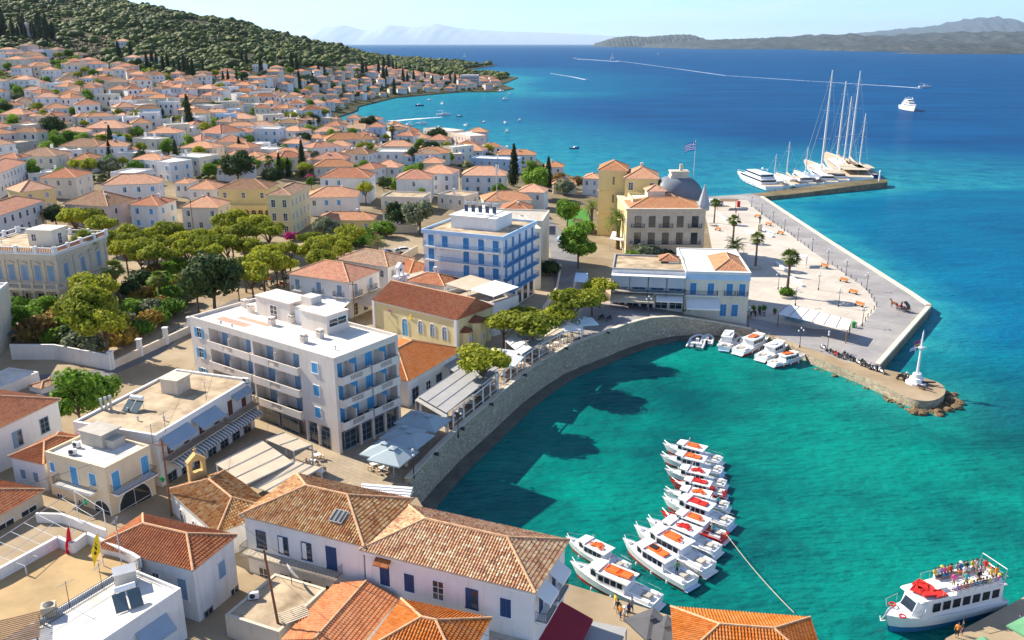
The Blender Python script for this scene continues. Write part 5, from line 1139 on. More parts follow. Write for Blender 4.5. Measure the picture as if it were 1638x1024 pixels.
# ------------------------------------------------------------------ houses placed one by one: A, B (front eave in the picture), eave height, depth, walls, roof, shutters, label, roof kind
HL = [
 ((25, 250), (88, 250), 6.6, 11, 'c', 'br', 'g', 'large cream house with wide brown pyramid roof and dark windows, left side', 'h'),
 ((-30, 288), (41, 259.5), 6.4, 9, 'w', 'rd', 'g', 'white house with arched loggia windows at far left', 'h'),
 ((113.4, 256), (144, 256), 4.8, 10, 'w', 'or', 'b', 'small white house with orange roof right of the large cream pyramid-roofed house', 'h'),
 ((95, 234), (159, 235), 5.5, 10, 'c', 'br', 'g', 'long pale house under brown hipped roof behind the cream pyramid-roofed house', 'h'),
 ((63, 284), (120, 284), 6.6, 11, 'c', 'rd', 'g', 'cream two-storey house with broad red-brown hip roof above the mansion', 'h'),
 ((33, 307), (87, 300.5), 6.2, 9, 'y', 'or', 'g', 'yellow house with orange roof between telegraph poles at left', 'h'),
 ((-40, 357), (69, 321), 6.8, 9, 'w', 'rd', 'r', 'long white house with dark red shutters behind the mansion', 'h'),
 ((164, 296), (254, 293), 6.4, 9, 'w', 'or', 'b', 'wide white house with orange roof and white parasol on its terrace', 'h'),
 ((103, 326), (172.5, 330), 6.4, 11, 'p', 'br', 'r', 'pale pink house with grey-brown hip roof and brown shutters', 'h'),
 ((207, 327.5), (252, 329), 6.4, 9, 'w', 'rd', 'b', 'white house with red roof and walled white terrace behind the park pines', 'h'),
 ((290, 331.5), (348, 332), 6.4, 9, 'c', 'or', 'g', 'white house with wide orange roof touching the yellow arcaded house', 'h'),
 ((300.5, 302.5), (342.7, 303), 5.4, 9, 'w', 'or', 'g', 'white house with tall orange hip roof behind two wide orange roofs', 'h'),
 ((279, 293), (301, 293.5), 4.5, 7, 'w', 'or', 'g', 'tiny white house with orange roof beside long grey shed roof', 'h'),
 ((176, 277.5), (214, 279), 4.5, 10, 'w', 'wf', 'b', 'stepped white flat-roofed house with bluish terrace walls', 'f'),
 ((229, 257), (271, 262), 6.2, 9, 'w', 'wf', 'b', 'white cubic house with one blue door left of tall cypress', 'f'),
 ((211, 255), (256, 256), 6, 8, 'w', 'or', 'b', 'white house with low orange roof behind the stepped white house', 'h'),
 ((188, 246), (237, 247), 5.2, 9, 'w', 'wf', 'g', 'white modern flat-roofed house with rooftop water heater near olive tree', 'f'),
 ((268, 251), (318, 254), 6.2, 11, 'c', 'wf', 'g', 'cream flat-roofed apartment house with big white roof terrace', 'f'),
 ((288, 236), (338, 237), 6, 10, 'c', 'or', 'g', 'cream house with pale orange roof directly behind the cream flat-roofed apartments', 'h'),
 ((361, 235), (398, 236.5), 7, 8, 'p', 'or', 'g', 'tall narrow pink house with orange roof near twin cypresses', 'h'),
 ((357, 250), (384, 250), 5, 8, 'w', 'or', 'g', 'low white house with bright orange roof left of twin cypresses', 'h'),
 ((390, 250), (414, 250.5), 5, 8, 'w', 'or', 'g', 'low white house with bright orange roof right of twin cypresses', 'h'),
 ((345, 268), (385, 270), 5, 9, 'w', 'or', 'g', 'white house with plain orange roof left of big dark tree', 'h'),
 ((512, 284), (590, 284.5), 8.2, 10, 'w', 'rd', 'b', 'white two-storey villa with five balconied windows and two roof heaters', 'h'),
 ((492, 316), (571, 314.5), 6.2, 10, 'w', 'or', 'b', 'white house with wide orange hip roof and light blue door', 'h'),
 ((633.5, 286.5), (689, 286.5), 7.4, 10, 'w', 'rd', 'g', 'white villa with grey pull-down blinds on its upper floor', 'h'),
 ((670.5, 276.5), (723, 278), 7.4, 10, 'w', 'or', 'g', 'white three-window villa standing right behind the grey-blinded villa', 'h'),
 ((738.5, 280.5), (808, 281), 6.8, 10, 'w', 'or', 'b', 'violet-white house with four blue windows and tan stepped roof', 'h'),
 ((753.5, 254), (824, 257), 6, 9, 'l', 'wf', 'g', 'long pale blue flat-roofed house in front of the bay', 'f'),
 ((600, 244), (653.5, 244.5), 6.4, 10, 'w', 'wf', 'g', 'white flat-roofed house with deep verandas beside bright green tree', 'f'),
 ((611, 234), (658, 234), 6.4, 8, 'c', 'or', 'g', 'pale house with orange roof just behind the veranda house', 'h'),
 ((666, 245), (717, 245), 6.4, 10, 'c', 'or', 'g', 'cream house with large orange pyramid roof right of bright green tree', 'h'),
 ((673.5, 260.5), (706, 261), 5, 9, 'c', 'or', 'g', 'low cream house with orange roof below the orange pyramid roof', 'h'),
 ((720, 240), (771, 241.5), 5.6, 10, 'w', 'or', 'g', 'white house with rust-coloured roof below the pale stepped apartment block', 'h'),
 ((677, 206), (722, 211), 9.5, 9, 'c', 'wf', 'g', 'pale three-storey apartment block with stepped white roof by the bay', 'f'),
 ((722, 213), (752, 219), 9, 9, 'p', 'wf', 'g', 'pinkish lower half of the apartment block by the bay', 'f'),
 ((747, 211), (777, 211.5), 10.5, 8, 'p', 'or', 'b', 'square tower house with orange pyramid roof right beside the bay', 'h'),
 ((792, 247.5), (856, 248), 5.8, 9, 'w', 'or', 'g', 'long white house with twin orange gables at the water', 'h'),
 ((522, 224), (584, 222), 6.2, 10, 'c', 'or', 'g', 'large cream apartment house with orange roof and side balconies', 'h'),
 ((500.5, 210.5), (539, 210.5), 5.5, 9, 'w', 'or', 'g', 'white house with orange roof right of dark umbrella pine', 'h'),
 ((405.5, 207), (445, 207.5), 7.5, 9, 'w', 'wf', 'b', 'bright white three-storey cubic house with stepped roof', 'f'),
 ((447, 208.5), (479, 210), 6, 9, 'w', 'or', 'g', 'white house with orange pyramid roof right of the bright cubic house', 'h'),
 ((452, 229), (482, 230), 5, 8, 'l', 'or', 'g', 'bluish white cottage with orange pyramid roof', 'h'),
 ((428, 248), (480, 249.5), 4.6, 9, 'w', 'or', 'g', 'wide low house with two pinkish orange roofs', 'h'),
 ((403, 257), (431, 257), 5.6, 8, 'w', 'or', 'g', 'white house with orange roof left of feathery palm', 'h'),
 ((499, 255), (551.5, 255.5), 5.2, 9, 'p', 'rd', 'g', 'pinkish house with red roof behind the white balconied villa', 'h'),
 ((502, 267), (563, 266), 5, 8, 'c', 'or', 'g', 'cream house with tan-orange roof touching the balconied villa', 'h'),
 ((570, 269.5), (598, 271), 5, 9, 'w', 'rd', 'g', 'small house with brown-red roof right of white antenna mast', 'h'),
 ((598, 267), (636.5, 268), 5, 8, 'w', 'or', 'g', 'white house with orange roof left of green bush and villa', 'h'),
 ((547, 203.5), (584, 207), 5, 9, 'c', 'br', 'g', 'cream house with brown roof closest to the inner bay', 'h'),
 ((587, 207), (618, 204.5), 5, 8, 'c', 'br', 'g', 'cream house with brown roof beside big waterside tree', 'h'),
 ((638, 221), (683, 221.5), 5.4, 9, 'c', 'or', 'g', 'double cream house with two orange roofs near the bay', 'h'),
 ((627, 210.5), (655, 210.5), 4.5, 8, 'w', 'or', 'g', 'white seaside cottage with orange roof and small palm', 'h'),
 ((775, 322), (850, 320), 5.2, 10, 'w', 'or', 'g', 'house with big sunlit orange roof behind white telecom antennas', 'h'),
 ((828, 306.5), (870, 308), 6, 8, 'w', 'or', 'g', 'white house with orange roof and narrow side balcony', 'h'),
 ((800, 339), (849, 339.5), 5.6, 11, 'w', 'rd', 'g', 'house with large brown-red roof next to the blue-balconied hotel', 'h'),
 ((871, 267), (900, 267.5), 5.6, 9, 'w', 'or', 'b', 'white house with orange roof alone on the shore behind trees', 'h'),
 ((885, 295), (921, 295), 3.6, 8, 'c', 'or', 'g', 'low cream building with flat orange roof among bushes', 'h'),
 ((932, 285), (958, 286), 6.5, 9, 'w', 'or', 'g', 'white balconied house with orange roof left of the yellow tower', 'h'),
 ((508, 352), (596, 352), 3.4, 7, 'y', 'or', 'g', 'long low ochre outbuilding with sloping orange roof by the park', 'h'),
 ((609, 316), (676, 318), 4.4, 10, 'c', 'tf', 'g', 'low building with tan flat roof and solar panel in the centre', 'f'),
 ((612, 338), (632, 338.5), 4.4, 6, 'w', 'or', 'g', 'little white gabled hut with tan roof beside dark trees', 'h'),
 ((700, 312), (742, 316), 4.6, 9, 'c', 'tf', 'g', 'low pinkish roof terrace building left of the telecom antennas', 'f'),
 ((18, 232), (60, 226), 5, 9, 's', 'tf', 'g', 'grey stone ruin-like house without tiles among olive trees', 'f'),
 ((135, 205), (196, 205), 5.5, 11, 'p', 'or', 'g', 'large dusty pink house with faded orange roof near umbrella pine', 'h'),
 ((235, 213), (283, 213), 6.2, 10, 'w', 'or', 'g', 'white house with long pinkish roof left of the huge dark cypress', 'h'),
 ((320, 212), (353, 214), 6.5, 14, 'w', 'rd', 'g', 'white barn-like church hall with red roof right of the huge dark cypress', 'h'),
 ((347, 190), (402, 190), 5, 10, 'c', 'or', 'g', 'cream villa with bright orange pyramid roof above the church hall', 'h'),
 ((404, 205), (432, 206), 5, 9, 'c', 'wf', 'g', 'cream flat-roofed house left of white cubic house', 'f'),
]
WALLM = {'w': M_white, 'c': M_cream, 'y': M_yellow, 'p': M_pink, 'l': M_pblue, 's': M_greyst, 'b': M_beige}
ROOFM = {'or': T_or2, 'rd': T_rd2, 'br': T_br2, 'wf': M_whiteroof, 'tf': M_tanroof}
SHM = {'g': M_grey, 'b': M_lblue, 'r': M_brown, 'd': M_dblue}
HOUSES = []
def simple_house(b, wm, rm, sm, kind, rng, name='roof'):
 b.wall(WALLM[wm], base=-4)
 if kind == 'f': b.roof_flat(.45, ROOFM[rm], WALLM[wm], .2)
 else: b.roof_hip(.4, rng.uniform(.36, .5), ROOFM[rm], False)
 n = max(2, int(b.w/3.2)); fl = max(1, int(b.h/3.0))
 for f in range(fl):
  z = b.h-2.4-3.1*f
  if z < -.3: break
  for i in range(n):
   if rng.random() < .12: continue
   b.win('F', -b.w/2+b.w*(i+.5)/n, max(.2, z), .95, 1.45, rng.choice(['shut', 'glass', 'leaf']), sm)
  side = 'R' if b.c.x < -5 else 'L'
  for i in range(max(1, int(b.d/3.8))): b.win(side, -b.d/2+b.d*(i+.5)/max(1, int(b.d/3.8)), max(.2, z), .9, 1.4, 'shut', sm)
 if rng.random() < .5 and b.w > 7:
  b.chimney(rng.uniform(-.3, .3)*b.w, rng.uniform(-.2, .25)*b.d, b.h+(0 if kind == 'f' else .4), .6, 1.5)
rng = random.Random(3)
for A_, B_, h_, dp, wm, rm, sh, lb, kd in HL:
 b = B('house', lb, 'house', A_, B_, dp, None, h_); simple_house(b, wm, rm, SHM[sh], kd, rng); HOUSES.append(b)
# yellow arcaded house
b = B('mansion', 'long yellow house wing with a row of dark arches above the park', 'mansion', (350, 302), (427, 302.5), 10, None, 8.5)
b.wall(M_yellow, base=-3); b.roof_hip(.4, .4, T_br2); b.row('F', 3, b.h-2.6, .9, 1.5, 'glass', M_grey)
ob('arcade', MB().box(-b.w*.45, b.w*.5, -b.d/2-2.2, -b.d/2, -3, b.h-4.4).mesh('arcade', M_yellow), b.root)
for i in range(5): b.win('F', -b.w*.05+i*2.0, b.h-8.0, 1.3, 2.3, 'arch', M_dark, M_ochre, out=2.2)
b = B('mansion', 'tall cream three-storey house with brown roof above the park pines', 'mansion', (426.5, 312), (463.5, 312.5), (489.5, 297), None, 11); HOUSES.append(b)
b.wall(M_pyel, base=-3); b.roof_hip(.4, .4, T_br2)
for z in (.8, 4.2, 7.8): b.row('F', 2, z, 1.0, 1.9, 'glass', M_gblue); b.row('R', 5, z, .9, 1.9, 'shut', M_grey)
# hillside: houses filling the town up the slope
TOWN = [(-10, 92), (60, 84), (130, 96), (210, 118), (300, 132), (420, 122), (520, 112), (620, 112), (700, 128), (760, 124), (795, 132), (795, 143), (700, 148), (640, 152), (572, 166), (535, 184), (525, 200), (620, 205), (700, 222), (780, 236), (800, 262), (760, 275), (500, 282), (360, 290), (200, 285), (120, 300), (-10, 300)]
fill = []
HP3 = [(b.c.x, b.c.y, max(b.w, b.d)) for b in HOUSES]
yy = 175.
while yy < 1420:
 st = 12.4+yy*.0062; xx = -yy*.64
 while xx < yy*.0+10:
  x, y = xx+rng.uniform(-.3, .3)*st, yy+rng.uniform(-.3, .3)*st; xx += st*1.12
  g = G(x, y); px, py = proj(x, y, g)
  if not (-25 < px < 850) or not inpoly(px, py, TOWN) or segd(x, y, COASTFAR) < 9 or not inpoly(x, y, LAND): continue
  if py < 130 and px < 420 and rng.random() < .35: continue
  if any(math.hypot(x-a, y-c_) < 5.6+s_*.45 for a, c_, s_ in HP3): continue
  fill.append((x, y)); HP3.append((x, y, 8))
 yy += st
fill.sort(key=lambda p: math.hypot(*p))
print('fill', len(fill))
cols = [('w', 'white'), ('w', 'white'), ('w', 'white'), ('w', 'white'), ('w', 'white'), ('c', 'cream'), ('c', 'cream'), ('p', 'pinkish'), ('l', 'pale blue'), ('b', 'beige')]
TIER = [(0, 112, 'topmost tier under the forest'), (112, 128, 'second tier below the forest'), (128, 142, 'third tier below the forest'), (142, 156, 'middle tier above the inner bay'), (156, 172, 'tier level with the inner bay'), (172, 190, 'dense tier before the bay'), (190, 212, 'fourth tier up from the park'), (212, 240, 'third tier up from the park'), (240, 270, 'second tier up from the park'), (270, 400, 'lowest tier by the park')]
made = []
NF = 300-len(HL)-24
for i, (x, y) in enumerate(fill[:NF]):
 g = G(x, y); far_ = y > 420; wd = rng.uniform(6.5, 12.5); dp = rng.uniform(6, 9.5); h_ = rng.choice([3.4, 3.8, 5.4, 6.2, 6.6, 7.2]); rzz = rng.choice([0, .12, -.25, .35, -.4, .6, .8])+math.atan2(-x, y)*-.3
 px, py = proj(x, y, g+h_)
 b = B.__new__(B); b.w, b.d, b.h, b.zg, b.ang, b.c = wd, dp, h_, g, rzz, Vector((x, y))
 ck, cn = rng.choice(cols); flat = rng.random() < .24; rk = rng.choice(['or', 'or', 'or', 'rd', 'rd', 'br']); sk = rng.choice('ggbrd')
 b.root = thing('house', '', 'house', (x, y, g), rzz, 'houses stepping up the hillside town')
 if not far_: simple_house(b, ck, 'wf' if flat else rk, SHM[sk], 'f' if flat else 'h', rng)
 else:
  ob('wall', cached('ubox', lambda: None) if False else MB().box(-wd/2, wd/2, -dp/2, dp/2, -4, h_).mesh('wall', WALLM[ck]), b.root)
  if flat: b.roof_flat(.45, ROOFM['wf'], WALLM[ck], .2)
  else: b.roof_hip(.4, .45, ROOFM[rk], False)
  n = 3
  for q in range(n): b.win('F', -wd/2+wd*(q+.5)/n, h_-2.5, 1.0, 1.5, 'shut', SHM[sk])
  b.win('R', 0, h_-2.5, 1.0, 1.5, 'shut', SHM[sk])
  if h_ > 5: b.win('F', -wd*.3, h_-5.4, 1.0, 1.5, 'shut', SHM[sk]); b.win('F', wd*.25, h_-5.4, 1.0, 2.0, 'shut', SHM[sk])
 if rng.random() < .6:
  ww, wh, sx = rng.uniform(3, 6), rng.uniform(2.6, h_), rng.choice((-1, 1)); x0 = sx*(wd/2+ww/2-.05); wm_ = WALLM[rng.choice([ck, 'w'])]
  wg = ob('wing', MB().box(x0-ww/2, x0+ww/2, -dp*.3, dp*.35, -4, wh).mesh('wing', wm_), b.root)
  if rng.random() < .5: b.roof_hip(.3, .4, ROOFM[rng.choice(['or', 'rd', 'br'])], False, z=wh, w=ww, d=dp*.65, cx=x0, cy=dp*.025, name='wing_roof', parent=wg)
  else: ob('wing_parapet', MB().box(x0-ww/2-.02, x0+ww/2+.02, -dp*.3-.02, -dp*.3+.2, wh, wh+.5).box(x0+sx*(ww/2-.2), x0+sx*ww/2+sx*.02, -dp*.3+.2, dp*.35, wh, wh+.5).mesh('parapet', wm_), wg)
  ob('window', winmesh(.95, 1.4, 'shut', SHM[sk]), wg, (x0, -dp*.3, wh-2.3), 0)
 if rng.random() < .4: b.chimney(rng.uniform(-.3, .3)*wd, rng.uniform(-.1, .25)*dp, h_+.3, .7, 1.6)
 made.append((px, py, b.root, cn, 'flat-roofed' if flat else {'or': 'orange-roofed', 'rd': 'red-roofed', 'br': 'brown-roofed'}[rk], h_)); HOUSES.append(b)
ORD = lambda n: str(n)+('th' if 10 < n % 100 < 14 else {1: 'st', 2: 'nd', 3: 'rd'}.get(n % 10, 'th'))
for lo, hi, nm in TIER:
 row_ = sorted([q for q in made if lo <= q[1] < hi], key=lambda q: q[0]); cnt = {}
 for q in row_:
  kk = (q[3], q[4], q[5] > 5); cnt[kk] = cnt.get(kk, 0)+1
  q[2]['label'] = '%s %s %s, %s such from left in %s' % (q[3], 'two-storey' if q[5] > 5 else 'low', q[4]+' house', ORD(cnt[kk]), nm)
# remaining far houses beyond the first three hundred, as one mass
m = MB()
for (x, y) in fill[NF:]:
 g = G(x, y); wd, dp, h_ = rng.uniform(7, 13), rng.uniform(7, 10), rng.choice([4, 6, 6.5]); ck = rng.randrange(3); rk = 3+rng.randrange(3); a = rng.uniform(-.5, .5)
 m.M = Matrix.Translation((x, y, g)) @ Matrix.Rotation(a, 4, 'Z'); m.box(-wd/2, wd/2, -dp/2, dp/2, -4, h_, ck)
 o_ = .4; r_ = (dp/2)*.4; m.add([(-wd/2-o_, -dp/2-o_, h_), (wd/2+o_, -dp/2-o_, h_), (wd/2+o_, dp/2+o_, h_), (-wd/2-o_, dp/2+o_, h_), (-wd/2+dp/2, 0, h_+r_), (wd/2-dp/2, 0, h_+r_)], [(0, 1, 5, 4), (1, 2, 5), (2, 3, 4, 5), (3, 0, 4)], rk, [[(0, 0), (9, 0), (7, 4), (2, 4)], [(0, 0), (8, 0), (4, 4)], [(0, 0), (9, 0), (7, 4), (2, 4)], [(0, 0), (8, 0), (4, 4)]])
 for q in range(3): m.box(-wd*.35+wd*.33*q-.5, -wd*.35+wd*.33*q+.5, -dp/2-.06, -dp/2, h_-2.5, h_-1, 6)
m.M = None
if fill[NF:]: tag(ob('distant_houses', m.mesh('distant_houses', [M_white, M_cream, M_pink, T_or2, T_rd2, T_br2, M_grey])), 'mass of tiny far white houses with orange roofs toward the headland', 'houses', kind='stuff')
# far modern hotel on the point and chapel on the hill
b = B('hotel', 'modern dark-banded hotel block on the point across the bay', 'hotel', (736, 121), (765, 121), 26, None, 14)
b.wall(M_gblue if False else M_greyst, base=-3); b.roof_flat(.6, M_whiteroof);
for f in range(4):
 m = MB(); m.box(-b.w/2-1.2, b.w/2+1.2, -b.d/2-1.4, b.d/2+.5, 2.6+3.2*f, 3.2+3.2*f); b.part('balcony_band', m, M_white)
b = B('chapel', 'lone white hilltop chapel among cypresses at upper left', 'church', (29, 47), (38, 47), 12, None, 7); b.wall(M_white, base=-5); b.roof_hip(.3, .6, T_rd2, gable='FK');
m = MB().lathe([(2.6, 6), (2.6, 9), (2.3, 11), (1.2, 12.6), (.1, 13.2)], 10, (0, 4, 0)); b.part('dome', m, M_pink)
for q, (px_, py_, lb) in enumerate([(192, 66, 'white villa alone in the forest halfway up the hill'), (60, 80, 'wide cream villa at the edge of the bare brown slope'), (208, 92, 'grey-white villa beside black cypress row'), (234, 91, 'tan-roofed villa in dense pines'), (412, 104, 'white villa near the forest line with two cypresses'), (440, 42, 'white houses terrace on the ridge top above the pines'), (470, 47, 'second white house along the ridge top'), (500, 53, 'blue-white house along the ridge top'), (530, 60, 'long pale house where the ridge descends'), (556, 66, 'white house near the seaward end of the ridge'), (595, 86, 'orange-roofed villa low on the seaward slope'), (575, 94, 'white villa in trees low on the seaward slope')]):
 b = B('villa', lb, 'villa', (px_-9, py_), (px_+10, py_), 12, None, 7); b.wall(M_white, base=-8); b.roof_hip(.4, .4, T_or2) if q % 3 != 1 else b.roof_flat(.4); b.row('F', 4, 3.6, 1.4, 1.8, 'shut', M_grey)
# ------------------------------------------------------------------ trees and plants
L_pine = leafmat('yellow_green_pine_needles', (.16, .20, .018), (.46, .47, .04), .35)  # bright yellow-green needle colours, mixed by noise
L_dark = leafmat('dark_evergreen_leaves', (0.027, 0.057, 0.022), (0.068, 0.108, 0.030), .2)
L_green = leafmat('fresh_green_leaves', (.09, .20, .02), (.24, .38, .04), .35)
L_olive = leafmat('olive_leaves', (0.128, 0.158, 0.090), (0.240, 0.270, 0.158), .25)
L_cyp = leafmat('cypress_foliage', (0.019, 0.038, 0.016), (0.047, 0.070, 0.027), .15)
L_palm = leafmat('palm_fronds', (0.075, 0.135, 0.022), (0.210, 0.255, 0.045), .3)
L_dry = leafmat('dry_palm_skirt', (.22, .15, .06), (.34, .24, .10), .2)
L_brown = leafmat('russet_bush_leaves', (.16, .10, .03), (.26, .17, .04), .25)
L_gold = leafmat('golden_dry_shrub', (.26, .17, .03), (.42, .28, .05), .25)
L_boug = leafmat('pink_bougainvillea', (.45, .03, .18), (.6, .08, .3), .3)
def leaves(clumps, n, size, seed, flat=.0, core=True, mats=None):
 """many small leaf faces on a set of clumps (x,y,z,rx,rz)"""
 r = np.random.RandomState(seed); Vs = []; Fs = []; Ms = []; base = 0
 for (cx, cy, cz, rx, rz) in clumps:
  d = r.normal(size=(n, 3)); d /= np.linalg.norm(d, axis=1)[:, None]; rad = r.uniform(.6, 1.28, n)
  p = d*rad[:, None]*np.array([rx, rx, rz])+np.array([cx, cy, cz])
  a = np.cross(d, r.normal(size=(n, 3))); a /= np.linalg.norm(a, axis=1)[:, None]+1e-9
  nn = d*.7+r.normal(size=(n, 3))*.55; nn[:, 2] += flat; bb = np.cross(nn, a); bb /= np.linalg.norm(bb, axis=1)[:, None]+1e-9
  s = size*r.uniform(.6, 1.3, n)[:, None]; a = a*s; bb = bb*s*.7
  V = np.stack([p-a-bb, p+a-bb*.6, p+a*.8+bb, p-a*.7+bb*.9], 1).reshape(-1, 3)
  Vs.append(V); Fs.append(np.arange(4*n).reshape(n, 4)+base); base += 4*n
  if core:
   b = MB().ball((cx, cy, cz), (rx*.74, rx*.74, rz*.74), 7, 0, r.randint(1e6)); Vc = np.array(b.v);
   F4 = [f if len(f) == 4 else [f[0], f[1], f[2], f[2]] for f in b.f]
   F4 = [f for f in F4 if len(set(f)) == 4]; Vs.append(Vc); Fs.append(np.array(F4)+base); base += len(Vc)
 return np.concatenate(Vs), np.concatenate(Fs)
def crownobj(name, clumps, n, size, seed, mt, parent, core=True):
 V, Fq = leaves(clumps, n, size, seed, core=core); return ob(name, npmesh(name, V, Fq, mt), parent)
def tree_proto(nm, cat, clumps, n, size, seed, mt, trunk, core=True):
 t = thing(nm, '', cat, (0, 0, -500)); m = MB()
 for path, rad in trunk: m.tube(path, rad, 7)
 ob('trunk', m.mesh('trunk', M_bark), t); crownobj('crown', clumps, n, size, seed, mt, t, core); return t
def rclumps(seed, n, R0, H, z, r0, r1, top=.0, squash=.7):
 r = random.Random(seed); out = []
 for i in range(n):
  a = r.uniform(0, 6.28); q = math.sqrt(r.random())*R0; zz = z+H*(r.random()-.5)*(1-.6*(q/R0)**2)+top*(1-(q/R0)**2); s = r.uniform(r0, r1)
  out.append((q*math.cos(a), q*math.sin(a), zz, s, s*squash))
 return out
def limbs(clumps, h0, r, k=6):
 tr = [([(0, 0, -1), (.1, 0, h0*.5), (0, .1, h0)], [r, r*.8, r*.6])]
 for c in clumps[::max(1, len(clumps)//k)]: tr.append(([(0, .05, h0*.8), (c[0]*.5, c[1]*.5, (h0+c[2])/2), (c[0], c[1], c[2])], [r*.5, r*.35, r*.12]))
 return tr
PT = {}
for i in range(4):
 cl = rclumps(20+i, 17, 2.5, 1.8, 5.6, .8, 1.35, .8, .65); PT['pine%d' % i] = tree_proto('pine_tree', 'pine tree', cl, 210, .20, i, L_pine, limbs(cl, 3.6, .22))
for i in range(2):
 cl = rclumps(40+i, 16, 2.3, 3.6, 4.6, .9, 1.5, .8, .9); PT['broad%d' % i] = tree_proto('broadleaf_tree', 'tree', cl, 230, .24, i, L_green, limbs(cl, 2.5, .2))
for i in range(2):
 cl = rclumps(50+i, 22, 3.1, 5.0, 5.0, 1.1, 1.8, 1.2, .9); PT['dark%d' % i] = tree_proto('evergreen_tree', 'tree', cl, 260, .24, i, L_dark, limbs(cl, 2.5, .3))
for i in range(2):
 cl = rclumps(60+i, 15, 2.3, 2.6, 3.8, .8, 1.3, .6, .85); PT['olive%d' % i] = tree_proto('olive_tree', 'olive tree', cl, 220, .20, i, L_olive, limbs(cl, 1.8, .25))
for i in range(2):
 r = random.Random(70+i); cl = [(r.uniform(-.25, .25)*(1-z/11), r.uniform(-.25, .25)*(1-z/11), z, (1.25*(1-(z/11.5)**2.2)*(.75+.25*min(1, z/2))+.15), .9) for z in np.linspace(1.2, 10.8, 15)]
 PT['cyp%d' % i] = tree_proto('cypress_tree', 'cypress', cl, 150, .22, i, L_cyp, [([(0, 0, -1), (0, 0, 6)], [.2, .1])])
for nm, mt in (('bush', L_green), ('gold', L_gold), ('russ', L_brown), ('boug', L_boug), ('oliveb', L_olive), ('darkb', L_dark)):
 cl = rclumps(80, 9, 1.0, .7, .9, .5, .9, .3, .8); t = thing('shrub', '', 'shrub', (0, 0, -500)); crownobj('foliage', cl, 150, .15, 5, mt, t); ob('stem', MB().tube([(0, 0, -.5), (0, 0, .8)], .08, 5).mesh('stem', M_bark), t); PT[nm] = t
def palm_fan(h, seed, R0=1.9):
 r = random.Random(seed); t = thing('fan_palm', '', 'palm', (0, 0, -500)); tr = MB(); tr.tube([(0, 0, -1), (.05, 0, h*.5), (0, .1, h)], [.34, .24, .22], 9)
 for i in range(int(h/.35)): tr.torus((.03, .03, i*.35+.2), .25, .04, 9, 4)
 ob('trunk', tr.mesh('trunk', M_bark), t)
 for nm, n, mt, lo, hi, RR in (('crown', 46, L_palm, -.35, 1.35, R0), ('skirt', 40, L_dry, -1.45, -.6, R0*.62)):
  V = []; Fc = []
  for k in range(n):
   a = r.uniform(0, 6.28); e = r.uniform(lo, hi); d = Vector((math.cos(a)*math.cos(e), math.sin(a)*math.cos(e), math.sin(e))); side = d.cross(Vector((0, 0, 1))).normalized() if abs(d.z) < .98 else Vector((1, 0, 0)); up = side.cross(d)
   o = Vector((0, .1, h+.1)); c_ = o+d*RR*.45; b0 = len(V)
   V += [o-side*.03, o+side*.03, c_+side*.03, c_-side*.03]; Fc.append((b0, b0+1, b0+2, b0+3))
   for q in range(9):
    th = (q-4)*.30; dd = (d*math.cos(th)+side*math.sin(th)); L_ = RR*.62*(1-.25*abs(th)); w_ = .09; s2 = (side*math.cos(th)-d*math.sin(th))*w_
    tip = c_+dd*L_-Vector((0, 0, L_*.38)); mid = c_+dd*L_*.55-Vector((0, 0, L_*.06)); b0 = len(V)
    V += [c_-s2*.3, c_+s2*.3, mid+s2, mid-s2, tip]; Fc += [(b0, b0+1, b0+2, b0+3), (b0+3, b0+2, b0+4, b0+4)]
  m = MB(); m.v = [tuple(v) for v in V]; m.f = [list(dict.fromkeys(f)) for f in Fc]; m.m = [0]*len(Fc); m.uv = [None]*len(Fc); ob(nm, m.mesh(nm, mt), t)
 return t
def palm_date(h, seed, R0=3.0):
 r = random.Random(seed); t = thing('date_palm', '', 'palm', (0, 0, -500)); ob('trunk', MB().tube([(0, 0, -1), (0, 0, h*.6), (0, 0, h)], [.42, .36, .5], 9).mesh('trunk', M_bark), t)
 m = MB()
 for k in range(54):
  a = r.uniform(0, 6.28); e = r.uniform(-.35, 1.3); d = Vector((math.cos(a), math.sin(a), 0)); side = Vector((-d.y, d.x, 0)); prev = None; L_ = R0*r.uniform(.85, 1.1)
  pts_ = []
  for q in range(8):
   s_ = q/7; ang = e-s_*s_*1.5;
   pts_.append((pts_[-1] if pts_ else Vector((0, 0, h+.1)))+(d*math.cos(ang)+Vector((0, 0, math.sin(ang))))*L_/7)
  for q in range(7):
   p0, p1 = pts_[q], pts_[q+1]
   for k2 in range(3):
    pp = p0+(p1-p0)*k2/3
    for s_ in (-1, 1):
     ll = .55*(1-.55*q/7)*(.5 if q == 0 else 1); f_ = (p1-p0).normalized()
     m.add([pp-f_*.05, pp+f_*.06, pp+side*s_*ll+f_*ll*.5-Vector((0, 0, ll*.35))], [(0, 1, 2)])
 ob('crown', m.mesh('crown', L_palm), t); return t
PT['fan0'] = palm_fan(7.6, 1, 2.3); PT['fan1'] = palm_fan(5.4, 2, 2.1); PT['date'] = palm_date(5.0, 3, 3.2); PT['dates'] = palm_date(2.6, 4, 3.0)
NT = {}
def plant(key, px, py, label, sc=1.0, h=None, grp=None, world=None, zoff=0):
 """plant whose ground point shows at the picture point (px,py)"""
 p = world or HIT(px, py); NT[key] = NT.get(key, 0)+1; pr = PT[key]
 o = pr if NT[key] == 1 else copy_tree(pr)
 o.location = (p.x, p.y, p.z+zoff); s = sc*U(.93, 1.07); o.scale = (s, s*U(.9, 1.1), s*(h or 1)); o.rotation_euler = (0, 0, U(0, 6.28))
 o['label'] = label
 if grp: o['group'] = grp
 return o
def crownpt(px, py, hc):
 p = HIT(px, py, hc); return p
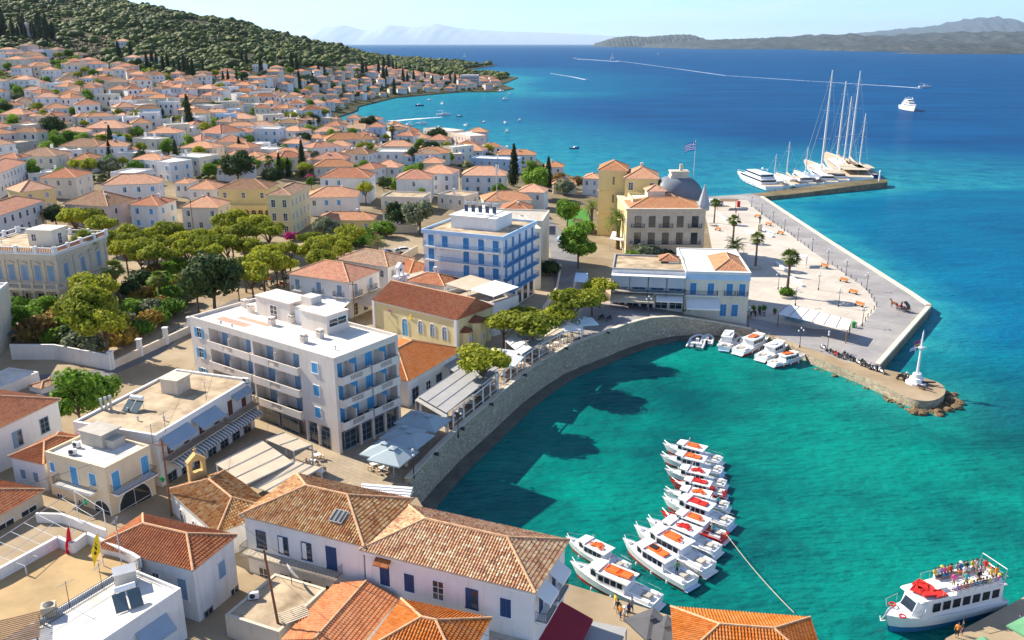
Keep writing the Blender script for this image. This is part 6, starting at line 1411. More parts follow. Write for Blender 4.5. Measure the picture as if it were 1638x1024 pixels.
# the park: crown centres as they show in the picture
park = [(120, 352), (146, 348), (163, 363), (184, 385), (205, 372), (222, 375), (245, 368), (235, 392), (262, 388), (200, 398), (222, 402), (250, 408), (285, 368), (292, 384), (312, 380), (300, 400), (318, 398), (332, 402), (345, 396), (350, 372), (362, 358), (378, 352), (392, 348), (370, 372), (388, 372), (408, 362), (430, 372), (438, 390), (425, 405), (398, 392), (405, 412), (440, 418), (462, 398), (420, 428), (390, 424), (402, 442), (362, 392), (452, 418), (495, 378), (505, 404), (520, 388), (545, 386), (560, 378), (545, 394), (512, 416), (270, 372), (330, 378)]
used_w = {0: 'short', 1: 'broad', 2: 'dense', 3: 'leaning'}
def ordl(i): return ORD(i+1)
park.sort()
for i, (x, y) in enumerate(park):
 plant('pine%d' % (i % 4), x, y, '%s umbrella pine of the park, %s from its left end' % (['bushy', 'round-topped', 'yellow-green', 'spreading'][i % 4], ordl(i)), U(.85, 1.2), grp='umbrella pines of the park', world=crownpt(x, y, 6.0))
# promenade pines
for x, y, s, lb in ((772, 572, 1.25, 'round bright pine growing through the grey canopies by the sea wall'), (806, 512, 1.1, 'dark-shaded pine beside the church apse'), (835, 498, .8, 'small pine behind the larger promenade pines'), (852, 514, 1.35, 'largest bright pine over the beige promenade canopies'), (894, 504, .9, 'small bright pine right of the largest promenade pine'), (915, 478, 1.35, 'broad pine at the end of the promenade, left of the waterfront restaurant'), (960, 455, 1.0, 'pine against the left wall of the waterfront restaurant'), (948, 474, .9, 'shaded pine between promenade end and restaurant corner')):
 plant('pine%d' % (int(x) % 4), x, y, lb, s*1.12, .72, world=crownpt(x, y, 4.9*s), grp='pines on the promenade')
for k, x, y, s, lb in (('broad0', 926, 392, 1.45, 'big yellow-green tree left of the palace hotel in front of its garden'), ('broad1', 908, 340, 1.2, 'bright green tree beside the lawn of the palace hotel'), ('broad1', 858, 290, 1.5, 'bright green tree mass right of the dark conical cypress'), ('broad0', 850, 272, 1.1, 'dark green tree top behind the bright green shore tree'), ('dark0', 340, 455, 1.45, 'big dark evergreen tree at the street corner behind the cream hotel'), ('dark1', 620, 270, .01, ''),
                      ('broad0', 122, 640, 1.1, 'leafy courtyard tree left of the dusty flat roof'), ('broad1', 160, 628, .9, 'small leafy tree between courtyard tree and flat roof'), ('dark1', 380, 272, 1.2, 'large dark spreading tree near the yellow arcaded house'), ('dark0', 88, 345, .8, 'round dark tree between red-shuttered and pink houses'), ('olive0', 672, 340, 1.6, 'wide grey-green olive tree left of the blue-balconied hotel'), ('dark1', 636, 348, .9, 'dark narrow evergreen beside the wide olive tree'),
                      ('olive1', 172, 262, 1.3, 'silvery olive tree next to white modern house'), ('dark0', 700, 222, 1.3, 'dark tree clump below the stepped apartment block'), ('dark1', 590, 203, 1.1, 'dark waterside tree before the inner bay'), ('dark0', 497, 198, 1.2, 'dark umbrella pine group above the bright cubic house'), ('broad0', 593, 242, .9, 'small bright green tree left of the veranda house'), ('dark1', 665, 256, .9, 'small round dark green tree among orange roofs'), ('olive0', 440, 325, 1.0, 'olive tree at foot of the tall cream house'), ('olive1', 520, 362, 1.2, 'olive tree on the park edge by the ochre outbuilding'),
                      ('dark1', 84, 210, 1.1, 'dark umbrella pine left of the dusty pink house'), ('broad1', 112, 222, 1.0, 'bright green tree below the dusty pink house'), ('broad0', 22, 200, 1.2, 'bright green tree by grey stone house'), ('gold', 120, 222, .01, '')):
 if s > .05: plant(k, x, y, lb, s, world=crownpt(x, y, 5*s*.8))
# overgrown garden of the mansion
for i, (x, y, s) in enumerate(((150, 470, 1.35), (140, 500, 1.5), (165, 520, 1.3), (118, 492, .9))): plant('broad%d' % (i % 2) if i == 9 else 'pine%d' % i, x, y, ['tall dark-green garden pine in front of the mansion corner', 'middle bough-heavy garden pine below the mansion corner', 'lowest garden pine beside the white-piered wall', 'left garden pine before the mansion columns'][i], s, world=crownpt(x, y, 5*s), grp='garden pines by the mansion')
gardens = [(35, 500, 'bush'), (55, 515, 'bush'), (75, 508, 'broad1'), (98, 520, 'gold'), (60, 540, 'russ'), (90, 545, 'bush'), (120, 548, 'darkb'), (110, 530, 'broad0'), (150, 560, 'oliveb'), (35, 530, 'broad0'), (170, 556, 'gold'), (190, 530, 'russ'), (205, 520, 'oliveb'), (215, 500, 'bush'), (200, 545, 'gold'), (225, 535, 'russ'), (240, 520, 'gold'), (255, 512, 'russ'), (245, 500, 'oliveb'), (262, 495, 'gold'), (275, 500, 'russ'), (280, 480, 'bush'), (235, 478, 'gold'), (262, 462, 'russ'), (210, 470, 'darkb'), (245, 445, 'russ'), (270, 440, 'russ'), (285, 460, 'gold'), (300, 480, 'oliveb'), (130, 565, 'oliveb'), (285, 430, 'russ'), (225, 455, 'darkb')]
gardens = [(x, y, 'bush' if k == 'russ' and (x+y) % 3 else k) for x, y, k in gardens]
desc = {'bush': 'green', 'gold': 'golden dry', 'russ': 'russet brown', 'oliveb': 'grey-green', 'darkb': 'dark green', 'broad0': 'leafy', 'broad1': 'leafy'}
cn_ = {}
for x, y, k in sorted(gardens):
 big = k.startswith('broad'); kk_ = 'broad' if big else k; cn_[kk_] = cn_.get(kk_, 0)+1; plant(k, x, y+6, '%s %s in the overgrown mansion garden, %s such from left' % (desc[k], 'small tree' if big else 'shrub', ORD(cn_[kk_])), U(.55, .7) if big else U(1.5, 2.2), grp='shrubs of the mansion garden')
for k, x, y, s, lb in (('fan0', 148, 470, 1.35, 'tall fan palm rising past the mansion corner'), ('fan1', 190, 486, 1.3, 'dark fan palm right of the mansion corner'), ('fan1', 258, 488, 1.0, 'fan palm among golden shrubs of the mansion garden'), ('fan1', 318, 500, .8, 'drooping palm beside the big dark evergreen'),
                      ('fan0', 1142, 357, .92, 'slim fan palm nearest the palace spire on the plaza'), ('fan1', 1172, 386, 1.1, 'fan palm in front of the statue on the plaza'), ('fan0', 1208, 428, 1.05, 'tall fan palm beside the cream waterfront hotel on the plaza'), ('fan0', 1258, 474, 1.12, 'tallest fan palm in a round bushy planter on the plaza'),
                      ('date', 988, 398, 1.5, 'big date palm between yellow wing and stone palace front'), ('date', 946, 362, 1.15, 'date palm on the lawn left of the yellow tower'), ('date', 1086, 415, 1.0, 'date palm before the stone palace front'), ('dates', 1174, 410, 1.1, 'low wide date palm behind the cream waterfront hotel'), ('date', 604, 412, .8, 'small palm behind the hipped white house'), ('fan1', 432, 285, 1.1, 'feathery palm left of the balconied villa'), ('fan1', 628, 226, 1.1, 'little palm close to the seaside cottage')):
 plant(k, x, y, lb, s)
for i, (x, y, k, s) in enumerate(((1030, 418, 'oliveb', 2.0), (1048, 418, 'oliveb', 2.0), (1065, 420, 'darkb', 1.6), (1012, 420, 'bush', 1.6), (1140, 425, 'bush', 1.5), (1118, 432, 'bush', 1.5), (1258, 475, 'bush', 1.1), (880, 440, 'darkb', 1.8), (975, 330, 'oliveb', 1.6), (893, 300, 'russ', 2.6), (905, 312, 'oliveb', 2.6), (925, 300, 'russ', 2.2), (940, 372, 'bush', 1.6), (790, 300, 'gold', 2.0), (775, 305, 'gold', 2.2), (760, 300, 'bush', 1.4), (465, 385, 'boug', 1.1), (478, 382, 'boug', .8), (600, 380, 'boug', .8), (615, 378, 'bush', 2.2), (585, 388, 'bush', 2), (640, 305, 'bush', 2.2), (620, 300, 'bush', 1.8), (497, 288, 'boug', 1.0), (575, 395, 'bush', 1.6))):
 plant(k, x, y, '%s shrub, number %s from the left among the lone shrubs outside gardens' % (desc.get(k, 'pink flowering'), 1) if False else ['grey-green shrub under the palace balcony, left one', 'grey-green shrub under the palace balcony, right one', 'dark shrub beside the date palm at the palace front', 'green shrub at the left foot of the palace front', 'green shrub at the right foot of the palace front', 'green shrub behind the cream waterfront hotel roof', 'round green shrub filling the tallest palm planter', 'dark shrub at the foot of the lane wall', 'grey-green shrub at the foot of the yellow tower', 'wide russet shrub by the shore path', 'wide grey-green shrub on the path left of the lawn', 'russet shrub near the white balconied house', 'green hedge shrub in the palace hotel garden', 'golden shrub before the four-windowed violet-white house', 'golden shrub left of its twin before the violet-white house', 'green shrub by the violet-white house', 'pink bougainvillea at the back of the park', 'smaller pink bougainvillea at the back of the park', 'pink bougainvillea by the boundary wall', 'green shrub behind the parked cars yard', 'green shrub left of the boundary bougainvillea', 'green shrub in the grey-blinded villa garden', 'smaller green shrub left of the villa garden one', 'pink bougainvillea beside the balconied villa', 'green shrub at the wall below the ochre outbuilding'][i], s)
# cypresses
cyp = [(304, 214, 1.9), (822, 298, 1.75), (385, 262, 1.1), (391, 262, .9), (284, 272, 1.2), (180, 250, 1.3), (177, 262, 1.0), (485, 284, 1.5), (448, 284, .9), (462, 284, .8), (380, 140, 1.3), (388, 140, 1.1), (358, 138, 1.2), (366, 138, 1.3), (297, 132, 2.0), (303, 134, 1.8), (310, 132, 1.7), (289, 128, 1.6), (280, 122, 1.4), (270, 120, 1.6), (262, 118, 1.4), (244, 108, 1.6), (251, 106, 1.3), (236, 112, 1.4), (192, 104, 1.8), (211, 102, 1.8), (467, 112, 1.9), (475, 113, 1.8), (418, 122, 1.7), (510, 122, 1.6), (519, 124, 1.9), (479, 142, 1.8), (388, 108, 1.6), (395, 108, 1.5), (326, 130, 1.5),
       (580, 118, 1.9), (586, 118, 1.6), (614, 134, 2.2), (619, 134, 1.9), (631, 152, 1.9), (606, 118, 1.8), (614, 116, 2.2), (622, 116, 2.4), (629, 116, 2.2), (634, 117, 1.8), (656, 113, 1.5), (645, 134, 2.0), (652, 136, 1.7), (662, 134, 1.8), (680, 134, 1.5), (692, 138, 1.5), (720, 136, 1.9), (728, 136, 1.7), (736, 134, 1.5), (680, 112, 1.7), (688, 113, 1.6), (697, 113, 1.6), (709, 115, 1.7), (722, 116, 1.5), (877, 305, 1.3), (869, 305, 1.0)]
cyp.sort()
for i, (x, y, s) in enumerate(cyp):
 zone = 'on the slope and headland' if y < 160 else 'among the town roofs'
 plant('cyp%d' % (i % 2), x, y, {304: 'huge dark cypress standing before the white church hall', 822: 'big dark conical cypress near the shore trees'}.get(x, 'slender dark cypress %s, %s from the left' % (zone, ORD(i+1))), s*.8, grp='cypresses of the town')
for i in range(26):
 x = U(2, 90); y = 60+U(-8, 4)+abs(x-30)*.06
 plant('cyp%d' % (i % 2), x, y, 'dark cypress in the thick grove round the hilltop chapel', U(1.1, 1.9), grp='cypress grove round the hilltop chapel')
# trees standing between the houses
kinds = ['dark0', 'broad1', 'broad0', 'broad1', 'olive0', 'pine1', 'pine2', 'fan1']
HB = [(b.c.x, b.c.y, max(b.w, b.d)) for b in HOUSES]
cnt = {}; k_ = 0; tries = 0; TR = []
while k_ < 270 and tries < 9000:
 tries += 1; px, py = U(-5, 850), U(92, 330)
 if not inpoly(px, py, TOWN) and not (R() < .3 and inpoly(px, py, [(400, 290), (860, 250), (900, 330), (620, 345), (500, 320)])): continue
 p = HIT(px, py)
 if any(math.hypot(p.x-a, p.y-c_) < s_*.5+1.2 for a, c_, s_ in HB) or segd(p.x, p.y, COASTFAR) < 6: continue
 if any(math.hypot(p.x-a, p.y-c_) < 6 for a, c_ in TR): continue
 TR.append((p.x, p.y)); kk = kinds[int(R()*8)]; TR_ = (px, py); k_ += 1; lab = {'d': 'dark evergreen tree', 'b': 'bright green tree', 'o': 'grey-green olive tree', 'p': 'yellow-green pine', 'f': 'small fan palm'}[kk[0]]
 tier = next(nm for lo, hi, nm in TIER if lo <= py < hi); key = (lab, tier); cnt.setdefault(key, []).append((px, plant(kk, px, py, lab, U(.5, .85)*(1+.0004*p.y), world=p, grp='trees between the town houses')))
for (lab, tier), lst in cnt.items():
 for i, (px, o) in enumerate(sorted(lst, key=lambda q: q[0])): o['label'] = '%s between houses, %s from left in %s' % (lab, ORD(i+1), tier)
# pine forest over the hill: one mass
def forest(n, seed):
 r = np.random.RandomState(seed); out = []; rn = random.Random(seed); t = 0
 while len(out) < n and t < n*14:
  t += 1; Yy = 380+2100*rn.random()**.8; x = (-.66+.70*rn.random())*Yy
  g = G(x, Yy); px, py = proj(x, Yy, g)
  if px < -40 or px > 830 or not inpoly(x, Yy, LAND): continue
  lim = np.interp(px, [0, 60, 130, 210, 300, 420, 520, 620, 700, 800], [88, 84, 92, 112, 128, 112, 106, 108, 120, 131])
  if py > lim: continue
  if 35 < px < 175 and 60 < py < 92 and rn.random() < .8: continue      # bare brown slope
  if 470 < px < 560 and 70 < py < 95 and rn.random() < .6: continue
  if segd(x, Yy, COASTFAR) < 14: continue
  if math.sin(x*.031+Yy*.017)+math.sin(x*.012-Yy*.023)+math.sin(x*.07+1) > 1.5 and rn.random() < .85: continue
  out.append((x, Yy, g))
 return out
FT = forest(14000, 5)
ico = MB().ball((0, 0, 0), 1, 8); Vi = np.array(ico.v); tri = []
for f in ico.f:
 tri.append(f[:3]);
 if len(f) == 4: tri.append([f[0], f[2], f[3]])
tri = np.array(tri); rr = np.random.RandomState(9); Vs = []; Fs = []; Ms = []; base = 0
for (x, y, z) in FT:
 s = min(4.6, rr.lognormal(.84, .33))*(.8+y/2200)
 for q in range(2):
  v = Vi*(1+rr.uniform(-.28, .28, (len(Vi), 1)))*np.array([s, s, s*rr.uniform(.55, .85)])*(1 if q == 0 else .6); v = v+np.array([x+(q and rr.uniform(-s, s)), y+(q and rr.uniform(-s, s)), z+s*.62+(q and rr.uniform(0, s*.5))])
  Vs.append(v); Fs.append(tri+base); base += len(v); Ms.append(np.full(len(tri), rr.choice(3, p=[.5, .3, .2])))
fm = npmesh('pine_forest', np.concatenate(Vs), np.concatenate(Fs), [leafmat('forest_pine', (.028, .050, .010), (.080, .108, .016), .0, .02), leafmat('forest_pine_dark', (.020, .038, .012), (.05, .07, .016), .0, .02), leafmat('forest_pine_light', (.05, .072, .012), (.125, .14, .022), .0, .02)], np.concatenate(Ms))
tag(ob('pine_forest', fm), 'dense pine forest covering the hill above the town', 'forest', kind='stuff')
# scrub on the bare slopes
Vs = []; Fs = []; base = 0; n_ = 0
while n_ < 1300:
 px, py = (U(20, 190), U(58, 96)) if n_ % 2 else (U(440, 600), U(66, 106)); p = HIT(px, py); n_ += 1
 if p.y > 1700: continue
 s = rr.uniform(.8, 1.8)*(.8+p.y/1500); v = Vi*(1+rr.uniform(-.3, .3, (len(Vi), 1)))*s*np.array([1, 1, .7])+np.array(p); Vs.append(v); Fs.append(tri+base); base += len(v)
tag(ob('hillside_scrub', npmesh('hillside_scrub', np.concatenate(Vs), np.concatenate(Fs), leafmat('scrub', (.06, .06, .025), (.14, .10, .05), 0, .02))), 'low brownish scrub on the bare slopes', 'scrub', kind='stuff')
# gardens and undergrowth between the houses: one mass
Vs = []; Fs = []; Ms = []; base = 0; n_ = 0
while n_ < 4200:
 px, py = U(-5, 850), U(90, 335); n_ += 1
 if not inpoly(px, py, TOWN): continue
 p = HIT(px, py)
 if any(math.hypot(p.x-a, p.y-c_) < s_*.5+.6 for a, c_, s_ in HB): continue
 s = rr.uniform(.6, 1.5)*(.8+p.y/900); v = Vi*(1+rr.uniform(-.35, .35, (len(Vi), 1)))*s*np.array([1.2, 1, .8])+np.array(p)+np.array([0, 0, s*.3]); Vs.append(v); Fs.append(tri+base); base += len(v); Ms.append(np.full(len(tri), rr.randint(3)))
tag(ob('garden_undergrowth', npmesh('garden_undergrowth', np.concatenate(Vs), np.concatenate(Fs), [leafmat('ug1', (.05, .08, .015), (.13, .17, .03), 0, .3), leafmat('ug2', (.03, .05, .015), (.07, .10, .03), 0, .3), leafmat('ug3', (.12, .12, .04), (.22, .20, .07), 0, .3)], np.concatenate(Ms))), 'low garden greenery between the town houses', 'undergrowth', kind='stuff')
# palace garden lawn
lw = [HIT(x, y) for x, y in ((912, 335), (940, 335), (945, 362), (918, 385), (905, 378))]; zl = max(p.z for p in lw)+.08
tag(ob('lawn', MB().prism([(p.x, p.y) for p in lw][::-1], zl-.6, zl).mesh('lawn', mat('lawn_grass', (.06, .22, .02), var=.2, sc=.5))), 'bright green lawn of the palace garden', 'lawn', kind='stuff')
# ------------------------------------------------------------------ boats
def hull(m, L, Bm, H, ns=14, bowp=2.6, rake=.10, sheer=.35, mi=(0, 1, 2), stern=.86, wl=.28, deck=-.12, draft=.35):
 """boat hull along x, bow at +x. materials: topside, bottom, deck"""
 st = []
 for i in range(ns+1):
  t = i/ns; wv = Bm/2*(stern+(1-stern)*math.sin(min(1, t*2)*math.pi/2))*max(0.015, 1-t**bowp)**.75
  z = H*(1+sheer*t*t); xx = -L/2+L*t*(1-rake)+0
  st.append((xx, xx+L*rake*t, wv, z))
 V = []
 for (xb, xt, w_, z) in st:
  t0 = (xb+L/2)/L; V += [(xb, 0, -draft), (xb, w_*.72, -.05), (xb+(xt-xb)*.2, w_*.88, wl), (xt, w_, z), (xt, w_*.93, z), (xt, w_*.93, z+deck)]
 k = 6; n = len(st)
 mm = [mi[1], mi[1], mi[0], mi[0], mi[0]]
 for j in range(5):
  m.add([V[i*k+q] for i in range(n) for q in (j, j+1)], [(2*i, 2*i+2, 2*i+3, 2*i+1) for i in range(n-1)], mm[j])
  m.add([(V[i*k+q][0], -V[i*k+q][1], V[i*k+q][2]) for i in range(n) for q in (j, j+1)], [(2*i, 2*i+1, 2*i+3, 2*i+2) for i in range(n-1)], mm[j])
 m.add([V[q] for q in range(4)]+[(V[q][0], -V[q][1], V[q][2]) for q in (3, 2, 1)], [(0, 1, 2, 3, 4, 5, 6)], mi[0])
 a = [V[i*k+5] for i in range(n)]; m.add(a+[(p[0], -p[1], p[2]) for p in a], [(i, n+i, n+i+1, i+1)[::1] for i in range(n-1)], mi[2])
 return st
def wedge(m, x0, x1, w0, w1, z0, z1, sl_f=.5, sl_b=.1, sl_s=.06, mi=0):
 """cabin block: x0 aft, x1 front; widths aft/front; sloping faces"""
 m.add([(x0, -w0/2, z0), (x1, -w1/2, z0), (x1, w1/2, z0), (x0, w0/2, z0), (x0+sl_b, -w0/2+sl_s, z1), (x1-sl_f, -w1/2+sl_s, z1), (x1-sl_f, w1/2-sl_s, z1), (x0+sl_b, w0/2-sl_s, z1)],
          [(0, 3, 2, 1), (4, 5, 6, 7), (0, 1, 5, 4), (1, 2, 6, 5), (2, 3, 7, 6), (3, 0, 4, 7)], mi)
def lifefloat(parent, x, y, z, w=1.2, l=.8, mt=None, name='life_float', rz=0):
 m = MB(); r = .11
 m.tube([(-w/2, -l/2, 0), (w/2, -l/2, 0), (w/2, l/2, 0), (-w/2, l/2, 0), (-w/2, -l/2+.01, 0)], r, 6); m.box(-w/2+.1, w/2-.1, -l/2+.1, l/2-.1, -.05, .02)
 return ob(name, m.mesh(name, mt or M_orange), parent, (x, y, z), rz)
def ringbuoy(parent, x, y, z, mt=None, rot=None):
 return ob('life_ring', cached(('ring', (mt or M_orange).name), lambda: MB().torus((0, 0, 0), .3, .08, 12, 6).mesh('life_ring', mt or M_orange)), parent, (x, y, z), 0, None, rot)
def boatroot(name, label, cat, bow, stern, z=.0, group=None, ref=None):
 a = W(bow[0], bow[1], z+.5); c = W(stern[0], stern[1], z+.5); d = a-c; L = d.length
 mid = (a+c)/2; return thing(name, label, cat, (mid.x, mid.y, z), math.atan2(d.y, d.x), group), L
M_maroon = mat('red_antifouling', (.42, .03, .02), rough=.5)
M_win = mat('boat_window', (.015, .02, .03), rough=.1, spec=.7)
def taxi(bow, stern, label, hullm=None, floatm=None, solar=False, tall=True, var=0, Lf=None):
 t, L = boatroot('water_taxi', label, 'boat', bow, stern, 0, 'white water taxis in the harbour')
 if Lf: L = Lf
 k = L/9.5; Bm = 2.9*k; hm = hullm or M_boat
 m = MB(); hull(m, L, Bm, 1.05*k, mi=(0, 1, 2), sheer=.45, wl=.42*k); h = ob('hull', m.mesh('hull', [hm, M_maroon, hm if hullm else M_boat], True if False else False), t)
 ob('rubbing_strake', cached(('rs', round(L, 1)), lambda: (lambda q: (hull(q, L*1.004, Bm*1.015, 1.0*k, deck=.0, wl=.9*k, draft=-.85*k), q)[1])(MB()).mesh('strake', [M_boat, M_boat, M_boat])), h) if False else None
 dk = .93*k
 m = MB(); wedge(m, -.20*L, .12*L, Bm*.74, Bm*.70, dk-.05, dk+1.25*k, .1, .15, .1); wedge(m, .12*L, .27*L, Bm*.70, Bm*.50, dk, dk+1.45*k, .7*k, 0, .12); wedge(m, .25*L, .42*L, Bm*.5, Bm*.2, dk, dk+.35*k, .3, 0, .05)
 cb = ob('cabin', m.mesh('cabin', hm if False else M_boat), t)
 m = MB(); wedge(m, -.235*L, .135*L, Bm*.80, Bm*.74, dk+1.25*k, dk+1.36*k, .1, .0, .05); wedge(m, .10*L, .235*L, Bm*.72, Bm*.55, dk+1.45*k, dk+1.55*k, .15, 0, .05); ob('roof', m.mesh('roof', M_boat), cb)
 for q in range(4):
  for s in (-1, 1):
   x0 = -.17*L+q*.072*L; ob('window', cached(('tw', round(k, 2)), lambda: MB().box(0, .055*L, -.02, .02, 0, .52*k).mesh('window', M_win)), cb, (x0, s*(Bm*.37-.055), dk+.52*k))
 for s in (-1, 1): ob('window', cached(('tw2', round(k, 2)), lambda: MB().box(0, .07*L, -.02, .02, 0, .55*k).mesh('window', M_win)), cb, (.135*L, s*(Bm*.345-.07), dk+.68*k), -s*.18)
 m = MB(); y1 = Bm*.19; xf = .27*L; m.add([(xf-.16*k, -y1-.1, dk+.45*k), (xf-.16*k, y1+.1, dk+.45*k), (xf-.52*k, y1, dk+1.2*k), (xf-.52*k, -y1, dk+1.2*k)], [(0, 1, 2, 3)]); m.v = [(v[0]+.05, v[1], v[2]) for v in m.v]; ob('windscreen', m.mesh('windscreen', M_win), cb)
 fm = floatm or M_orange; zr = dk+1.5*k
 if var % 3 == 0: lifefloat(cb, -.02*L, 0, zr, 1.5*k, 1.0*k, fm); ringbuoy(cb, -.13*L, .25, zr, fm)
 elif var % 3 == 1: lifefloat(cb, .02*L, 0, zr, 1.0*k, 1.0*k, fm); lifefloat(cb, -.1*L, .1, zr, 1.0*k, .9*k, fm)
 else: ringbuoy(cb, .02*L, .3, zr, fm); ringbuoy(cb, -.06*L, -.25, zr, fm); ringbuoy(cb, -.12*L, .3, zr, fm); lifefloat(cb, -.03*L, .0, zr-.04, .9*k, .7*k, fm)
 if solar: ob('solar_panel', MB().box(-.5, .5, -.35, .35, 0, .06).mesh('solar_panel', M_dark), cb, (.03*L, 0, zr+.12))
 for s in (-1, 1): ob('bow_rail', MB().tube([(.2*L, s*Bm*.44, 1.25*k), (.32*L, s*Bm*.36, 1.9*k), (.47*L, s*.12, 2.05*k)], .025, 4).mesh('bow_rail', M_steel), t); m = MB(); m.tube([(-.23*L, s*Bm*.42, dk), (-.23*L, s*Bm*.42, dk+.75*k), (-.48*L, s*Bm*.40, dk+.6*k), (-.48*L, s*Bm*.40, dk)], .025, 4); ob('railing', m.mesh('railing', M_steel), t)
 for s in (-.28, .28): ob('bench', MB().box(-.46*L, -.30*L, Bm*(s-.08), Bm*(s+.08), dk-.1, dk+.32*k).mesh('bench', M_boat), t)
 ob('engine_box', MB().box(-.43*L, -.34*L, -.4*k, .4*k, dk-.1, dk+.4*k).mesh('engine_box', M_conc), t)
 ob('cockpit_floor', MB().box(-.48*L, -.21*L, -Bm*.40, Bm*.40, dk-.1, dk-.085+.02*k).mesh('cockpit_floor', [M_conc, M_can2, M_teak][var % 3]), t); ob('bow_hatch', MB().box(.36*L, .41*L, -.25*k, .25*k, dk+.3, dk+.42*k).mesh('bow_hatch', M_grey), t)
 ob('swim_platform', MB().box(-.545*L, -.497*L, -Bm*.36, Bm*.36, .28, .38).mesh('platform', M_pblue if var % 2 else M_boat), t)
 for q in range(3):
  for s in (-1, 1): ob('fender', cached('fender', lambda: MB().lathe([(.02, 0), (.11, .08), (.12, .4), (.03, .52)], 8).mesh('fender', M_boat)), t, (-.3*L+q*.22*L, s*(Bm*.5+.1), .35*k))
 if var % 2 == 0: ob('radar_mast', MB().tube([(.06*L, 0, zr), (.04*L, 0, zr+1.1*k)], .03, 5).tube([(.045*L, -.4, zr+.8*k), (.045*L, .4, zr+.8*k)], .025, 4).mesh('mast', M_boat), cb)
 return t, L, k, dk
def z7(x, y): return (x/2.977+860, y/2.977+680)
TX = [((595, 110), (872, 182), 'white water taxi at the far end of the moored line, small mast raised', None, None, 0), ((583, 165), (877, 232), 'second white water taxi from the far end of the moored line', None, None, 1),
      ((603, 230), (893, 293), 'third white water taxi from far end, right before the all-red boat', None, M_red, 2), ((630, 280), (895, 338), 'bright red water taxi squeezed among white ones, far side of the line', M_red, M_red, 1),
      ((600, 330), (905, 400), 'white water taxi just below the all-red boat', None, None, 2), ((592, 370), (920, 482), 'white water taxi with red floats and pale roof, above the red-hulled boat', None, M_red, 1),
      ((585, 435), (893, 548), 'red-hulled water taxi with white cabin holding the mooring rope', M_red, None, 0), ((518, 475), (855, 612), 'white water taxi with grey aft deck below the red-hulled boat', None, M_red, 2),
      ((458, 515), (815, 700), 'long white water taxi with big orange float, second nearest in the line', None, None, 0), ((405, 575), (730, 765), 'nearest moored water taxi of the line, red waterline and solar panel', None, None, 1),
      ((135, 558), (420, 700), 'white water taxi behind the cream-decked one near the quay corner', None, None, 2), ((155, 690), (568, 865), 'cream-decked water taxi with four orange floats alongside the quay', None, None, 0)]
TAXIS = []
for i, (a, c_, lb, hm, fm, v) in enumerate(TX): TAXIS.append(taxi(z7(*a), z7(*c_), lb, hm, fm, solar=(i == 9), var=v))
lifefloat(TAXIS[11][0], -.02, 0, TAXIS[11][3]+1.55*TAXIS[11][2], 1.3, 1.0); lifefloat(TAXIS[11][0], -1.6, 0, TAXIS[11][3]+1.55*TAXIS[11][2], 1.3, 1.0)
# boats moored at the dock
def z78(x, y): return (x/3.4125+780, y/3.4125+360)
def rib(bow, stern, label):
 t, L = boatroot('inflatable_boat', label, 'boat', bow, stern, 0, 'inflatable boats at the dock')
 m = MB(); r = .28; w_ = L*.20
 m.tube([(-L*.5, -w_, .4), (L*.15, -w_, .4), (L*.38, -w_*.6, .5), (L*.48, 0, .58), (L*.38, w_*.6, .5), (L*.15, w_, .4), (-L*.5, w_, .4)], [r*.7]+[r]*5+[r*.7], 8)
 ob('inflated_tube', m.mesh('tube', M_boat, True), t); ob('floor', MB().prism([(-L*.42, -w_), (L*.15, -w_), (L*.4, 0), (L*.15, w_), (-L*.42, w_)], .0, .3).mesh('floor', M_grey), t)
 ob('console', MB().box(-.3, .3, -.3, .3, .3, 1.0).mesh('console', M_boat), t); ob('seat', MB().box(-L*.3, -L*.15, -w_*.7, w_*.7, .3, .65).mesh('seat', M_boat), t); ob('outboard_engine', MB().box(-L*.56, -L*.46, -.2, .2, .3, 1.1).mesh('engine', M_metal), t)
 return t
rib(z78(1160, 600), z78(1130, 665), 'white inflatable boat leftmost at the dock under the stone wall'); rib(z78(1205, 600), z78(1195, 645), 'small white inflatable second from the left at the dock'); rib(z78(1395, 610), z78(1375, 665), 'grey-white inflatable between cabin boats at the dock')
taxi(z78(1330, 600), z78(1290, 680), 'white cabin boat with square canopy moored below the cream waterfront hotel', None, M_boat, var=1)
taxi(z78(1535, 630), z78(1365, 700), 'red and white cabin boat with orange float at the dock steps', None, None, var=0)
taxi(z78(1640, 665), z78(1488, 735), 'white sport-fishing cabin boat between two red ones at the dock', None, M_boat, var=2)
def z8(x, y): return (x/3.4125+1160, y/3.4125+380)
taxi(z8(435, 655), z8(252, 695), 'rightmost dock boat, white cabin with red hull stripe', None, None, var=1)
# tourist ferry
def z9(x, y): return (x/4.846+1300, y/4.846+840)
t, L = boatroot('tour_boat', 'white and blue two-deck tour boat with passengers on its upper deck', 'boat', z9(545, 800), z9(1400, 590), 0); FER = t
Bm = L*.26;
m = MB(); hull(m, L, Bm, 1.7, bowp=5, rake=.05, sheer=.28, stern=.95, wl=.75, mi=(0, 1, 2)); ob('hull', m.mesh('hull', [M_boat, mat('ferry_blue', (.03, .20, .45), rough=.4), M_boat]), t)
m = MB(); hull(m, L*1.004, Bm*1.02, 1.72, bowp=5, rake=.05, sheer=.28, stern=.95, wl=1.55, draft=-1.5, mi=(0, 0, 0), deck=-.01);
m = MB(); dk = 1.65; wedge(m, -.44*L, .27*L, Bm*.88, Bm*.82, dk, dk+2.1, .5, .1, .05); wedge(m, .23*L, .345*L, Bm*.80, Bm*.5, dk, dk+1.9, .9, 0, .1); cb = ob('cabin', m.mesh('cabin', M_boat), t)
for q in range(7):
 for s in (-1, 1): ob('window', cached('fw', lambda: MB().box(0, .062*L, -.03, .03, 0, .95).mesh('window', M_win)), cb, (-.40*L+q*.088*L, s*(Bm*.44-.03-.004*q), dk+.8))
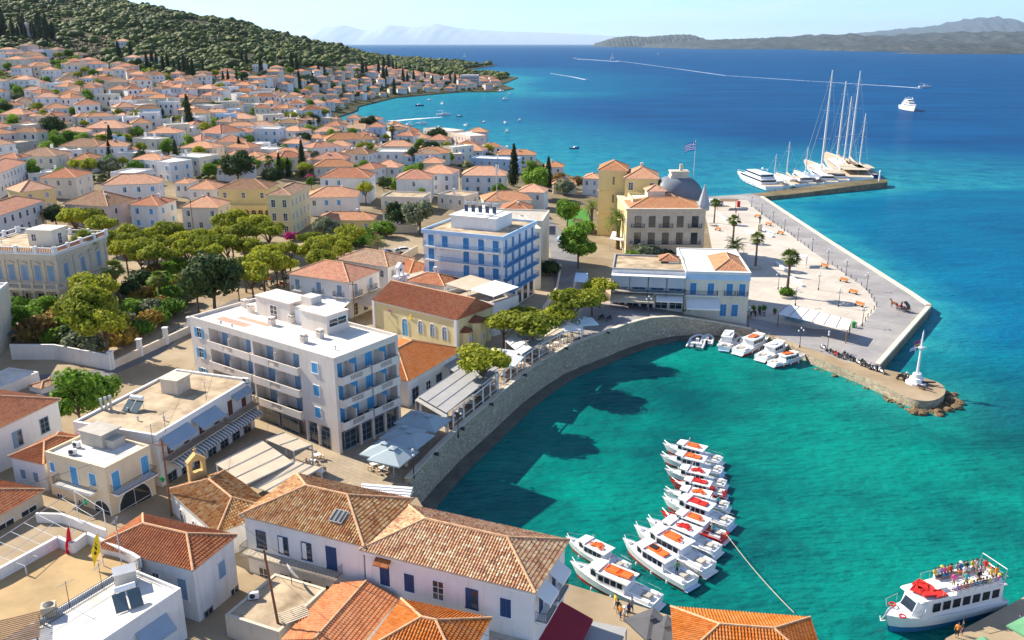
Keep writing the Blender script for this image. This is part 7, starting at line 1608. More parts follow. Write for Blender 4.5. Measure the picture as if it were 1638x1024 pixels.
m = MB(); m.add([(.345*L-.38, -Bm*.22, dk+.75), (.345*L-.38, Bm*.22, dk+.75), (.345*L-.83, Bm*.2, dk+1.7), (.345*L-.83, -Bm*.2, dk+1.7)], [(0, 1, 2, 3)]); m.v = [(v[0]+.06, v[1], v[2]) for v in m.v]; ob('windscreen', m.mesh('windscreen', M_win), cb)
m = MB(); wedge(m, -.46*L, .30*L, Bm*.92, Bm*.80, dk+2.1, dk+2.25, .3, 0, 0); ob('upper_deck', m.mesh('upper_deck', M_boat), t); UD = dk+2.25
m = MB(); m.box(.02*L, .10*L, -Bm*.16, Bm*.16, UD, UD+.4); m.box(-.38*L, .0, Bm*.36, Bm*.43, UD, UD+.42); m.box(-.38*L, .0, -Bm*.43, -Bm*.36, UD, UD+.42); m.box(-.44*L, -.40*L, -Bm*.3, Bm*.3, UD, UD+.42); ob('bench', m.mesh('bench', M_boat), t)
for s in (-1, 1):
 m = MB(); m.tube([(.12*L, s*Bm*.41, UD), (.12*L, s*Bm*.43, UD+.9), (-.45*L, s*Bm*.45, UD+.9), (-.45*L, 0, UD+.9)], .035, 5)
 for q in range(9): m.tube([(.1*L-q*.067*L, s*Bm*.43, UD), (.1*L-q*.067*L, s*Bm*.44, UD+.9)], .02, 4)
 ob('railing', m.mesh('railing', M_steel), t)
m = MB(); m.tube([(-.42*L, -Bm*.44, UD), (-.44*L, -Bm*.42, UD+1.7), (-.44*L, Bm*.42, UD+1.7), (-.42*L, Bm*.44, UD)], .05, 6); ob('radar_arch', m.mesh('radar_arch', M_steel), t)
m = MB(); m.box(-.50*L, -.46*L, -.45, -.38, 1.6, UD+.4); m.box(-.50*L, -.46*L, .38, .45, 1.6, UD+.4)
for q in range(8): m.box(-.495*L+q*.003*L, -.47*L+q*.003*L, -.4, .4, 1.8+q*.33, 1.86+q*.33)
ob('ladder', m.mesh('ladder', M_wood), t)
for i, (x, y, r) in enumerate(((.16, -.24, .3), (.20, .18, -.2), (.14, .02, .1), (.23, -.05, .5), (.12, .27, 0), (.18, -.1, .9))): lifefloat(t, x*L, y*Bm, UD+.2+.1*(i % 2), 1.25, .95, M_red, rz=r)
ringbuoy(t, .40*L, Bm*.22, 2.2, M_red); ringbuoy(t, .37*L, -Bm*.3, 2.2, M_red); ringbuoy(t, -.455*L, -Bm*.2, UD+.6, M_orange, (0, 1.4, 0))
m = MB()
for s in (-1, 1): m.tube([(.3*L, s*Bm*.45, 2.0), (.3*L, s*Bm*.45, 2.9), (.44*L, s*Bm*.28, 3.1), (.5*L, 0, 3.15)], .03, 5)
ob('bow_rail', m.mesh('bow_rail', M_steel), t); ob('anchor', MB().tube([(.5*L, 0, 2.1), (.53*L, 0, 1.6)], .07, 5).tube([(.515*L, -.4, 1.8), (.53*L, 0, 1.5), (.515*L, .4, 1.8)], .06, 5).mesh('anchor', M_steel), t)
for q in range(4): ob('fender', cached('fenderb', lambda: MB().lathe([(.02, 0), (.16, .1), (.17, .6), (.03, .75)], 8).mesh('fender', M_boat)), t, (-.35*L+q*.2*L, -(Bm*.5+.14), .5))
# ------------------------------------------------------------------ yachts at the pier
def stay(m, a, c_, r=.022): m.tube([a, c_], r, 3)
def sailboat(label, bow, stern, masts, hm, Bk=.23, deckm=None, cover=None, name='sailing_yacht', H=1.4, cab=True, sq=False):
 """masts: list of (fraction from stern, height)"""
 t, L = boatroot(name, label, 'sailing yacht', bow, stern, 0); Bm = L*Bk
 m = MB(); hull(m, L, Bm, H, bowp=2.0, rake=.10, sheer=.35, stern=.7, wl=.3, mi=(0, 1, 2)); ob('hull', m.mesh('hull', [hm, M_navy, deckm or M_teak]), t)
 if cab:
  m = MB(); wedge(m, -.25*L, .2*L, Bm*.5, Bm*.35, H, H+.75, .8, .2, .1); c2 = ob('deckhouse', m.mesh('deckhouse', M_boat if not sq else M_wood), t)
  ob('window', MB().box(-.2*L, .12*L, -Bm*.25, -Bm*.235, H+.25, H+.5).mesh('window', M_win), c2); ob('window', MB().box(-.2*L, .12*L, Bm*.235, Bm*.25, H+.25, H+.5).mesh('window', M_win), c2)
  ob('cockpit_canopy', MB().box(-.42*L, -.2*L, -Bm*.3, Bm*.3, H+2.0, H+2.12).mesh('canopy', cover or M_canw), t)
 for i, (fx, hh2) in enumerate(masts):
  x = -L/2+fx*L; m = MB(); r = .15+.0085*hh2; m.tube([(x, 0, H-.3), (x-.01*hh2, 0, hh2*.5), (x-.02*hh2, 0, hh2)], [r, r*.9, r*.5], 8)
  ms = ob('mast', m.mesh('mast', M_pole), t); m = MB()
  for q in ((.35, .62, .85) if hh2 > 24 else (.5, .75)): m.box(x-.1-.02*hh2*q, x+.02-.02*hh2*q, -hh2*.055*(1.2-q*.5), hh2*.055*(1.2-q*.5), hh2*q, hh2*q+.1)
  ob('spreaders', m.mesh('spreaders', M_pole), ms)
  bl = min(L*.33, hh2*.36); m = MB(); m.tube([(x-.2, 0, H+1.7), (x-bl, 0, H+1.6)], .12, 6); m.tube([(x-.25, 0, H+2.0+.02*hh2), (x-bl*.5, 0, H+1.95), (x-bl*.96, 0, H+1.8)], [.42, .34, .2], 7); ob('boom_with_furled_sail', m.mesh('boom', cover or M_canw), t)
  m = MB(); tp = (x-.02*hh2, 0, hh2*.98)
  for s in (-1, 1): stay(m, tp, (x-.3, s*Bm*.46, H), .012)
  stay(m, tp, (L*.49 if i == len(masts)-1 else x+L*.25, 0, H+.6), .04 if hh2 < 24 else .09); stay(m, tp, (-L*.48, 0, H), .012)
  if hh2 > 24: stay(m, (x-.015*hh2, 0, hh2*.75), (L*.36, 0, H+.6), .08)
  ob('rigging', m.mesh('rigging', M_steel), t)
 if sq: m = MB(); m.tube([(L*.45, 0, H+.7), (L*.62, 0, H+1.8)], [.16, .08], 6); ob('bowsprit', m.mesh('bowsprit', M_teak), t)
 m = MB()
 for s in (-1, 1): m.tube([(-.45*L, s*Bm*.36, H+.7), (0, s*Bm*.48, H+.8), (.47*L, s*.1, H+1.3)], .025, 4)
 ob('guard_rail', m.mesh('guard_rail', M_steel), t); return t
def motoryacht(label, bow, stern, levels=2, H=2.2, Bk=.24, name='motor_yacht', LL=None):
 t, L = boatroot(name, label, 'motor yacht', bow, stern, 0)
 if LL: L = LL; t.rotation_euler.z = math.atan2(-t.location.y, -t.location.x)+.25
 Bm = L*Bk
 m = MB(); hull(m, L, Bm, H, bowp=2.4, rake=.13, sheer=.5, stern=.9, wl=.4, mi=(0, 1, 2)); ob('hull', m.mesh('hull', [M_boat, M_navy, M_boat]), t)
 for s in (-1, 1):
  for q in range(5): ob('porthole', cached('port', lambda: MB().box(-.5, .5, -.04, .04, -.14, .14).mesh('porthole', M_win)), t, (-.2*L+q*.11*L, s*Bm*.485*(1-.02*q*q*.6), H*.62), -s*.02*q)
 z = H
 for l in range(levels):
  x0, x1 = -.36*L+l*.05*L, .28*L-l*.13*L; w_ = Bm*(.78-.1*l); hh2 = 1.9 if L > 18 else 1.3
  m = MB(); wedge(m, x0, x1, w_, w_*.7, z, z+hh2*.45, .6, 0, .05); wedge(m, x0+.1, x1-.75, w_*.98, w_*.64, z+hh2*.85, z+hh2, .6, 0, .1); dkh = ob('superstructure', m.mesh('superstructure', M_boat), t)
  m = MB(); wedge(m, x0+.4, x1-.4, w_*.93, w_*.62, z+hh2*.4, z+hh2*.88, .55, 0, .05); ob('window_band', m.mesh('window_band', M_win), dkh); z += hh2
 m = MB(); m.tube([(-.12*L, -Bm*.3, z), (-.17*L, -Bm*.26, z+1.4), (-.17*L, Bm*.26, z+1.4), (-.12*L, Bm*.3, z)], .12, 6); m.ball((-.17*L, 0, z+1.7), .35, 8); ob('radar_arch', m.mesh('radar_arch', M_boat), t)
 ob('aft_deck', MB().box(-.49*L, -.36*L, -Bm*.42, Bm*.42, H-.1, H-.04).mesh('aft_deck', M_teak), t); ob('sunbed', MB().box(.3*L, .4*L, -Bm*.16, Bm*.16, H*1.1, H*1.1+.25).mesh('sunbed', M_canw), t)
 m = MB()
 for s in (-1, 1): m.tube([(.0, s*Bm*.49, H+.8), (.25*L, s*Bm*.38, H*1.15+.9), (.5*L, 0, H*1.5+.8)], .03, 4)
 ob('bow_rail', m.mesh('bow_rail', M_steel), t); return t
def z6(x, y): return (x/5.85+1160, y/5.85+180)
motoryacht('long white motor yacht, outermost left at the pier', z6(110, 600), z6(460, 725), 2, 2.0)
sailboat('small single-masted yacht with bare mast next to the long motor yacht', z6(375, 612), z6(560, 705), [(.55, 12.5)], M_boat)
sailboat('white sailing yacht with beige cockpit canopy, second mast from left', z6(470, 590), z6(700, 690), [(.55, 17)], M_boat, cover=M_can3)
motoryacht('white flybridge motor boat between the small sailing yachts', z6(630, 600), z6(790, 685), 1, 1.5)
sailboat('white sailing yacht third mast from left, blue cockpit cover', z6(640, 565), z6(860, 680), [(.5, 14.5)], M_boat, cover=M_awn)
motoryacht('white flybridge motor yacht close to the big single-masted yacht', z6(800, 580), z6(985, 675), 1, 1.7)
sailboat('huge white sloop with the tallest mast at the pier', z6(738, 480), z6(1060, 665), [(.47, 46)], M_boat, .2, M_teak, M_can3, H=2.0)
motoryacht('white motor yacht with open stern right of the huge sloop', z6(900, 575), z6(1100, 660), 1, 2.0)
sailboat('two-masted cream schooner with teak deck behind the others', z6(935, 412), z6(1250, 640), [(.42, 34), (.62, 40)], M_boat, .2, M_teak, M_can3, H=2.2, name='schooner')
sailboat('tall two-masted schooner nearest the pier end with furled cream sails', z6(1060, 450), z6(1340, 615), [(.30, 27), (.62, 45)], M_navy, .2, M_teak, M_can3, H=2.2, name='schooner', sq=True)
# yacht at sea, launches and small craft
motoryacht('big white superyacht at anchor out at sea, bow towards the town', (1453, 178), (1456, 174), 3, 3.8, .27, LL=40)
def launch(px, py, label, L=7, rz=0, kind=0, grp='small boats at anchor in the bay'):
 p = W(px, py, 0); t = thing('motor_boat', label, 'boat', (p.x, p.y, 0), rz, grp); Bm = L*.34
 m = MB(); hull(m, L, Bm, L*.12, mi=(0, 0, 1), ns=8); ob('hull', m.mesh('hull', [M_boat if kind != 2 else M_navy, M_boat]), t)
 m = MB(); wedge(m, -.1*L, .22*L, Bm*.6, Bm*.4, L*.10, L*.10+L*.13, .4, .1, .05); ob('cabin', m.mesh('cabin', M_boat), t); ob('windscreen', MB().box(.05*L, .08*L, -Bm*.3, Bm*.3, L*.17, L*.22).mesh('windscreen', M_win), t)
 if kind == 1: ob('sun_canopy', MB().box(-.4*L, 0, -Bm*.4, Bm*.4, L*.33, L*.34).mesh('canopy', M_awn), t)
 ob('outboard_engine', MB().box(-.55*L, -.48*L, -.2, .2, .2, 1.0).mesh('engine', M_metal), t); return t
small = [(670.5, 169.7, 9), (708, 167, 8), (686.7, 161, 7), (801, 147, 12), (815.6, 151, 7), (807, 160, 9), (734, 187, 6), (675, 199, 10), (653.5, 201.5, 8), (611.6, 190.7, 6), (745, 201.5, 6), (774, 196, 5), (808, 197, 6), (831, 193, 6), (810.8, 211.4, 6), (805, 116.8, 10), (812, 117, 10), (919.4, 238, 6), (848, 133, 6)]
small.sort()
for i, (x, y, l) in enumerate(small): launch(x, y, '%s anchored boat in the bay, %s from the left' % (['small white', 'tiny', 'low white', 'dark-hulled'][3 if i % 4 == 2 else i % 3], ORD(i+1)), l, U(-3, 3), 2 if i % 4 == 2 else i % 2)
def wake(pts_, w0, w1, name='wake'):
 m = MB(); n = 26; V = []
 P_ = [W(*p) for p in pts_]
 for i in range(n+1):
  f = i/n*(len(P_)-1); k2 = min(int(f), len(P_)-2); p = P_[k2].lerp(P_[k2+1], f-k2); d = (P_[k2+1]-P_[k2]).normalized(); nn = Vector((-d.y, d.x, 0)); w_ = w0+(w1-w0)*i/n; w_ *= U(.8, 1.2)
  V += [p+nn*w_+Vector((0, 0, .06)), p-nn*w_+Vector((0, 0, .06))]
 m.add(V, [(2*i, 2*i+1, 2*i+3, 2*i+2) for i in range(n)]); m_ = MATS.get('foam')
 if not m_:
  m_, tt, b_, o_ = newmat('foam'); MATS['foam'] = m_; Lk = tt.links.new; g = tt.nodes.new('ShaderNodeNewGeometry'); nz2 = tt.nodes.new('ShaderNodeTexNoise'); nz2.inputs['Scale'].default_value = .25; nz2.inputs['Detail'].default_value = 7; Lk(g.outputs['Position'], nz2.inputs['Vector']); r_ = tt.nodes.new('ShaderNodeMapRange'); r_.inputs[1].default_value = .25; r_.inputs[2].default_value = .5; Lk(nz2.outputs[0], r_.inputs[0]); Lk(r_.outputs[0], b_.inputs['Alpha']); b_.inputs['Base Color'].default_value = (.8, .85, .9, 1)
 return tag(ob(name, m.mesh(name, m_)), 'white foam trail behind a speeding boat', 'foam', kind='stuff')
def zz6(x, y): return (x/3.414+1160, y/3.414+80)
launch(*zz6(1090, 205), 'white speedboat ahead of the long wake, right side near the superyacht', 16, -.1, 1, 'boats under way'); wake([zz6(1065, 209), zz6(900, 197), zz6(740, 188)], 3.5, 2.5); wake([zz6(740, 187), zz6(350, 163), zz6(0, 140), (1060, 107), (985, 97)], 2.0, 1.6)
launch(920, 94.2, 'white speedboat on the horizon side with trail to the right', 22, 2.9, 1, 'boats under way'); wake([(922, 94.4), (950, 96), (990, 99)], 9, 5)
launch(939, 128.5, 'small speedboat in open water right of the point', 8, -.5, 1, 'boats under way'); wake([(938, 128), (915, 123), (880, 117.5)], 2.4, 1.2)
launch(*((1092)/3.53+400, 512/3.53+40), 'white cabin cruiser crossing the inner bay with a wake', 12, .2, 1, 'boats under way'); wake([(707, 187.5), (670, 190), (625, 194)], 1.4, 4.5)
for x, y, h_, lb in ((743, 92, 22, 'far sailing boat with white sail left of open-sea launches'), (979.5, 95, 26, 'far sailing boat with white sails crossing the long wake'), (1053, 87, 16, 'tiny far sailing boat right of the other sails')):
 p = W(x, y, 0); t = thing('sailing_boat', lb, 'sailing boat', (p.x, p.y, 0), .3, 'far sailing boats'); m = MB(); hull(m, h_*.7, h_*.2, 1.6, mi=(0, 0, 0)); ob('hull', m.mesh('hull', M_boat), t); ob('mast', MB().tube([(0, 0, 1), (0, 0, h_)], .2, 5).mesh('mast', M_pole), t)
 m = MB(); m.add([(-.1, 0, 2.5), (-h_*.3, .5, 2.5), (-.1, .1, h_*.97), (-.1, .1, 2.5), (-h_*.3, .6, 2.6), (-.1, .2, h_*.97)], [(0, 1, 2), (5, 4, 3)]); m.add([(.2, 0, h_*.85), (h_*.32, .3, 2), (.2, .4, 2.4)], [(0, 1, 2)]); ob('sail', m.mesh('sail', M_canw), t)
# ------------------------------------------------------------------ canopies, parasols, terraces
def P3(px, py, h, keep=.9):
 q = HIT(px, py, h); x, y = q.x, q.y
 for i in range(len(hw)-1):          # stay on the land side of the harbour wall
  a, c_ = Vector(hw[i]), Vector(hw[i+1]); d = c_-a; L_ = d.length; d /= L_; v = Vector((x, y))-a; s_ = v.dot(d)
  if -1 <= s_ <= L_+1:
   off = -v.x*d.y+v.y*d.x
   if -5 < off < keep: x -= d.y*(keep-off); y += d.x*(keep-off)
 return Vector((x, y, G(x, y)))
def canopy(name, label, corners, h, mt, cat='canopy', slope=.0, post=M_pole, thick=.08, ribs=0, group=None, hs=None, beam=True):
 """fabric roof on posts; corners are picture points of the roof's corners, h its height over the ground"""
 hs = hs or [h]*len(corners); Q = [P3(x, y, hh) for (x, y), hh in zip(corners, hs)]; z0 = min(q.z for q in Q); o = sum(Q, Vector())/len(Q); o.z = z0
 t = thing(name, label, cat, o, 0, group); T = [Vector((q.x-o.x, q.y-o.y, q.z-z0+hh)) for q, hh in zip(Q, hs)]; n = len(T)
 m = MB(); m.add([p for p in T]+[p-Vector((0, 0, thick)) for p in T], [tuple(range(n)), tuple(range(n, 2*n))[::-1]]+[(i, n+i, n+(i+1) % n, (i+1) % n) for i in range(n)]); ob('fabric', m.mesh('fabric', mt), t)
 for p, q in zip(T, Q):
  pp = p*.97; ob('post', MB().box(pp.x-.08, pp.x+.08, pp.y-.08, pp.y+.08, -.5, p.z-thick).mesh('post', post), t)
 if ribs and n == 4:
  for i in range(ribs+1):
   f = i/ribs; a = T[0].lerp(T[1], f); c_ = T[3].lerp(T[2], f); ob('rib', MB().tube([a+Vector((0, 0, .05)), c_+Vector((0, 0, .05))], .05, 4).mesh('rib', post), t)
 return t
def parasol(px, py, w, label, h=2.9, mt=None, group=None, rz=0., n=4, tip=.55):
 q = P3(px, py, h, w*.5); t = thing('parasol', label, 'parasol', q, rz, group); m = MB(); R0 = w/2*(1.414 if n == 4 else 1)
 V = [(R0*math.cos(math.pi*2*i/n+math.pi/n), R0*math.sin(math.pi*2*i/n+math.pi/n), h-.1) for i in range(n)]; k = .16
 V += [(v[0]*k, v[1]*k, h+tip) for v in V]+[(v[0], v[1], h-.28) for v in V]
 m.add(V, [(i, (i+1) % n, n+(i+1) % n, n+i) for i in range(n)]+[tuple(range(n, 2*n))]+[(2*n+i, 2*n+(i+1) % n, (i+1) % n, i) for i in range(n)])
 m.add([(v[0]*.22, v[1]*.22, h+tip+.12) for v in V[:n]]+[(0, 0, h+tip+.32)], [(i, (i+1) % n, n) for i in range(n)])
 ob('canopy', m.mesh('canopy', mt or M_can2), t); ob('pole', MB().tube([(0, 0, -.3), (0, 0, h+tip)], .05, 6).mesh('pole', M_pole), t)
 m = MB()
 for i in range(n): m.tube([(0, 0, h-.5), (V[i][0]*.98, V[i][1]*.98, h-.16)], .025, 4)
 ob('struts', m.mesh('struts', M_pole), t); ob('base', MB().box(-.4, .4, -.4, .4, 0, .12).mesh('base', M_conc), t); return t
edge_ang = math.atan2(hw[6][1]-hw[0][1], hw[6][0]-hw[0][0])
def rel(i): return P(*HWALL[i][:2], 5)
grp = 'big square parasols by the sea wall'
for x, y, lb in ((667.5, 669.6, 'big square blue-grey parasol, back row, farthest from the white steps'), (710.5, 679, 'big square blue-grey parasol nearest the flat canopy, right column'), (646, 693, 'big square blue-grey parasol, middle of the left column'), (691, 706, 'big square blue-grey parasol, middle of the right column by the wall'), (616, 719, 'big square blue-grey parasol, leftmost and nearest the cream hotel'), (663, 733, 'big square blue-grey parasol lowest in the right column, above brown chairs')):
 parasol(x, y, 4.7, lb, group=grp, rz=edge_ang, tip=.85)
canopy('terrace_canopy', 'wide flat grey fabric terrace roof with three long openings by the sea wall', [(669, 634), (736, 664), (823, 602), (750, 580)], 3.2, M_can1, ribs=3)
canopy('terrace_canopy', 'narrow lower grey awning in front of the wide flat grey terrace roof', [(664, 640), (731, 672), (738, 664), (672, 633)], 2.8, M_can1, hs=[2.5, 2.5, 3.0, 3.0])
canopy('terrace_canopy', 'sloping grey awning linking the orange-roofed low house and terrace', [(700, 578), (735, 600), (762, 575), (738, 560)], 3.2, M_can1)
canopy('terrace_canopy', 'shaded grey canopy under the bright pine, right of the wide terrace roof', [(765, 600), (800, 622), (823, 600), (795, 583)], 3.1, M_can1, ribs=2)
parasol(802, 566, 5.0, 'white square parasol left of its twin by the sea wall pergola', mt=M_canw, group='white parasols by the pergola', rz=edge_ang+.1); parasol(826, 577, 5.0, 'white square parasol right of its twin, closest to the pergola', mt=M_canw, group='white parasols by the pergola', rz=edge_ang+.1)
canopy('terrace_canopy', 'white and grey ridged canopy behind the two white parasols', [(808, 545), (858, 572), (872, 560), (822, 535)], 3.1, M_canw, ribs=3)
canopy('terrace_canopy', 'grey canopy patch between the large pine and white ridged canopy', [(824, 534), (873, 560), (888, 548), (842, 524)], 3.1, M_can1, ribs=3)
canopy('terrace_canopy', 'beige fabric canopy at the right end of the pergola', [(872, 535), (897, 553), (920, 534), (893, 519)], 3.1, M_can3, ribs=2)
parasol(926, 527, 4.4, 'white square parasol beyond the right end of the beige canopy', mt=M_canw, rz=.3); parasol(943, 516, 4.4, 'pale blue-white square parasol alone on the open quay corner', mt=mat('aqua_white_canvas', (.62, .76, .80)), rz=.2)
# pergola of white posts along the wall
def perg():
 t = thing('pergola', 'long white-posted pergola running along the top of the sea wall', 'pergola', (hw[1][0], hw[1][1], 5)); pw = offs(hw[2:8], .65); acc = [];
 for a, c_ in zip(pw, pw[1:]):
  n = max(1, int(math.dist(a, c_)/2.6)); acc += [(a[0]+(c_[0]-a[0])*i/n, a[1]+(c_[1]-a[1])*i/n) for i in range(n)]
 acc.append(pw[-1]); o = Vector((hw[1][0], hw[1][1], 0))
 for p in acc: ob('post', cached('pgp', lambda: MB().box(-.12, .12, -.12, .12, -.3, 2.75).mesh('post', M_trim)), t, (p[0]-o.x, p[1]-o.y, G(*p)-5))
 m = MB(); m.tube([(p[0]-o.x, p[1]-o.y, G(*p)-5+2.8) for p in acc], .12, 4); ob('beam', m.mesh('beam', M_trim), t)
 m = MB(); m.tube([(p[0]-o.x, p[1]-o.y, G(*p)-5+.95) for p in acc], .05, 4); ob('rail', m.mesh('rail', M_trim), t)
perg()
# beige tents between the hotel and the chapel
canopy('market_awning', 'large beige awning roof sloping toward the chapel in the small square', [(345, 742), (395, 775), (470, 740), (420, 705)], 3.4, M_can3, ribs=3)
canopy('market_awning', 'bright beige striped awning right of the large beige one', [(397, 776), (440, 790), (515, 748), (472, 738)], 3.2, M_can3, ribs=3, hs=[2.9, 2.9, 3.4, 3.4])
canopy('market_awning', 'narrow tan awning frame nearest the cream hotel', [(425, 703), (470, 722), (500, 712), (455, 692)], 3.3, M_can3, ribs=2)
# plaza pergola with white cloth
canopy('plaza_shelter', 'long slatted wooden shelter with white cloth on the plaza edge', [(1244, 502), (1357, 528), (1363, 512), (1262, 487)], 3.0, M_canw, 'shelter', post=M_wood, ribs=6, hs=[2.8, 2.8, 3.2, 3.2])
canopy('pier_shelter', 'brown roofed waiting shelter at the far end of the plaza', [(1148, 322), (1178, 322), (1181, 318), (1151, 318)], 3.0, M_wood, 'shelter', post=M_wood)
canopy('kiosk_canopy', 'small white canopy kiosk standing alone on the plaza', [(1275, 412), (1291, 412), (1292, 407), (1276, 407)], 2.6, M_canw, 'kiosk')
canopy('garden_tent', 'cream tent roof in the palace hotel garden', [(975, 382), (998, 386), (1000, 372), (980, 370)], 3.2, M_canw, 'tent'); canopy('garden_tent', 'small cream tent near the garden lawn', [(915, 355), (930, 358), (932, 350), (918, 349)], 3, M_can3, 'tent')
canopy('kiosk', 'small kiosk with whitish blue roof in the lane by the promenade end', [(918, 450), (942, 452), (940, 437), (921, 436)], 3.0, M_pblue, 'kiosk')
for x, y, lb in ((1063, 1008, 'charcoal parasol at the quay, right next to the orange roof'), (1040, 996, 'charcoal parasol at the quay, left of its twin')): parasol(x, y, 3.6, lb, 2.7, M_cang, 'charcoal parasols on the quay', .5)
canopy('quay_awning', 'grey flat awning on the quay below the charcoal parasols', [(925, 1022), (990, 1040), (1003, 1005), (940, 992)], 2.6, M_can1)
for x, y, lb in ((1655, 1006, 'green parasol at right edge of the picture'), (1582, 1042, 'green parasol at the bottom edge near the tour boat')): parasol(x, y, 3.4, lb, 2.6, mat('green_canvas', (.12, .30, .16)), 'green parasols on the quay', .5)
# cafe tables and chairs
def chairset():
 t = thing('cafe_table', '', 'table', (0, 0, -500)); ob('tabletop', MB().box(-.4, .4, -.4, .4, .70, .74).mesh('tabletop', M_trim), t); ob('leg', MB().tube([(0, 0, 0), (0, 0, .7)], .04, 5).mesh('leg', M_metal), t)
 c_ = thing('cafe_chair', '', 'chair', (0, 0, -500)); ob('seat', MB().box(-.22, .22, -.22, .22, .43, .47).mesh('seat', M_teak), c_); ob('backrest', MB().box(-.22, .22, .19, .23, .47, .9).mesh('backrest', M_teak), c_)
 for sx in (-1, 1):
  for sy in (-1, 1): ob('leg', cached('cl', lambda: MB().box(-.02, .02, -.02, .02, 0, .43).mesh('leg', M_wood)), c_, (sx*.19, sy*.19, 0))
 return t, c_
TT, CC = chairset(); UT = [0]
def tableset(p, rz, where):
 for pr, off, r_ in ((TT, (0, 0), 0), (CC, (0, .62), 0), (CC, (0, -.62), math.pi), (CC, (.62, 0), -math.pi/2)):
  x = off[0]*math.cos(rz)-off[1]*math.sin(rz); y = off[0]*math.sin(rz)+off[1]*math.cos(rz)
  o = place(pr, USED, (p.x+x, p.y+y, G(p.x+x, p.y+y)+.01), rz+r_); o['label'] = ('white cafe table ' if pr is TT else 'wooden cafe chair ')+where; o['group'] = ('cafe tables ' if pr is TT else 'cafe chairs ')+where
pl2 = offs(hw[2:8], 2.2)
for i in range(5):
 for f in (.15, .5, .85):
  a, c_ = pl2[i], pl2[i+1]; tableset(Vector((a[0]+(c_[0]-a[0])*f, a[1]+(c_[1]-a[1])*f, 0)), edge_ang+.3, 'under the pergola by the sea wall')
for x, y in ((630, 742), (645, 748), (598, 750), (612, 756), (615, 740)): tableset(HIT(x, y), U(0, 3), 'at the edge of the big blue-grey parasols')
for x, y in ((500, 745), (515, 762), (508, 735)): tableset(HIT(x, y), U(0, 3), 'beside the beige market awnings')
# white steps by the wall's near end
t = thing('stone_steps', 'white stone steps going down by the near end of the sea wall', 'steps', HIT(620, 785));
for i in range(5): ob('step', MB().box(-3.2, 3.2, -i*.42-.42, -i*.42, -.3, .75-.15*i).mesh('step', M_trim), t)
t.rotation_euler = (0, 0, -.15)
# ------------------------------------------------------------------ lamps, bollards, benches, monuments
def lamp(h=4.0, n=3):
 t = thing('street_lamp', '', 'lamp', (0, 0, -500)); ob('post', MB().lathe([(.16, 0), (.14, .5), (.07, .6), (.05, h-.5), (.05, h)], 8).mesh('post', M_metal), t)
 m = MB().tube([(-.55, 0, h-.55), (0, 0, h-.75), (.55, 0, h-.55)], .03, 4); ob('arms', m.mesh('arms', M_metal), t)
 for x, z in ((-.55, h-.4), (.55, h-.4), (0, h+.12))[:n]: ob('globe', cached('globe', lambda: MB().ball((0, 0, 0), .19, 8).mesh('globe', mat('lamp_globe', (.7, .7, .68), rough=.3), True)), t, (x, 0, z))
 return t
LP = lamp()
lampsp = [(1202, 331), (1218, 344), (1236, 356), (1254.5, 370), (1276, 385), (1299, 402), (1324, 423), (1353, 441), (1386, 464), (1379, 522), (1341, 491), (1309, 464), (1244.5, 463), (1272, 489), (1037, 506), (1196, 523)]
for i, (x, y) in enumerate(sorted(lampsp)): place(LP, USED, HIT(x, y), U(0, .6), None, 'black three-globe street lamp of the harbour plaza, %s from the left' % ORD(i+1), 'three-globe lamps of the plaza')
for x, y, lb in ((733, 700, 'street lamp standing on the sea wall beside the blue-grey parasols'), (662, 765, 'street lamp by the lowest blue-grey parasol'), (926, 543, 'street lamp on the wall near the two whitish parasols'), (1279, 556, 'white lamp on the dock behind the moored boats'), (1323, 562, 'street lamp on the road by the parked motorcycles')): place(LP, USED, HIT(x, y), U(0, 2), .95, lb)
BL = thing('bollard', '', 'bollard', (0, 0, -500)); ob('post', MB().lathe([(.11, 0), (.09, .1), (.08, .75), (.12, .8), (.06, .95)], 8).mesh('post', M_metal), BL)
cv = [(1209, 335), (1214, 339), (1219, 343)]+[(1225, 347), (1231, 352), (1238, 357), (1244, 361), (1250, 366), (1260, 372), (1266, 376), (1270, 380), (1281, 388), (1287, 392), (1293, 397), (1331, 424), (1339, 430), (1346, 434), (1361, 445), (1369, 451), (1378, 457), (1390, 469), (1394, 476), (1398, 482), (1402, 490), (1398, 496), (1393, 502), (1388, 508), (1384, 514), (1370, 523)]
for x, y in cv: place(BL, USED, HIT(x, y), 0, None, 'black iron bollard along the curved edge of the plaza road', 'bollards along the plaza road')
BN = thing('bench', '', 'bench', (0, 0, -500)); ob('seat', MB().box(-1, 1, -.25, .25, .42, .48).mesh('seat', mat('orange_wood', (.52, .22, .07), var=.15)), BN); ob('backrest', MB().box(-1, 1, .22, .28, .5, .9).mesh('backrest', MATS['orange_wood']), BN)
for s in (-.8, .8): ob('leg', MB().box(s-.04, s+.04, -.22, .26, 0, .42).mesh('leg', M_metal), BN)
bn = [(1148, 369), (1211, 348), (1229, 361), (1248, 375), (1318, 428), (1349, 451), (1364, 470), (1374, 490)]
for i, (x, y) in enumerate(bn): place(BN, USED, HIT(x, y), -1.0, 1.1, 'orange wooden bench on the plaza, %s from the far left end' % ORD(i+1), 'orange benches on the plaza')
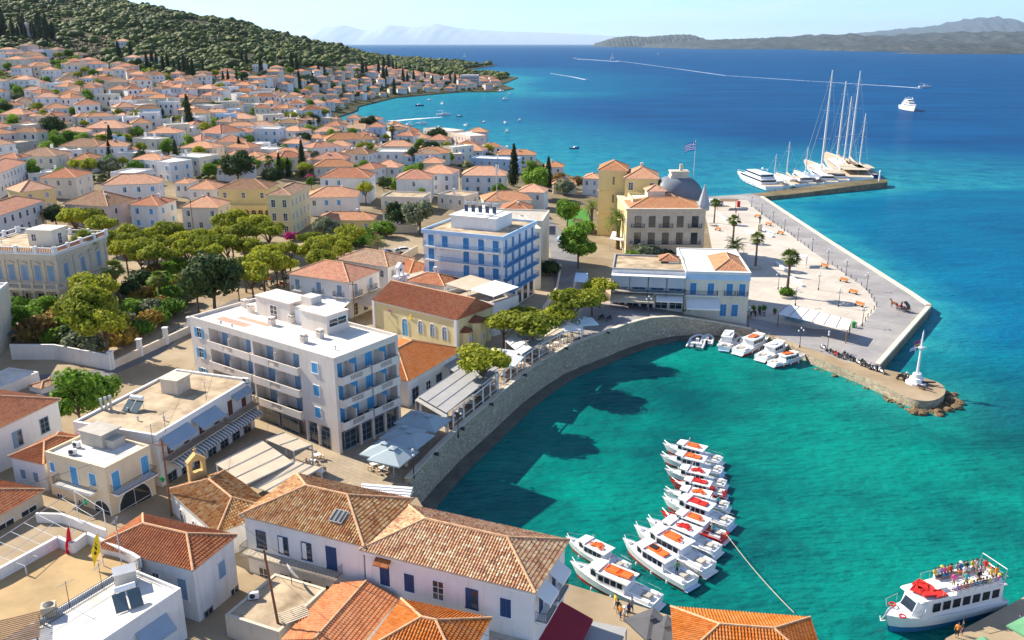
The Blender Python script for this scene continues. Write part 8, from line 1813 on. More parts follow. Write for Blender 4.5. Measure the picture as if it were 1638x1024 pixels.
# round planters under the plaza palms
for x, y, r, lb in ((1258, 476, 1.6, 'round white planter of the tallest plaza palm'), (1208, 430, 1.5, 'round white planter beside the cream waterfront hotel'), (1140, 361, 1.3, 'square-looking pale planter of the slim palm near the spire')):
 t = tag(ob('planter', MB().lathe([(r, -.2), (r+.05, .5), (r-.15, .52), (r-.15, .42)], 18).mesh('planter', M_conc)), lb, 'planter'); t.location = HIT(x, y)
def wallseat(px, label, rz_=None):
 a, c_ = HIT(*px[0]), HIT(*px[1]); d = c_-a; t = thing('stone_bench', label, 'bench', (a+c_)/2, math.atan2(d.y, d.x)); L_ = math.hypot(d.x, d.y); ob('block', MB().box(-L_/2, L_/2, -.35, .35, -.2, .5).mesh('block', M_trim), t)
 for s in (-.4, .4): ob('footing', MB().box(s*L_-.4, s*L_+.4, -.45, .45, -.3, .12).mesh('footing', M_conc), t)
wallseat(((1241, 421), (1258, 434)), 'long white stone bench left of the tallest plaza palm'); wallseat(((1263, 443), (1284, 459)), 'long white stone bench right of the tallest plaza palm'); wallseat(((1221, 368), (1236, 380)), 'white stone bench right of the statue'); wallseat(((1150, 344), (1162, 353)), 'pale stone bench near the slim palm')
def human(pose='stand', skin=(.45, .26, .17), shirt=(.5, .5, .5), pants=(.1, .1, .2), hair=(.05, .03, .02), hat=None, arms='down', cover=None, bronze=None):
 """one continuous body grown over a skeleton; clothes and hair are children"""
 key = (pose, arms)
 def build():
  V = []; E = []; Rr = []
  def v(p, r, par=None):
   V.append(p); Rr.append(r)
   if par is not None: E.append((par, len(V)-1))
   return len(V)-1
  if pose == 'sit': hz = .50
  else: hz = .92
  pel = v((0, 0, hz), .145); wst = v((0, .0, hz+.2), .125, pel); ch = v((0, .0, hz+.42), .15, wst); nk = v((0, .01, hz+.57), .055, ch); hd1 = v((0, -.0, hz+.68), .085, nk); hd2 = v((0, -.01, hz+.78), .09, hd1); v((0, 0, hz+.86), .06, hd2)
  for s in (-1, 1):
   sh = v((s*.17, .01, hz+.50), .06, ch)
   if arms == 'down': el = v((s*.25, .03, hz+.24), .042, sh); wr_ = v((s*.27, -.06, hz+.0), .032, el); hn = v((s*.275, -.09, hz-.07), .036, wr_)
   elif arms == 'lap': el = v((s*.25, -.04, hz+.24), .042, sh); wr_ = v((s*.16, -.27, hz+.13), .032, el); hn = v((s*.12, -.34, hz+.12), .036, wr_)
   else: el = v((s*.28, -.14, hz+.33), .042, sh); wr_ = v((s*.22, -.3, hz+.5), .032, el); hn = v((s*.2, -.34, hz+.56), .036, wr_)
   f = Vector(V[hn])-Vector(V[wr_]); f.normalize()
   for q in range(5):
    o_ = (q-2)*.016; b_ = Vector(V[hn])+f*.03+Vector((o_*.8, o_*.5, 0)); v(tuple(b_+f*(.035 if q else .015)), .008, hn)
   if pose == 'sit': kn = v((s*.11, -.42, hz+.0), .065, pel); an = v((s*.11, -.44, .09), .04, kn); v((s*.11, -.58, .045), .04, an)
   elif pose == 'walk': kn = v((s*.1, -.10*s-.03, .50), .062, pel); an = v((s*.1, -.20*s+.06, .09), .04, kn); v((s*.1, -.20*s-.09, .045), .038, an)
   else: kn = v((s*.1, -.01, .50), .062, pel); an = v((s*.11, .02, .09), .04, kn); v((s*.12, -.12, .045), .038, an)
  me = bpy.data.meshes.new('body'); me.from_pydata(V, E, []); o = bpy.data.objects.new('tmp', me); C.objects.link(o)
  md = o.modifiers.new('Skin', 'SKIN');
  if not me.skin_vertices: return None
  for i, r in enumerate(Rr): me.skin_vertices[0].data[i].radius = (r, r*.85)
  me.skin_vertices[0].data[0].use_root = True
  o.modifiers.new('S', 'SUBSURF').levels = 1; dg = bpy.context.evaluated_depsgraph_get(); dg.update(); nm = bpy.data.meshes.new_from_object(o.evaluated_get(dg)); bpy.data.objects.remove(o); return nm, hz
 nm, hz = cached(('hum',)+key, build)
 return nm, hz
def skinm(c): return mat('skin_%d' % int(c[0]*100), c, rough=.6, var=.05)
CLC = {'white': (.75, .75, .74), 'black': (.03, .03, .03), 'blue': (.04, .15, .5), 'pink': (.8, .12, .35), 'red': (.6, .04, .04), 'yellow': (.75, .55, .08), 'grey': (.3, .3, .32), 'navy': (.03, .05, .15), 'green': (.08, .3, .12), 'lilac': (.45, .32, .6), 'orange': (.8, .3, .06), 'turquoise': (.05, .45, .45), 'khaki': (.35, .28, .18)}
def clothm(c): return mat('cloth_'+c, CLC[c], var=.08)
def bodycopy(nm, mt):
 key = (nm.name, mt.name)
 def f():
  me = nm.copy(); me.materials.clear(); me.materials.append(mt); me.polygons.foreach_set('material_index', [0]*len(me.polygons)); me.polygons.foreach_set('use_smooth', [True]*len(me.polygons)); return me
 return cached(key, f)
def shell(nm, hz, part, mt):
 """clothing that follows the body: the body's surface between two heights, pushed out a little"""
 def f():
  me = nm; V = np.empty(len(me.vertices)*3); me.vertices.foreach_get('co', V); V = V.reshape(-1, 3); N_ = np.array([v.normal[:] for v in me.vertices]); keep = []
  for p in me.polygons:
   c_ = p.center
   if part == 'shirt': ok = hz-.02 < c_.z < hz+.54 and abs(c_.x) < .27 and c_.y > -.22
   elif part == 'hair': ok = c_.z > hz+.70 and not (c_.y < -.045 and c_.z < hz+.81)
   else: ok = .30 < c_.z <= hz+.05 and abs(c_.x) < .21 and (hz > .8 or c_.z > .34)
   if ok: keep.append(list(p.vertices))
  W2 = V+N_*(.014 if part != 'hair' else .018); m = MB(); m.v = [tuple(v) for v in W2]; m.f = keep; m.m = [0]*len(keep); m.uv = [None]*len(keep); out = m.mesh(part, mt, True); return out
 return cached((nm.name, part, mt.name), f)
def person(loc, rz, label, pose='stand', arms='down', shirt='white', pants='navy', skin=(.45, .26, .17), hat=None, group=None, zoff=0, sc=1.0, hair=(.04, .025, .015)):
 nm, hz = human(pose, arms=arms); t = ob('person', bodycopy(nm, skinm(skin)), None, (loc[0], loc[1], loc[2]+zoff), rz, sc); tag(t, label, 'person', group)
 ob('shirt', shell(nm, hz, 'shirt', clothm(shirt)), t); ob('trousers', shell(nm, hz, 'pants', clothm(pants)), t); ob('hair', shell(nm, hz, 'hair', mat('hair_%d' % int(hair[0]*1000), hair)), t)
 if hat: ob('sun_hat', cached(('hat', hat), lambda: MB().lathe([(.2, 0), (.2, .015), (.1, .02), (.09, .11), (.03, .13)], 12).mesh('sun_hat', clothm(hat))), t, (0, 0, hz+.80))
 return t
# statue on its pedestal
p = HIT(1214, 371); t = thing('statue', 'dark bronze standing statue on a stone pedestal amid the plaza', 'statue', p); ob('pedestal', MB().box(-1.4, 1.4, -1.4, 1.4, 0, .4).box(-.7, .7, -.7, .7, .4, 2.3).box(-.8, .8, -.8, .8, 2.3, 2.45).mesh('pedestal', M_stoneb), t)
nm, hz = human('stand', arms='down'); ob('figure', bodycopy(nm, mat('bronze', (.05, .05, .04), rough=.4)), t, (0, 0, 2.45), .6, 1.6)
ob('steps', MB().box(-4, 4, -3, 3, -.15, .1).mesh('steps', M_trim), t)
# flag monument on the round jetty head
p = HIT(1465, 613); t = thing('flag_monument', 'white conical flag mast on a round stepped base at the jetty head', 'monument', p)
ob('base', MB().lathe([(1.7, 0), (1.7, .35), (1.25, .4), (1.1, 1.0), (.75, 1.1), (.7, 1.8)], 16).mesh('base', M_trim), t); ob('mast', MB().lathe([(.24, 1.8), (.17, 6.2), (.12, 9.0), (.02, 9.6)], 10).mesh('mast', M_boat), t); ob('crosstree', MB().box(-.9, .9, -.06, .06, 6.4, 6.55).lathe([(.45, 6.2), (.5, 6.4), (.45, 6.6)], 10).mesh('crosstree', M_boat), t)
flag((p.x-.9, p.y, p.z+5.6), 1.3, 'small Greek flag flying left of the white jetty mast', 'greek', .2, 1.1, .8, r=.03); flag((p.x-.4, p.y-.2, p.z+6.4), 1.5, 'small red and blue flag on the white jetty mast', 'armen', 0, 1.0, .8, r=.03)
for x, y, rz, lb in ((1484, 616, .1, 'long old iron cannon pointing right beside the white jetty mast'), (1479, 624, -.9, 'short old iron cannon before the white jetty mast')):
 t = thing('cannon', lb, 'cannon', HIT(x, y), rz); m = MB().tube([(-1.2, 0, .55), (.2, 0, .5), (1.3, 0, .45)], [.22, .17, .13], 8); m.ball((-1.3, 0, .56), .12); ob('barrel', m.mesh('barrel', M_metal), t); ob('carriage', MB().box(-.9, -.1, -.3, .3, 0, .35).mesh('carriage', M_wood), t)
# sea rocks round the jetty head and along the plaza side
def rocks(n, poly, name, spread, zr, seed, lb, s0=.5, s1=1.2):
 r = random.Random(seed)
 for i in range(n):
  f = r.random()*(len(poly)-1); k = int(f); a, c_ = poly[k], poly[k+1]; g = f-k; x = a[0]+(c_[0]-a[0])*g; y = a[1]+(c_[1]-a[1])*g; q = r.uniform(.4, spread); d = Vector((c_[0]-a[0], c_[1]-a[1])).normalized()
  s = r.uniform(s0, s1); o = tag(ob(name, cached(('rk', i % 5), lambda: MB().ball((0, 0, 0), (1, .7+.1*i, .55), 6+i % 3, 0, i).mesh('rock', M_rockm)), None, (x+d.y*q, y-d.x*q, r.uniform(*zr)), r.uniform(0, 6), s), lb, 'rock', lb)
rocks(34, dock0[7:13], 'rock', 2.6, (-.1, .35), 1, 'brown sea rock at the foot of the round jetty head', .5, 1.1)
rocks(16, [plz[1], plz[0], dock[-1]], 'rock', 2.4, (-.2, .15), 2, 'brown sea rock below the outer plaza wall', .5, 1.2)
rocks(30, dock0[3:8], 'rock', 1.2, (-.3, .1), 3, 'mossy stone along the foot of the dock', .3, .6)
# motorcycles
def moto(c_):
 t = thing('motorcycle', '', 'motorcycle', (0, 0, -500));
 for x in (-.62, .62): w_ = ob('wheel', cached('mw', lambda: MB().torus((0, 0, 0), .25, .07, 14, 6, 0, 'y').mesh('wheel', M_rub)), t, (x, 0, .31)); ob('rim', cached('mr', lambda: MB().lathe([(.04, -.05), (.16, -.03), (.16, .03), (.04, .05)], 8).mesh('rim', M_steel)), w_, (0, 0, 0), 0, None, (math.pi/2, 0, 0))
 m = MB(); wedge(m, -.55, .2, .26, .2, .38, .72, .1, .1, .02); m.tube([(.62, 0, .31), (.42, 0, .9), (.38, 0, 1.02)], .05, 5); m.box(.25, .42, -.2, .2, .45, .9); ob('body', m.mesh('body', c_), t)
 ob('seat', MB().box(-.62, .05, -.14, .14, .74, .84).mesh('seat', M_rub), t); ob('handlebar', MB().tube([(.3, -.33, 1.05), (.4, 0, 1.0), (.3, .33, 1.05)], .025, 5).mesh('handlebar', M_metal), t); ob('headlight', MB().ball((.5, 0, .88), .09, 8).mesh('headlight', M_steel), t); return t
MO = [moto(M_metal), moto(M_boat), moto(M_red), moto(M_navy)]
mpos = [(1317, 559, 1), (1330, 567, 0), (1337, 570, 2), (1343, 573, 0), (1352, 571, 0), (1356, 575, 0), (1362, 577, 3), (1367, 580, 0), (1373, 583, 1), (1380, 583, 0), (1386, 589, 0), (1392, 590, 1), (1397, 592, 1), (1404, 594, 3), (1409, 597, 1)]
for i, (x, y, k) in enumerate(mpos): place(MO[k], USED, HIT(x, y), 1.9+U(-.2, .2), 1.05, '%s motorcycle in the dock row, %s from the left' % (['black', 'white', 'red', 'dark blue'][k], ORD(i+1)), 'motorcycles parked in a row on the dock')
for i, (x, y, k) in enumerate(((1208, 505, 0), (1201, 507, 3), (1215, 503, 0), (1222, 505, 1))): place(MO[k], USED, HIT(x, y), 1.2+U(-.3, .3), 1.05, '%s motorcycle by the flower pots at the cream waterfront hotel corner, %s from left' % (['black', 'white', 'red', 'dark blue'][k], ORD([2, 1, 3, 4][i])), 'motorcycles at the waterfront hotel')
for i, (x, y, k) in enumerate(((1440, 606, 0), (1447, 608, 0), (1451, 605, 1))): place(MO[k], USED, HIT(x, y), .4+i*.5, 1.05, '%s motorcycle %s beside the white jetty mast' % (['black', 'black', 'white'][i], ['first', 'second', 'third'][i]), 'motorcycles at the jetty head')
for i, (x, y) in enumerate(((962, 511), (974, 513))): place(MO[0], USED, HIT(x, y), .8, 1.05, ['black motorcycle on the open quay road left of its neighbour', 'black motorcycle on the open quay road right of its neighbour'][i], 'motorcycles on the open quay road')
pk = [(448, 452), (455, 449), (430, 450), (436, 455), (424, 456), (452, 458), (462, 452), (468, 447), (418, 462), (445, 432), (455, 436), (470, 440)]
for i, (x, y) in enumerate(sorted(pk)): place(MO[i % 4], USED, HIT(x, y), U(0, 3), 1.05, '%s motorcycle parked under the park pines, %s from the left' % (['black', 'white', 'red', 'dark blue'][i % 4], ORD(i+1)), 'motorcycles parked at the park')
# cars
def car(loc, rz, label, c_):
 t = thing('parked_car', label, 'car', loc, rz); m = MB(); m.add([(-2, -.85, .3), (2, -.85, .3), (2, .85, .3), (-2, .85, .3), (-2, -.85, .85), (-1.9, -.8, .95), (1.1, -.82, .98), (2, -.8, .75), (2, .8, .75), (1.1, .82, .98), (-1.9, .8, .95), (-2, .85, .85)], [(3, 2, 1, 0), (0, 1, 7, 6, 5, 4), (3, 11, 10, 9, 8, 2), (1, 2, 8, 7), (0, 4, 11, 3), (4, 5, 10, 11), (5, 6, 9, 10), (6, 7, 8, 9)]); wedge(m, -1.75, 1.0, 1.5, 1.5, .94, 1.45, .7, .45, .2, 0); ob('body', m.mesh('body', c_), t)
 m = MB(); wedge(m, -1.72, .98, 1.54, 1.54, .98, 1.40, .66, .42, .18); ob('windows', m.mesh('windows', M_win), t)
 for x in (-1.25, 1.25):
  for y in (-.82, .82): ob('wheel', cached('cw', lambda: MB().lathe([(.1, -.1), (.32, -.1), (.32, .1), (.1, .1)], 12).mesh('wheel', M_rub)), t, (x, y, .32), 0, None, (math.pi/2, 0, 0))
 for y in (-.6, .6): ob('headlight', cached('chl', lambda: MB().box(-.02, .03, -.15, .15, -.07, .07).mesh('headlight', M_steel)), t, (2, y, .66))
car(HIT(648, 404), .3, 'white car parked in the yard left of the blue-balconied hotel', M_boat); car(HIT(634, 406), 1.2, 'grey car parked left of the white car in the hotel yard', M_greyst); car(HIT(620, 408), 1.0, 'dark car parked leftmost in the hotel yard', M_navy)
t = car(HIT(900, 385), .9, 'small pale blue pickup parked in the lane by the garden', M_pblue)
# horse carriages
def horse(loc, rz, label):
 def b_():
  V = [(0, 0, 1.15), (.45, 0, 1.18), (.75, 0, 1.3), (1.0, 0, 1.65), (1.12, 0, 1.85), (1.35, 0, 1.68), (1.5, 0, 1.55), (-.45, 0, 1.15), (-.75, 0, 1.2)]; E = [(0, 1), (1, 2), (2, 3), (3, 4), (4, 5), (5, 6), (0, 7), (7, 8)]; Rr = [.27, .27, .22, .13, .12, .10, .07, .27, .2]
  def a(p, r, q): V.append(p); Rr.append(r); E.append((q, len(V)-1)); return len(V)-1
  for s in (-1, 1):
   k = a((.6, s*.16, .95), .12, 1); k = a((.62, s*.16, .55), .06, k); k = a((.6, s*.16, .15), .045, k); a((.65, s*.16, .05), .06, k)
   k = a((-.72, s*.17, .95), .15, 7); k = a((-.62, s*.17, .72), .09, k); k = a((-.86, s*.17, .5), .055, k); k = a((-.8, s*.17, .15), .045, k); a((-.75, s*.17, .05), .06, k)
   a((1.08, s*.06, 2.0), .025, 4)
  k = a((-.98, 0, 1.1), .06, 8); a((-1.05, 0, .6), .05, k)
  me = bpy.data.meshes.new('h'); me.from_pydata(V, E, []); o = bpy.data.objects.new('tmp', me); C.objects.link(o); o.modifiers.new('Skin', 'SKIN')
  for i, r in enumerate(Rr): me.skin_vertices[0].data[i].radius = (r*.8, r)
  me.skin_vertices[0].data[0].use_root = True; o.modifiers.new('S', 'SUBSURF').levels = 1; dg = bpy.context.evaluated_depsgraph_get(); dg.update(); nm = bpy.data.meshes.new_from_object(o.evaluated_get(dg)); bpy.data.objects.remove(o); nm.materials.clear(); nm.materials.append(mat('chestnut_coat', (.16, .06, .03))); return nm
 return tag(ob('horse', cached('horse', b_), None, loc, rz), label, 'horse')
def carriage(loc, rz, label, c_, c2=None, hlabel=None):
 t = thing('horse_carriage', label, 'carriage', loc, rz)
 for x, r in ((-.7, .62), (.9, .45)):
  for s in (-1, 1):
   def wm(r=r):
    m = MB().torus((0, 0, 0), r-.05, .045, 20, 5, 0, 'y')
    for q in range(10): a = math.pi*2*q/10; m.tube([(0, 0, 0), ((r-.06)*math.cos(a), 0, (r-.06)*math.sin(a))], .022, 4)
    return m.mesh('wheel', c2 or c_)
   ob('wheel', cached(('cwh', r, (c2 or c_).name), wm), t, (x, s*.68, r))
 m = MB(); m.box(-1.1, .5, -.5, .5, .62, .72); m.box(-1.2, -1.1, -.5, .5, .62, 1.5); m.box(-1.1, .4, -.52, -.48, .72, 1.0); m.box(-1.1, .4, .48, .52, .72, 1.0); m.box(.5, 1.3, -.45, .45, .8, .9); ob('body', m.mesh('body', c_), t)
 ob('seat', MB().box(-1.1, -.5, -.45, .45, .72, 1.0).box(.7, 1.1, -.4, .4, .9, 1.2).mesh('seat', M_red), t)
 m = MB(); n = 7; V = [(-1.15+.9*math.sin(math.pi*.5*i/n)*1.3, s*.55, 1.5+.75*math.sin(math.pi*.55*i/n)) for i in range(n+1) for s in (-1, 1)]; m.add(V, [(2*i, 2*i+1, 2*i+3, 2*i+2) for i in range(n)]); ob('folding_hood', m.mesh('hood', M_metal), t)
 for s in (-1, 1): ob('shaft', MB().tube([(1.2, s*.35, .7), (3.3, s*.32, .95)], .03, 5).mesh('shaft', M_wood), t)
 if hlabel: d = Vector((math.cos(rz), math.sin(rz), 0))*2.6; horse(Vector(loc)+d, rz, hlabel)
 return t
carriage(HIT(1445, 498), 2.0, 'dark horse carriage on the plaza road near the outer corner', M_metal, None, 'chestnut horse pulling the dark carriage toward the pier')
person(Vector(HIT(1445, 498))+Vector((-.25, .6, .9)), 2.0+math.pi/2, 'driver in a black top seated on the horse carriage', 'sit', 'up', 'black', 'grey', zoff=-.15)
LB = mat('sky_blue_paint', (.10, .42, .62), rough=.4)
carriage(HIT(1277, 514), 2.9, 'blue-wheeled carriage parked at the shelter, right one', LB, LB); carriage(HIT(1265, 510), 2.8, 'blue-wheeled carriage parked at the shelter, left one', LB, LB)
t = tag(ob('litter_bin', MB().lathe([(.4, 0), (.45, 1.1), (.5, 1.15), (.2, 1.3)], 10).mesh('bin', M_green)), 'green bin at the right end of the slatted plaza shelter', 'bin'); t.location = HIT(1365, 524)
for x, y, lb in ((1181, 331, 'red kiosk box at the right end of the brown far shelter'),): t = tag(ob('red_kiosk', MB().box(-.5, .5, -.5, .5, 0, 1.9).box(-.6, .6, -.6, .6, 1.9, 2.05).mesh('kiosk', M_red)), lb, 'kiosk'); t.location = HIT(x, y)
t = thing('minibus', 'white minibus parked by the brown far shelter', 'minibus', HIT(1145, 329), .1); m = MB(); wedge(m, -2.6, 2.6, 1.9, 1.9, .4, 2.3, .6, .1, .1); ob('body', m.mesh('body', M_boat), t); m = MB(); wedge(m, -2.4, 2.45, 1.94, 1.94, 1.25, 1.95, .35, .05, .07); ob('windows', m.mesh('windows', M_win), t)
for x in (-1.7, 1.7):
 for y in (-.92, .92): ob('wheel', MC.get('cw'), t, (x, y, .34), 0, None, (math.pi/2, 0, 0))
# flower pots along the waterfront hotel
PO = thing('flower_pot', '', 'flower pot', (0, 0, -500)); ob('pot', MB().lathe([(.22, 0), (.34, .5), (.38, .55), (.3, .5)], 10).mesh('pot', mat('terracotta', (.45, .2, .1))), PO); crownobj('plant', [(0, 0, .9, .45, .5)], 140, .1, 3, L_green, PO)
for i, (x, y) in enumerate(((1095, 502), (1103, 503), (1119, 505), (1136, 507), (1149, 508), (1160, 510), (1172, 508), (1190, 508), (1205, 500), (1215, 499), (1222, 500), (1239, 503))): place(PO, USED, HIT(x, y), 0, U(.9, 1.3), 'potted green plant before the cream waterfront hotel, %s from the left' % ORD(i+1), 'potted plants along the waterfront hotel')
# ------------------------------------------------------------------ people
d_ = Vector(); fr = FER; fl_ = fr.location; fa = fr.rotation_euler.z
def fw(x, y, z): return Vector((fl_.x+x*math.cos(fa)-y*math.sin(fa), fl_.y+x*math.sin(fa)+y*math.cos(fa), z))
FL_ = [o for o in fr.children if o.name.startswith('upper_deck')][0]; FLn = max(v.co.x for v in FL_.data.vertices)/.30; FB = FLn*.26
colsq = ['white', 'blue', 'pink', 'black', 'red', 'yellow', 'grey', 'lilac', 'turquoise', 'orange', 'navy', 'khaki']; hats = [None, 'yellow', None, None, 'white', None, None, 'black', None]
for side, sn in ((1, 'far'), (-1, 'near')):
 for i in range(14):
  if side < 0 and i in (2, 7): continue
  x = -.38*FLn+i*.029*FLn; col_ = colsq[(i*5+(side > 0)*2) % 12]; hat = hats[(i+side) % 9]
  person(fw(x, side*FB*.40, UD), fa+(0 if side > 0 else math.pi), 'passenger in %s top, %s from the stern on %s bench of tour boat' % (col_, ORD(i+1), sn), 'sit', 'lap', col_, colsq[(i*7+3) % 12], (.45, .26, .17) if i % 3 else (.55, .34, .24), hat, 'passengers on the tour boat', zoff=-.05)
for x, y, c1, lb in ((-.05, .1, 'pink', 'passenger in pink standing in the middle of the tour boat deck'), (-.30, .05, 'lilac', 'passenger in lilac standing near the stern of the tour boat deck'), (-.2, -.12, 'white', 'passenger in white standing on the tour boat deck'), (-.41, .2, 'orange', 'passenger in orange at the stern rail of the tour boat'), (-.40, -.15, 'red', 'passenger in red near the stern arch of the tour boat'), (-.36, .22, 'yellow', 'passenger in yellow standing near the far stern bench of tour boat'), (-.25, .2, 'black', 'passenger in black standing by the far bench of the tour boat'), (-.14, .18, 'turquoise', 'passenger in turquoise standing amid the tour boat deck'), (-.34, -.22, 'grey', 'passenger in grey standing near the near bench of the tour boat')): person(fw(x*FLn, y*FB, UD), fa+U(0, 3), lb, 'stand', 'down', c1, 'khaki', group='passengers on the tour boat')
qp = [((984, 972), 'yellow', 'white', 'walk', 'person in yellow top walking on the quay behind the cream-decked taxi'), ((988, 982), 'black', 'khaki', 'stand', 'person in black top in the quay group, second from left'), ((992, 990), 'orange', 'navy', 'walk', 'person in orange top in the quay group'), ((998, 994), 'white', 'khaki', 'stand', 'person in white top and sun hat in the quay group'), ((1005, 985), 'navy', 'black', 'stand', 'person in navy top at the right of the quay group'), ((1010, 980), 'grey', 'navy', 'walk', 'person in grey top, rightmost of the quay group'), ((900, 1012), 'blue', 'white', 'walk', 'person in blue top walking beside the maroon awning'), ((1530, 1020), 'orange', 'black', 'stand', 'person in orange top on the quay next to the tour boat'), ((1538, 1016), 'black', 'navy', 'stand', 'person in black top on the quay next to the tour boat'), ((1628, 1005), 'navy', 'grey', 'stand', 'person in navy top under the green parasols at right'), ((1177, 343), 'red', 'navy', 'walk', 'person in red top walking near the brown far shelter'), ((1181, 350), 'black', 'grey', 'walk', 'person in black top walking on the far plaza'), ((784, 522), 'navy', 'black', 'walk', 'person in navy beside the church apse'), ((789, 520), 'red', 'black', 'stand', 'person in red top beside the church apse'), ((990, 487), 'pink', 'white', 'stand', 'person in pink top before the waterfront restaurant'), ((1036, 497), 'white', 'blue', 'walk', 'person in white top before the waterfront restaurant')]
for (x, y), c1, c2, ps, lb in qp: person(HIT(x, y), U(0, 6), lb, ps, 'down', c1, c2, hat='white' if 'sun hat' in lb else None)
for ti, x, y, c1, lb in ((4, -.36, .2, 'turquoise', 'crew member in turquoise shirt on the taxi below the all-red boat'), (6, -.34, .2, 'turquoise', 'crew member in turquoise shirt on the red-hulled taxi'), (9, -.3, .0, 'green', 'crew member in green shirt on the nearest moored taxi'), (11, .2, -.1, 'khaki', 'helmsman in khaki in the cream-decked taxi bow well')):
 t, L_, k, dk = TAXIS[ti]; a = t.rotation_euler.z; x *= L_; y *= 2.9*k; person((t.location.x+x*math.cos(a)-y*math.sin(a), t.location.y+x*math.sin(a)+y*math.cos(a), dk-.12), a+1, lb, 'stand', 'down', c1, 'navy')
# mooring rope from the red-hulled taxi to the quayside roof
def cable(name, label, a, c_, sag, r, mt, cat='cable'):
 m = MB(); n = 16; a = Vector(a); c_ = Vector(c_); m.tube([a.lerp(c_, i/n)-Vector((0, 0, sag*4*(i/n)*(1-i/n))) for i in range(n+1)], r, 5); return tag(ob(name, m.mesh(name, mt)), label, cat)
cable('mooring_rope', 'long pale mooring rope from the red-hulled taxi to the quayside building', W(1160, 852, 1.2), W(1270, 980, 3.2), .4, .035, M_can3, 'rope')
# ------------------------------------------------------------------ roof furniture
def acunit(b, x, y, z, rz, label):
 t = thing('air_conditioner', label, 'air conditioner', b.world(x, y, z), b.ang+rz); ob('casing', cached('acc', lambda: MB().box(-.45, .45, -.18, .18, .12, .75).mesh('casing', M_trim)), t); ob('fan_grille', cached('acf', lambda: MB().lathe([(.26, 0), (.26, .02), (.05, .04)], 14).mesh('fan', M_metal)), t, (-.1, -.19, .44), 0, None, (math.pi/2, 0, 0)); ob('bracket', cached('acbk', lambda: MB().box(-.4, .4, -.2, .2, 0, .12).mesh('bracket', M_metal)), t)
acunit(BP, -2.8, -.5, BP.h, .2, 'air conditioner at the left end of the pharmacy roof'); acunit(BP, -1.6, -2.0, BP.h, .5, 'air conditioner near the front of the pharmacy roof'); acunit(BD, -2.2, -.5, BD.h, .6, 'air conditioner on the tan roof with the dish'); acunit(BA, 6, BA.d*.45, BA.h, 0, 'air conditioner at the far corner of the dusty flat roof')
acunit(BR, BR.w/2-2.5, -BR.d/2-.3, 3.2, 0, 'air conditioner on the side of the red hip-roofed house')
def solar(loc, rz, label, s_=1.0):
 t = thing('solar_heater', label, 'water heater', loc, rz, None, s_); m = MB()
 for x in (-.62, .62): m.add([(x-.55, -1.0, .15), (x+.55, -1.0, .15), (x+.55, .4, 1.2), (x-.55, .4, 1.2), (x-.55, -1.0, .08), (x+.55, -1.0, .08), (x+.55, .4, 1.12), (x-.55, .4, 1.12)], [(0, 1, 2, 3), (7, 6, 5, 4), (0, 4, 5, 1), (1, 5, 6, 2), (2, 6, 7, 3), (3, 7, 4, 0)])
 ob('collector', m.mesh('collector', mat('collector_glass', (.10, .14, .16), rough=.15)), t); ob('tank', MB().tube([(-.9, .6, 1.45), (.9, .6, 1.45)], .28, 10).mesh('tank', M_boat), t); ob('stand', MB().tube([(-.8, .6, 0), (-.8, .6, 1.3)], .03, 4).tube([(.8, .6, 0), (.8, .6, 1.3)], .03, 4).tube([(0, -.9, 0), (0, -.9, .2)], .03, 4).mesh('stand', M_steel), t)
q = W(216, 655, 13.1); solar((q.x, q.y, 13.05), -.3, 'solar water heater with twin panels on the dusty flat roof'); q = W(205, 968, 11.2); solar((q.x, q.y, 11.25), .6, 'solar water heater with round tank on the white foreground roof', .95)
q = W(202, 935, 11.2); t = tag(ob('water_tank', MB().box(-.9, .9, -.7, .7, .15, 1.5).box(-.95, .95, -.75, .75, 1.5, 1.56).mesh('tank', M_steel)), 'pale rectangular water tank behind the foreground solar heater', 'tank'); t.location = (q.x, q.y, 11.2); t.rotation_euler = (0, 0, .5)
q = W(80, 985, 11.2); t = thing('condenser_unit', 'large square air conditioner with top fan on the foreground tan terrace', 'air conditioner', (q.x, q.y, 11.2), .4); ob('casing', MB().box(-.55, .55, -.5, .5, .1, 1.1).mesh('casing', M_can3), t); ob('fan_grille', MB().lathe([(.4, 0), (.42, .04), (.1, .08)], 16).mesh('fan', M_metal), t, (0, 0, 1.1))
q = W(467, 935, 8.4); t = thing('satellite_dish', 'white satellite dish on the low tan roof beside the leaning pole', 'satellite dish', (q.x, q.y, 8.4), 2.2); m = MB(); m.lathe([(.02, 0), (.3, .03), (.5, .09), (.62, .16), (.60, .17), (.3, .06)], 18); ob('reflector', m.mesh('reflector', M_boat), t, (0, 0, 1.3), 0, 1.5, (1.1, 0, 0)); ob('mast', MB().tube([(0, 0, 0), (0, .05, 1.2)], .04, 5).mesh('mast', M_metal), t)
def antenna(px, py, z, label, h=2.6):
 q = W(px, py, z); t = thing('tv_antenna', label, 'antenna', (q.x, q.y, z), U(0, 3), 'rooftop television antennas'); ob('mast', MB().tube([(0, 0, 0), (0, 0, h)], .03, 4).mesh('mast', M_metal), t); m = MB().tube([(-.7, 0, h*.92), (.7, 0, h*.92)], .02, 4)
 for i in range(7): m.box(-.65+i*.2, -.63+i*.2, -.25+.02*i, .25-.02*i, h*.92-.01, h*.92+.01)
 ob('elements', m.mesh('elements', M_steel), t)
for x, y, z, lb in ((112, 972, 11.2, 'television antenna in the middle of the foreground tan terrace'), (164, 942, 11.2, 'television antenna near the railing of the foreground tan terrace'), (190, 868, 12.7, 'thin antenna on the front edge of the pharmacy roof'), (265, 690, 13.1, 'television antenna by the front edge of the dusty flat roof'), (245, 712, 13.1, 'television antenna at the near corner of the dusty flat roof'), (330, 640, 13.1, 'television antenna on the far half of the dusty flat roof')): antenna(x, y, z, lb)
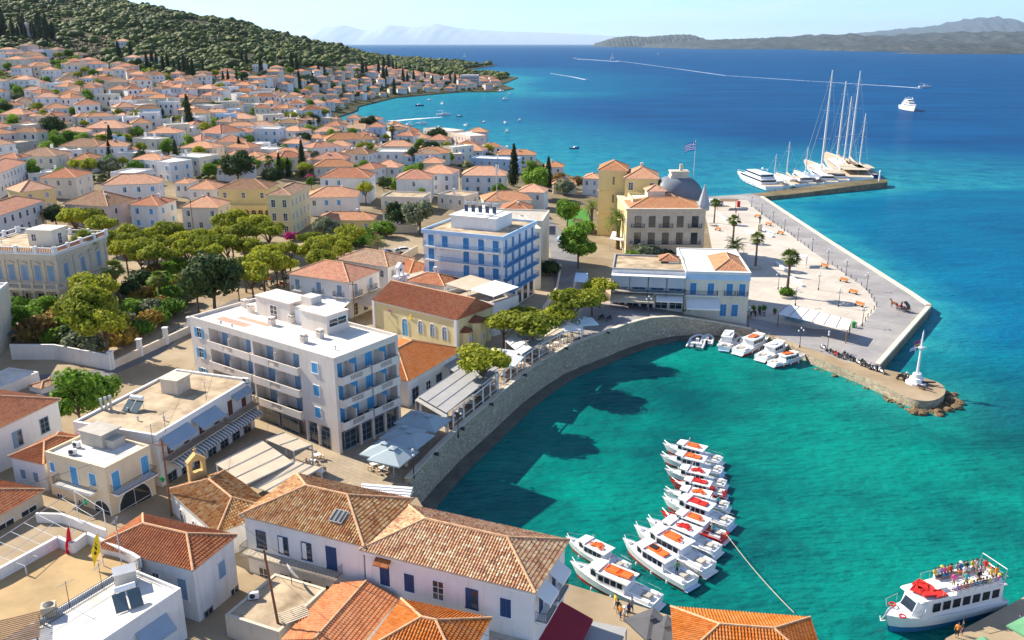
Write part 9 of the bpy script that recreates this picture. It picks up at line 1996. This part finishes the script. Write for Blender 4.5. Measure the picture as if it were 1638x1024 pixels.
# vent pipes, flue stacks
q = W(163, 655, 13.1); t = thing('flue_stack', 'group of steel flue pipes at the left edge of the dusty flat roof', 'flue pipes', (q.x, q.y, 12.8), 0)
for i in range(3): ob('pipe', MB().lathe([(.16, 0), (.16, 1.5+.2*i), (.24, 1.5+.2*i), (.2, 1.8+.2*i)], 8, (i*.6, 0, 0)).mesh('pipe', M_steel), t)
# utility poles with cables
def pole(px, py, label, h=8.5, tilt=(0, 0), mt=None, r=.13, cross=True):
 p = HIT(px, py); t = thing('utility_pole', label, 'pole', p, U(0, 1)); t.rotation_euler = (tilt[0], tilt[1], 0); ob('post', MB().tube([(0, 0, -.5), (0, 0, h)], [r, r*.7], 7).mesh('post', mt or M_wood), t)
 if cross: ob('crossarm', MB().box(-.8, .8, -.05, .05, h-.7, h-.6).mesh('crossarm', mt or M_wood), t)
 return Vector((p.x, p.y, p.z+h))
M_rust = mat('rusty_brown', (.20, .09, .05), var=.2)
pa = pole(275, 826, 'brown utility pole at the chapel corner by the pharmacy', 9.5, mt=M_rust); pb = pole(452, 1035, 'leaning brown pole rising past the roof with the satellite dish', 10, (0, -.08), M_rust, .14, False)
pc = pole(383, 482, 'slim pole by the big dark evergreen at the street corner', 9.0); pd = pole(568, 518, 'telegraph pole at the corner of the white house with cafe awning', 8.5); pe = pole(75, 385, 'telegraph pole in front of the red-shuttered white house', 8); pf = pole(310, 372, 'dark telegraph pole at the back of the park', 9); pg = pole(795, 345, 'tall pole carrying white telecom panels right of the blue-balconied hotel', 16, mt=M_steel, r=.18, cross=False)
ph_ = pole(604, 430, 'slim pole behind the church belfry', 9)
for i in range(3): o = tag(ob('telecom_panel', MB().box(-.2, .2, -.12, .12, -1.2, 1.2).mesh('panel', M_boat)), 'white telecom antenna panel at the top of the tall steel pole', 'antenna', 'telecom panels'); o.location = pg+Vector((math.cos(i*2.1)*.45, math.sin(i*2.1)*.45, -1.5))
for a, c_, lb in ((pa, pb, 'thin black cable from chapel corner pole toward leaning pole'), (pa, pa+Vector((-30, -25, 0)), 'thin black cable from chapel corner pole toward the bottom left'), (pb, pb+Vector((28, -14, -1)), 'thin black cable right of the leaning pole'), (pa, pc, 'thin black cable over the dusty flat roof'), (pc, pd, 'thin black cable behind the cream hotel'), (pe, pe+Vector((-40, 10, 2)), 'thin cable over the red-shuttered house')): cable('overhead_cable', lb, a, c_, 1.0, .018, M_metal)
q = W(470, 985, 8.4); t = thing('wooden_pallet', 'weathered wooden pallet lying on the low tan roof with the dish', 'pallet', (q.x, q.y, 8.4), .6)
for i in range(7): ob('board', MB().box(-1.3, 1.3, -.9+i*.27, -.75+i*.27, .12, .16).mesh('board', M_can3), t)
for s in (-1, 0, 1): ob('bearer', MB().box(s*1.1-.06, s*1.1+.06, -.9, .9, 0, .12).mesh('bearer', M_wood), t)
q = W(15, 1010, 12.2); t = thing('slatted_pergola', 'brown slatted pergola roof in the bottom left corner', 'pergola', (q.x, q.y, 11.2), .45)
for i in range(14): ob('slat', MB().box(-2.2, 2.2, -1.8+i*.27, -1.68+i*.27, 1.0, 1.06).mesh('slat', M_wood), t)
for x in (-2, 2):
 for y in (-1.6, 1.6): ob('post', MB().box(x-.06, x+.06, y-.06, y+.06, 0, 1.0).mesh('post', M_wood), t)
for i in range(40):
 b = random.Random(i).choice([BA, H, BH, MN]); r_ = random.Random(i+99); x, y = r_.uniform(-.42, .42)*b.w, r_.uniform(-.4, -.05)*b.d
 if b is H and x < 8: y = -b.d*.42
 if i < 14: o = tag(ob('vent_pipe', cached('vp', lambda: MB().lathe([(.09, 0), (.09, .5), (.17, .5), (.14, .62)], 8).mesh('vent', M_steel))), 'small steel vent pipe on a flat rooftop', 'vent pipe', 'vent pipes on the flat roofs'); o.location = b.world(x, y, b.h)
# flags on the foreground roof and church
q = W(118, 880, 11.2); flag((q.x, q.y, 8.5), 5.4, 'tall thin pole with drooping red flag over the foreground terrace', 'red', 1.2, .8, 2.6, r=.05, sag=2.0); q = W(166, 905, 11.2); flag((q.x, q.y, 10.5), 4.2, 'thin pole with drooping yellow black-eagle flag over the terrace', 'byz', 1.0, .9, 1.9, r=.05, sag=1.4); q = W(196, 912, 11.2); tag(ob('bare_flagpole', MB().tube([(0, 0, 0), (0, 0, 4)], .05, 5).mesh('pole', M_pole)), 'bare white flagpole right of the yellow eagle flag', 'flagpole').location = (q.x, q.y, 11.2)
q = CH.world(-CH.w*.28, -CH.d/2-.2, 3.4); flag(q, 1.6, 'small red, blue and orange flag on the church wall', 'armen', CH.ang-.3, 1.0, .8, r=.03); q = CH.world(-CH.w*.02, -CH.d/2-.2, 3.6); flag(q, 1.5, 'small yellow eagle flag beside the church door', 'byz', CH.ang-.2, .7, .9, r=.03, sag=.8)
# metal frame canopy skeleton, bottom left
def frame():
 o = HIT(60, 880); t = thing('awning_frame', 'bare grey metal awning frame over the terrace at the lower left', 'frame', o); z = 4.6
 A_ = [P3(-30, 880, z), P3(118, 785, z), P3(165, 815, z), P3(40, 905, z)]; A_ = [Vector((a.x-o.x, a.y-o.y, a.z-o.z+z)) for a in A_]
 for i in range(8): f = i/7; ob('rafter', MB().tube([A_[0].lerp(A_[1], f), A_[3].lerp(A_[2], f)], .03, 4).mesh('rafter', M_pole), t)
 for f in (0, .5, 1): ob('beam', MB().tube([A_[0].lerp(A_[3], f), A_[1].lerp(A_[2], f)], .04, 4).mesh('beam', M_pole), t)
 for a in A_: ob('post', MB().tube([a, Vector((a.x, a.y, -.5))], .06, 5).mesh('post', M_pole), t)
frame()
wall_line('balustrade_wall', 'white balustrade wall round the lower left terrace', [(60, 835), (100, 836), (172, 862)], 1.1, M_trim, .3)
# ladders and rust stains of the harbour wall: mooring rings
for i in (1, 2, 3, 4, 6, 8): a = Vector(offs(hw, -.5)[i]); t = tag(ob('wall_lamp', MB().box(-.3, .3, -.5, 0, -.1, .1).box(-.12, .12, -.6, -.3, -.25, -.1).mesh('wall_lamp', M_metal)), 'small black lamp bracket on top of the harbour wall, %s from the near end' % ORD([1, 2, 3, 4, 6, 8].index(i)+1), 'lamp bracket', 'lamp brackets on the harbour wall'); t.location = (a.x, a.y, G(*hw[i])+.5); t.rotation_euler = (0, 0, edge_ang)
for x, y, lb in ((1404, 291, 'white light beacon at the end of the pier'),): t = tag(ob('beacon', MB().lathe([(.35, 0), (.3, 3.6), (.45, 3.7), (.3, 4.3), (.05, 4.6)], 10).mesh('beacon', M_trim)), lb, 'beacon'); t.location = HIT(1406, 290)
for i in range(6): p = W(1240+i*28, 306-i*2.3, 1.6); place(BL, USED, p, 0, None, 'black iron bollard standing along the pier', 'bollards on the pier')
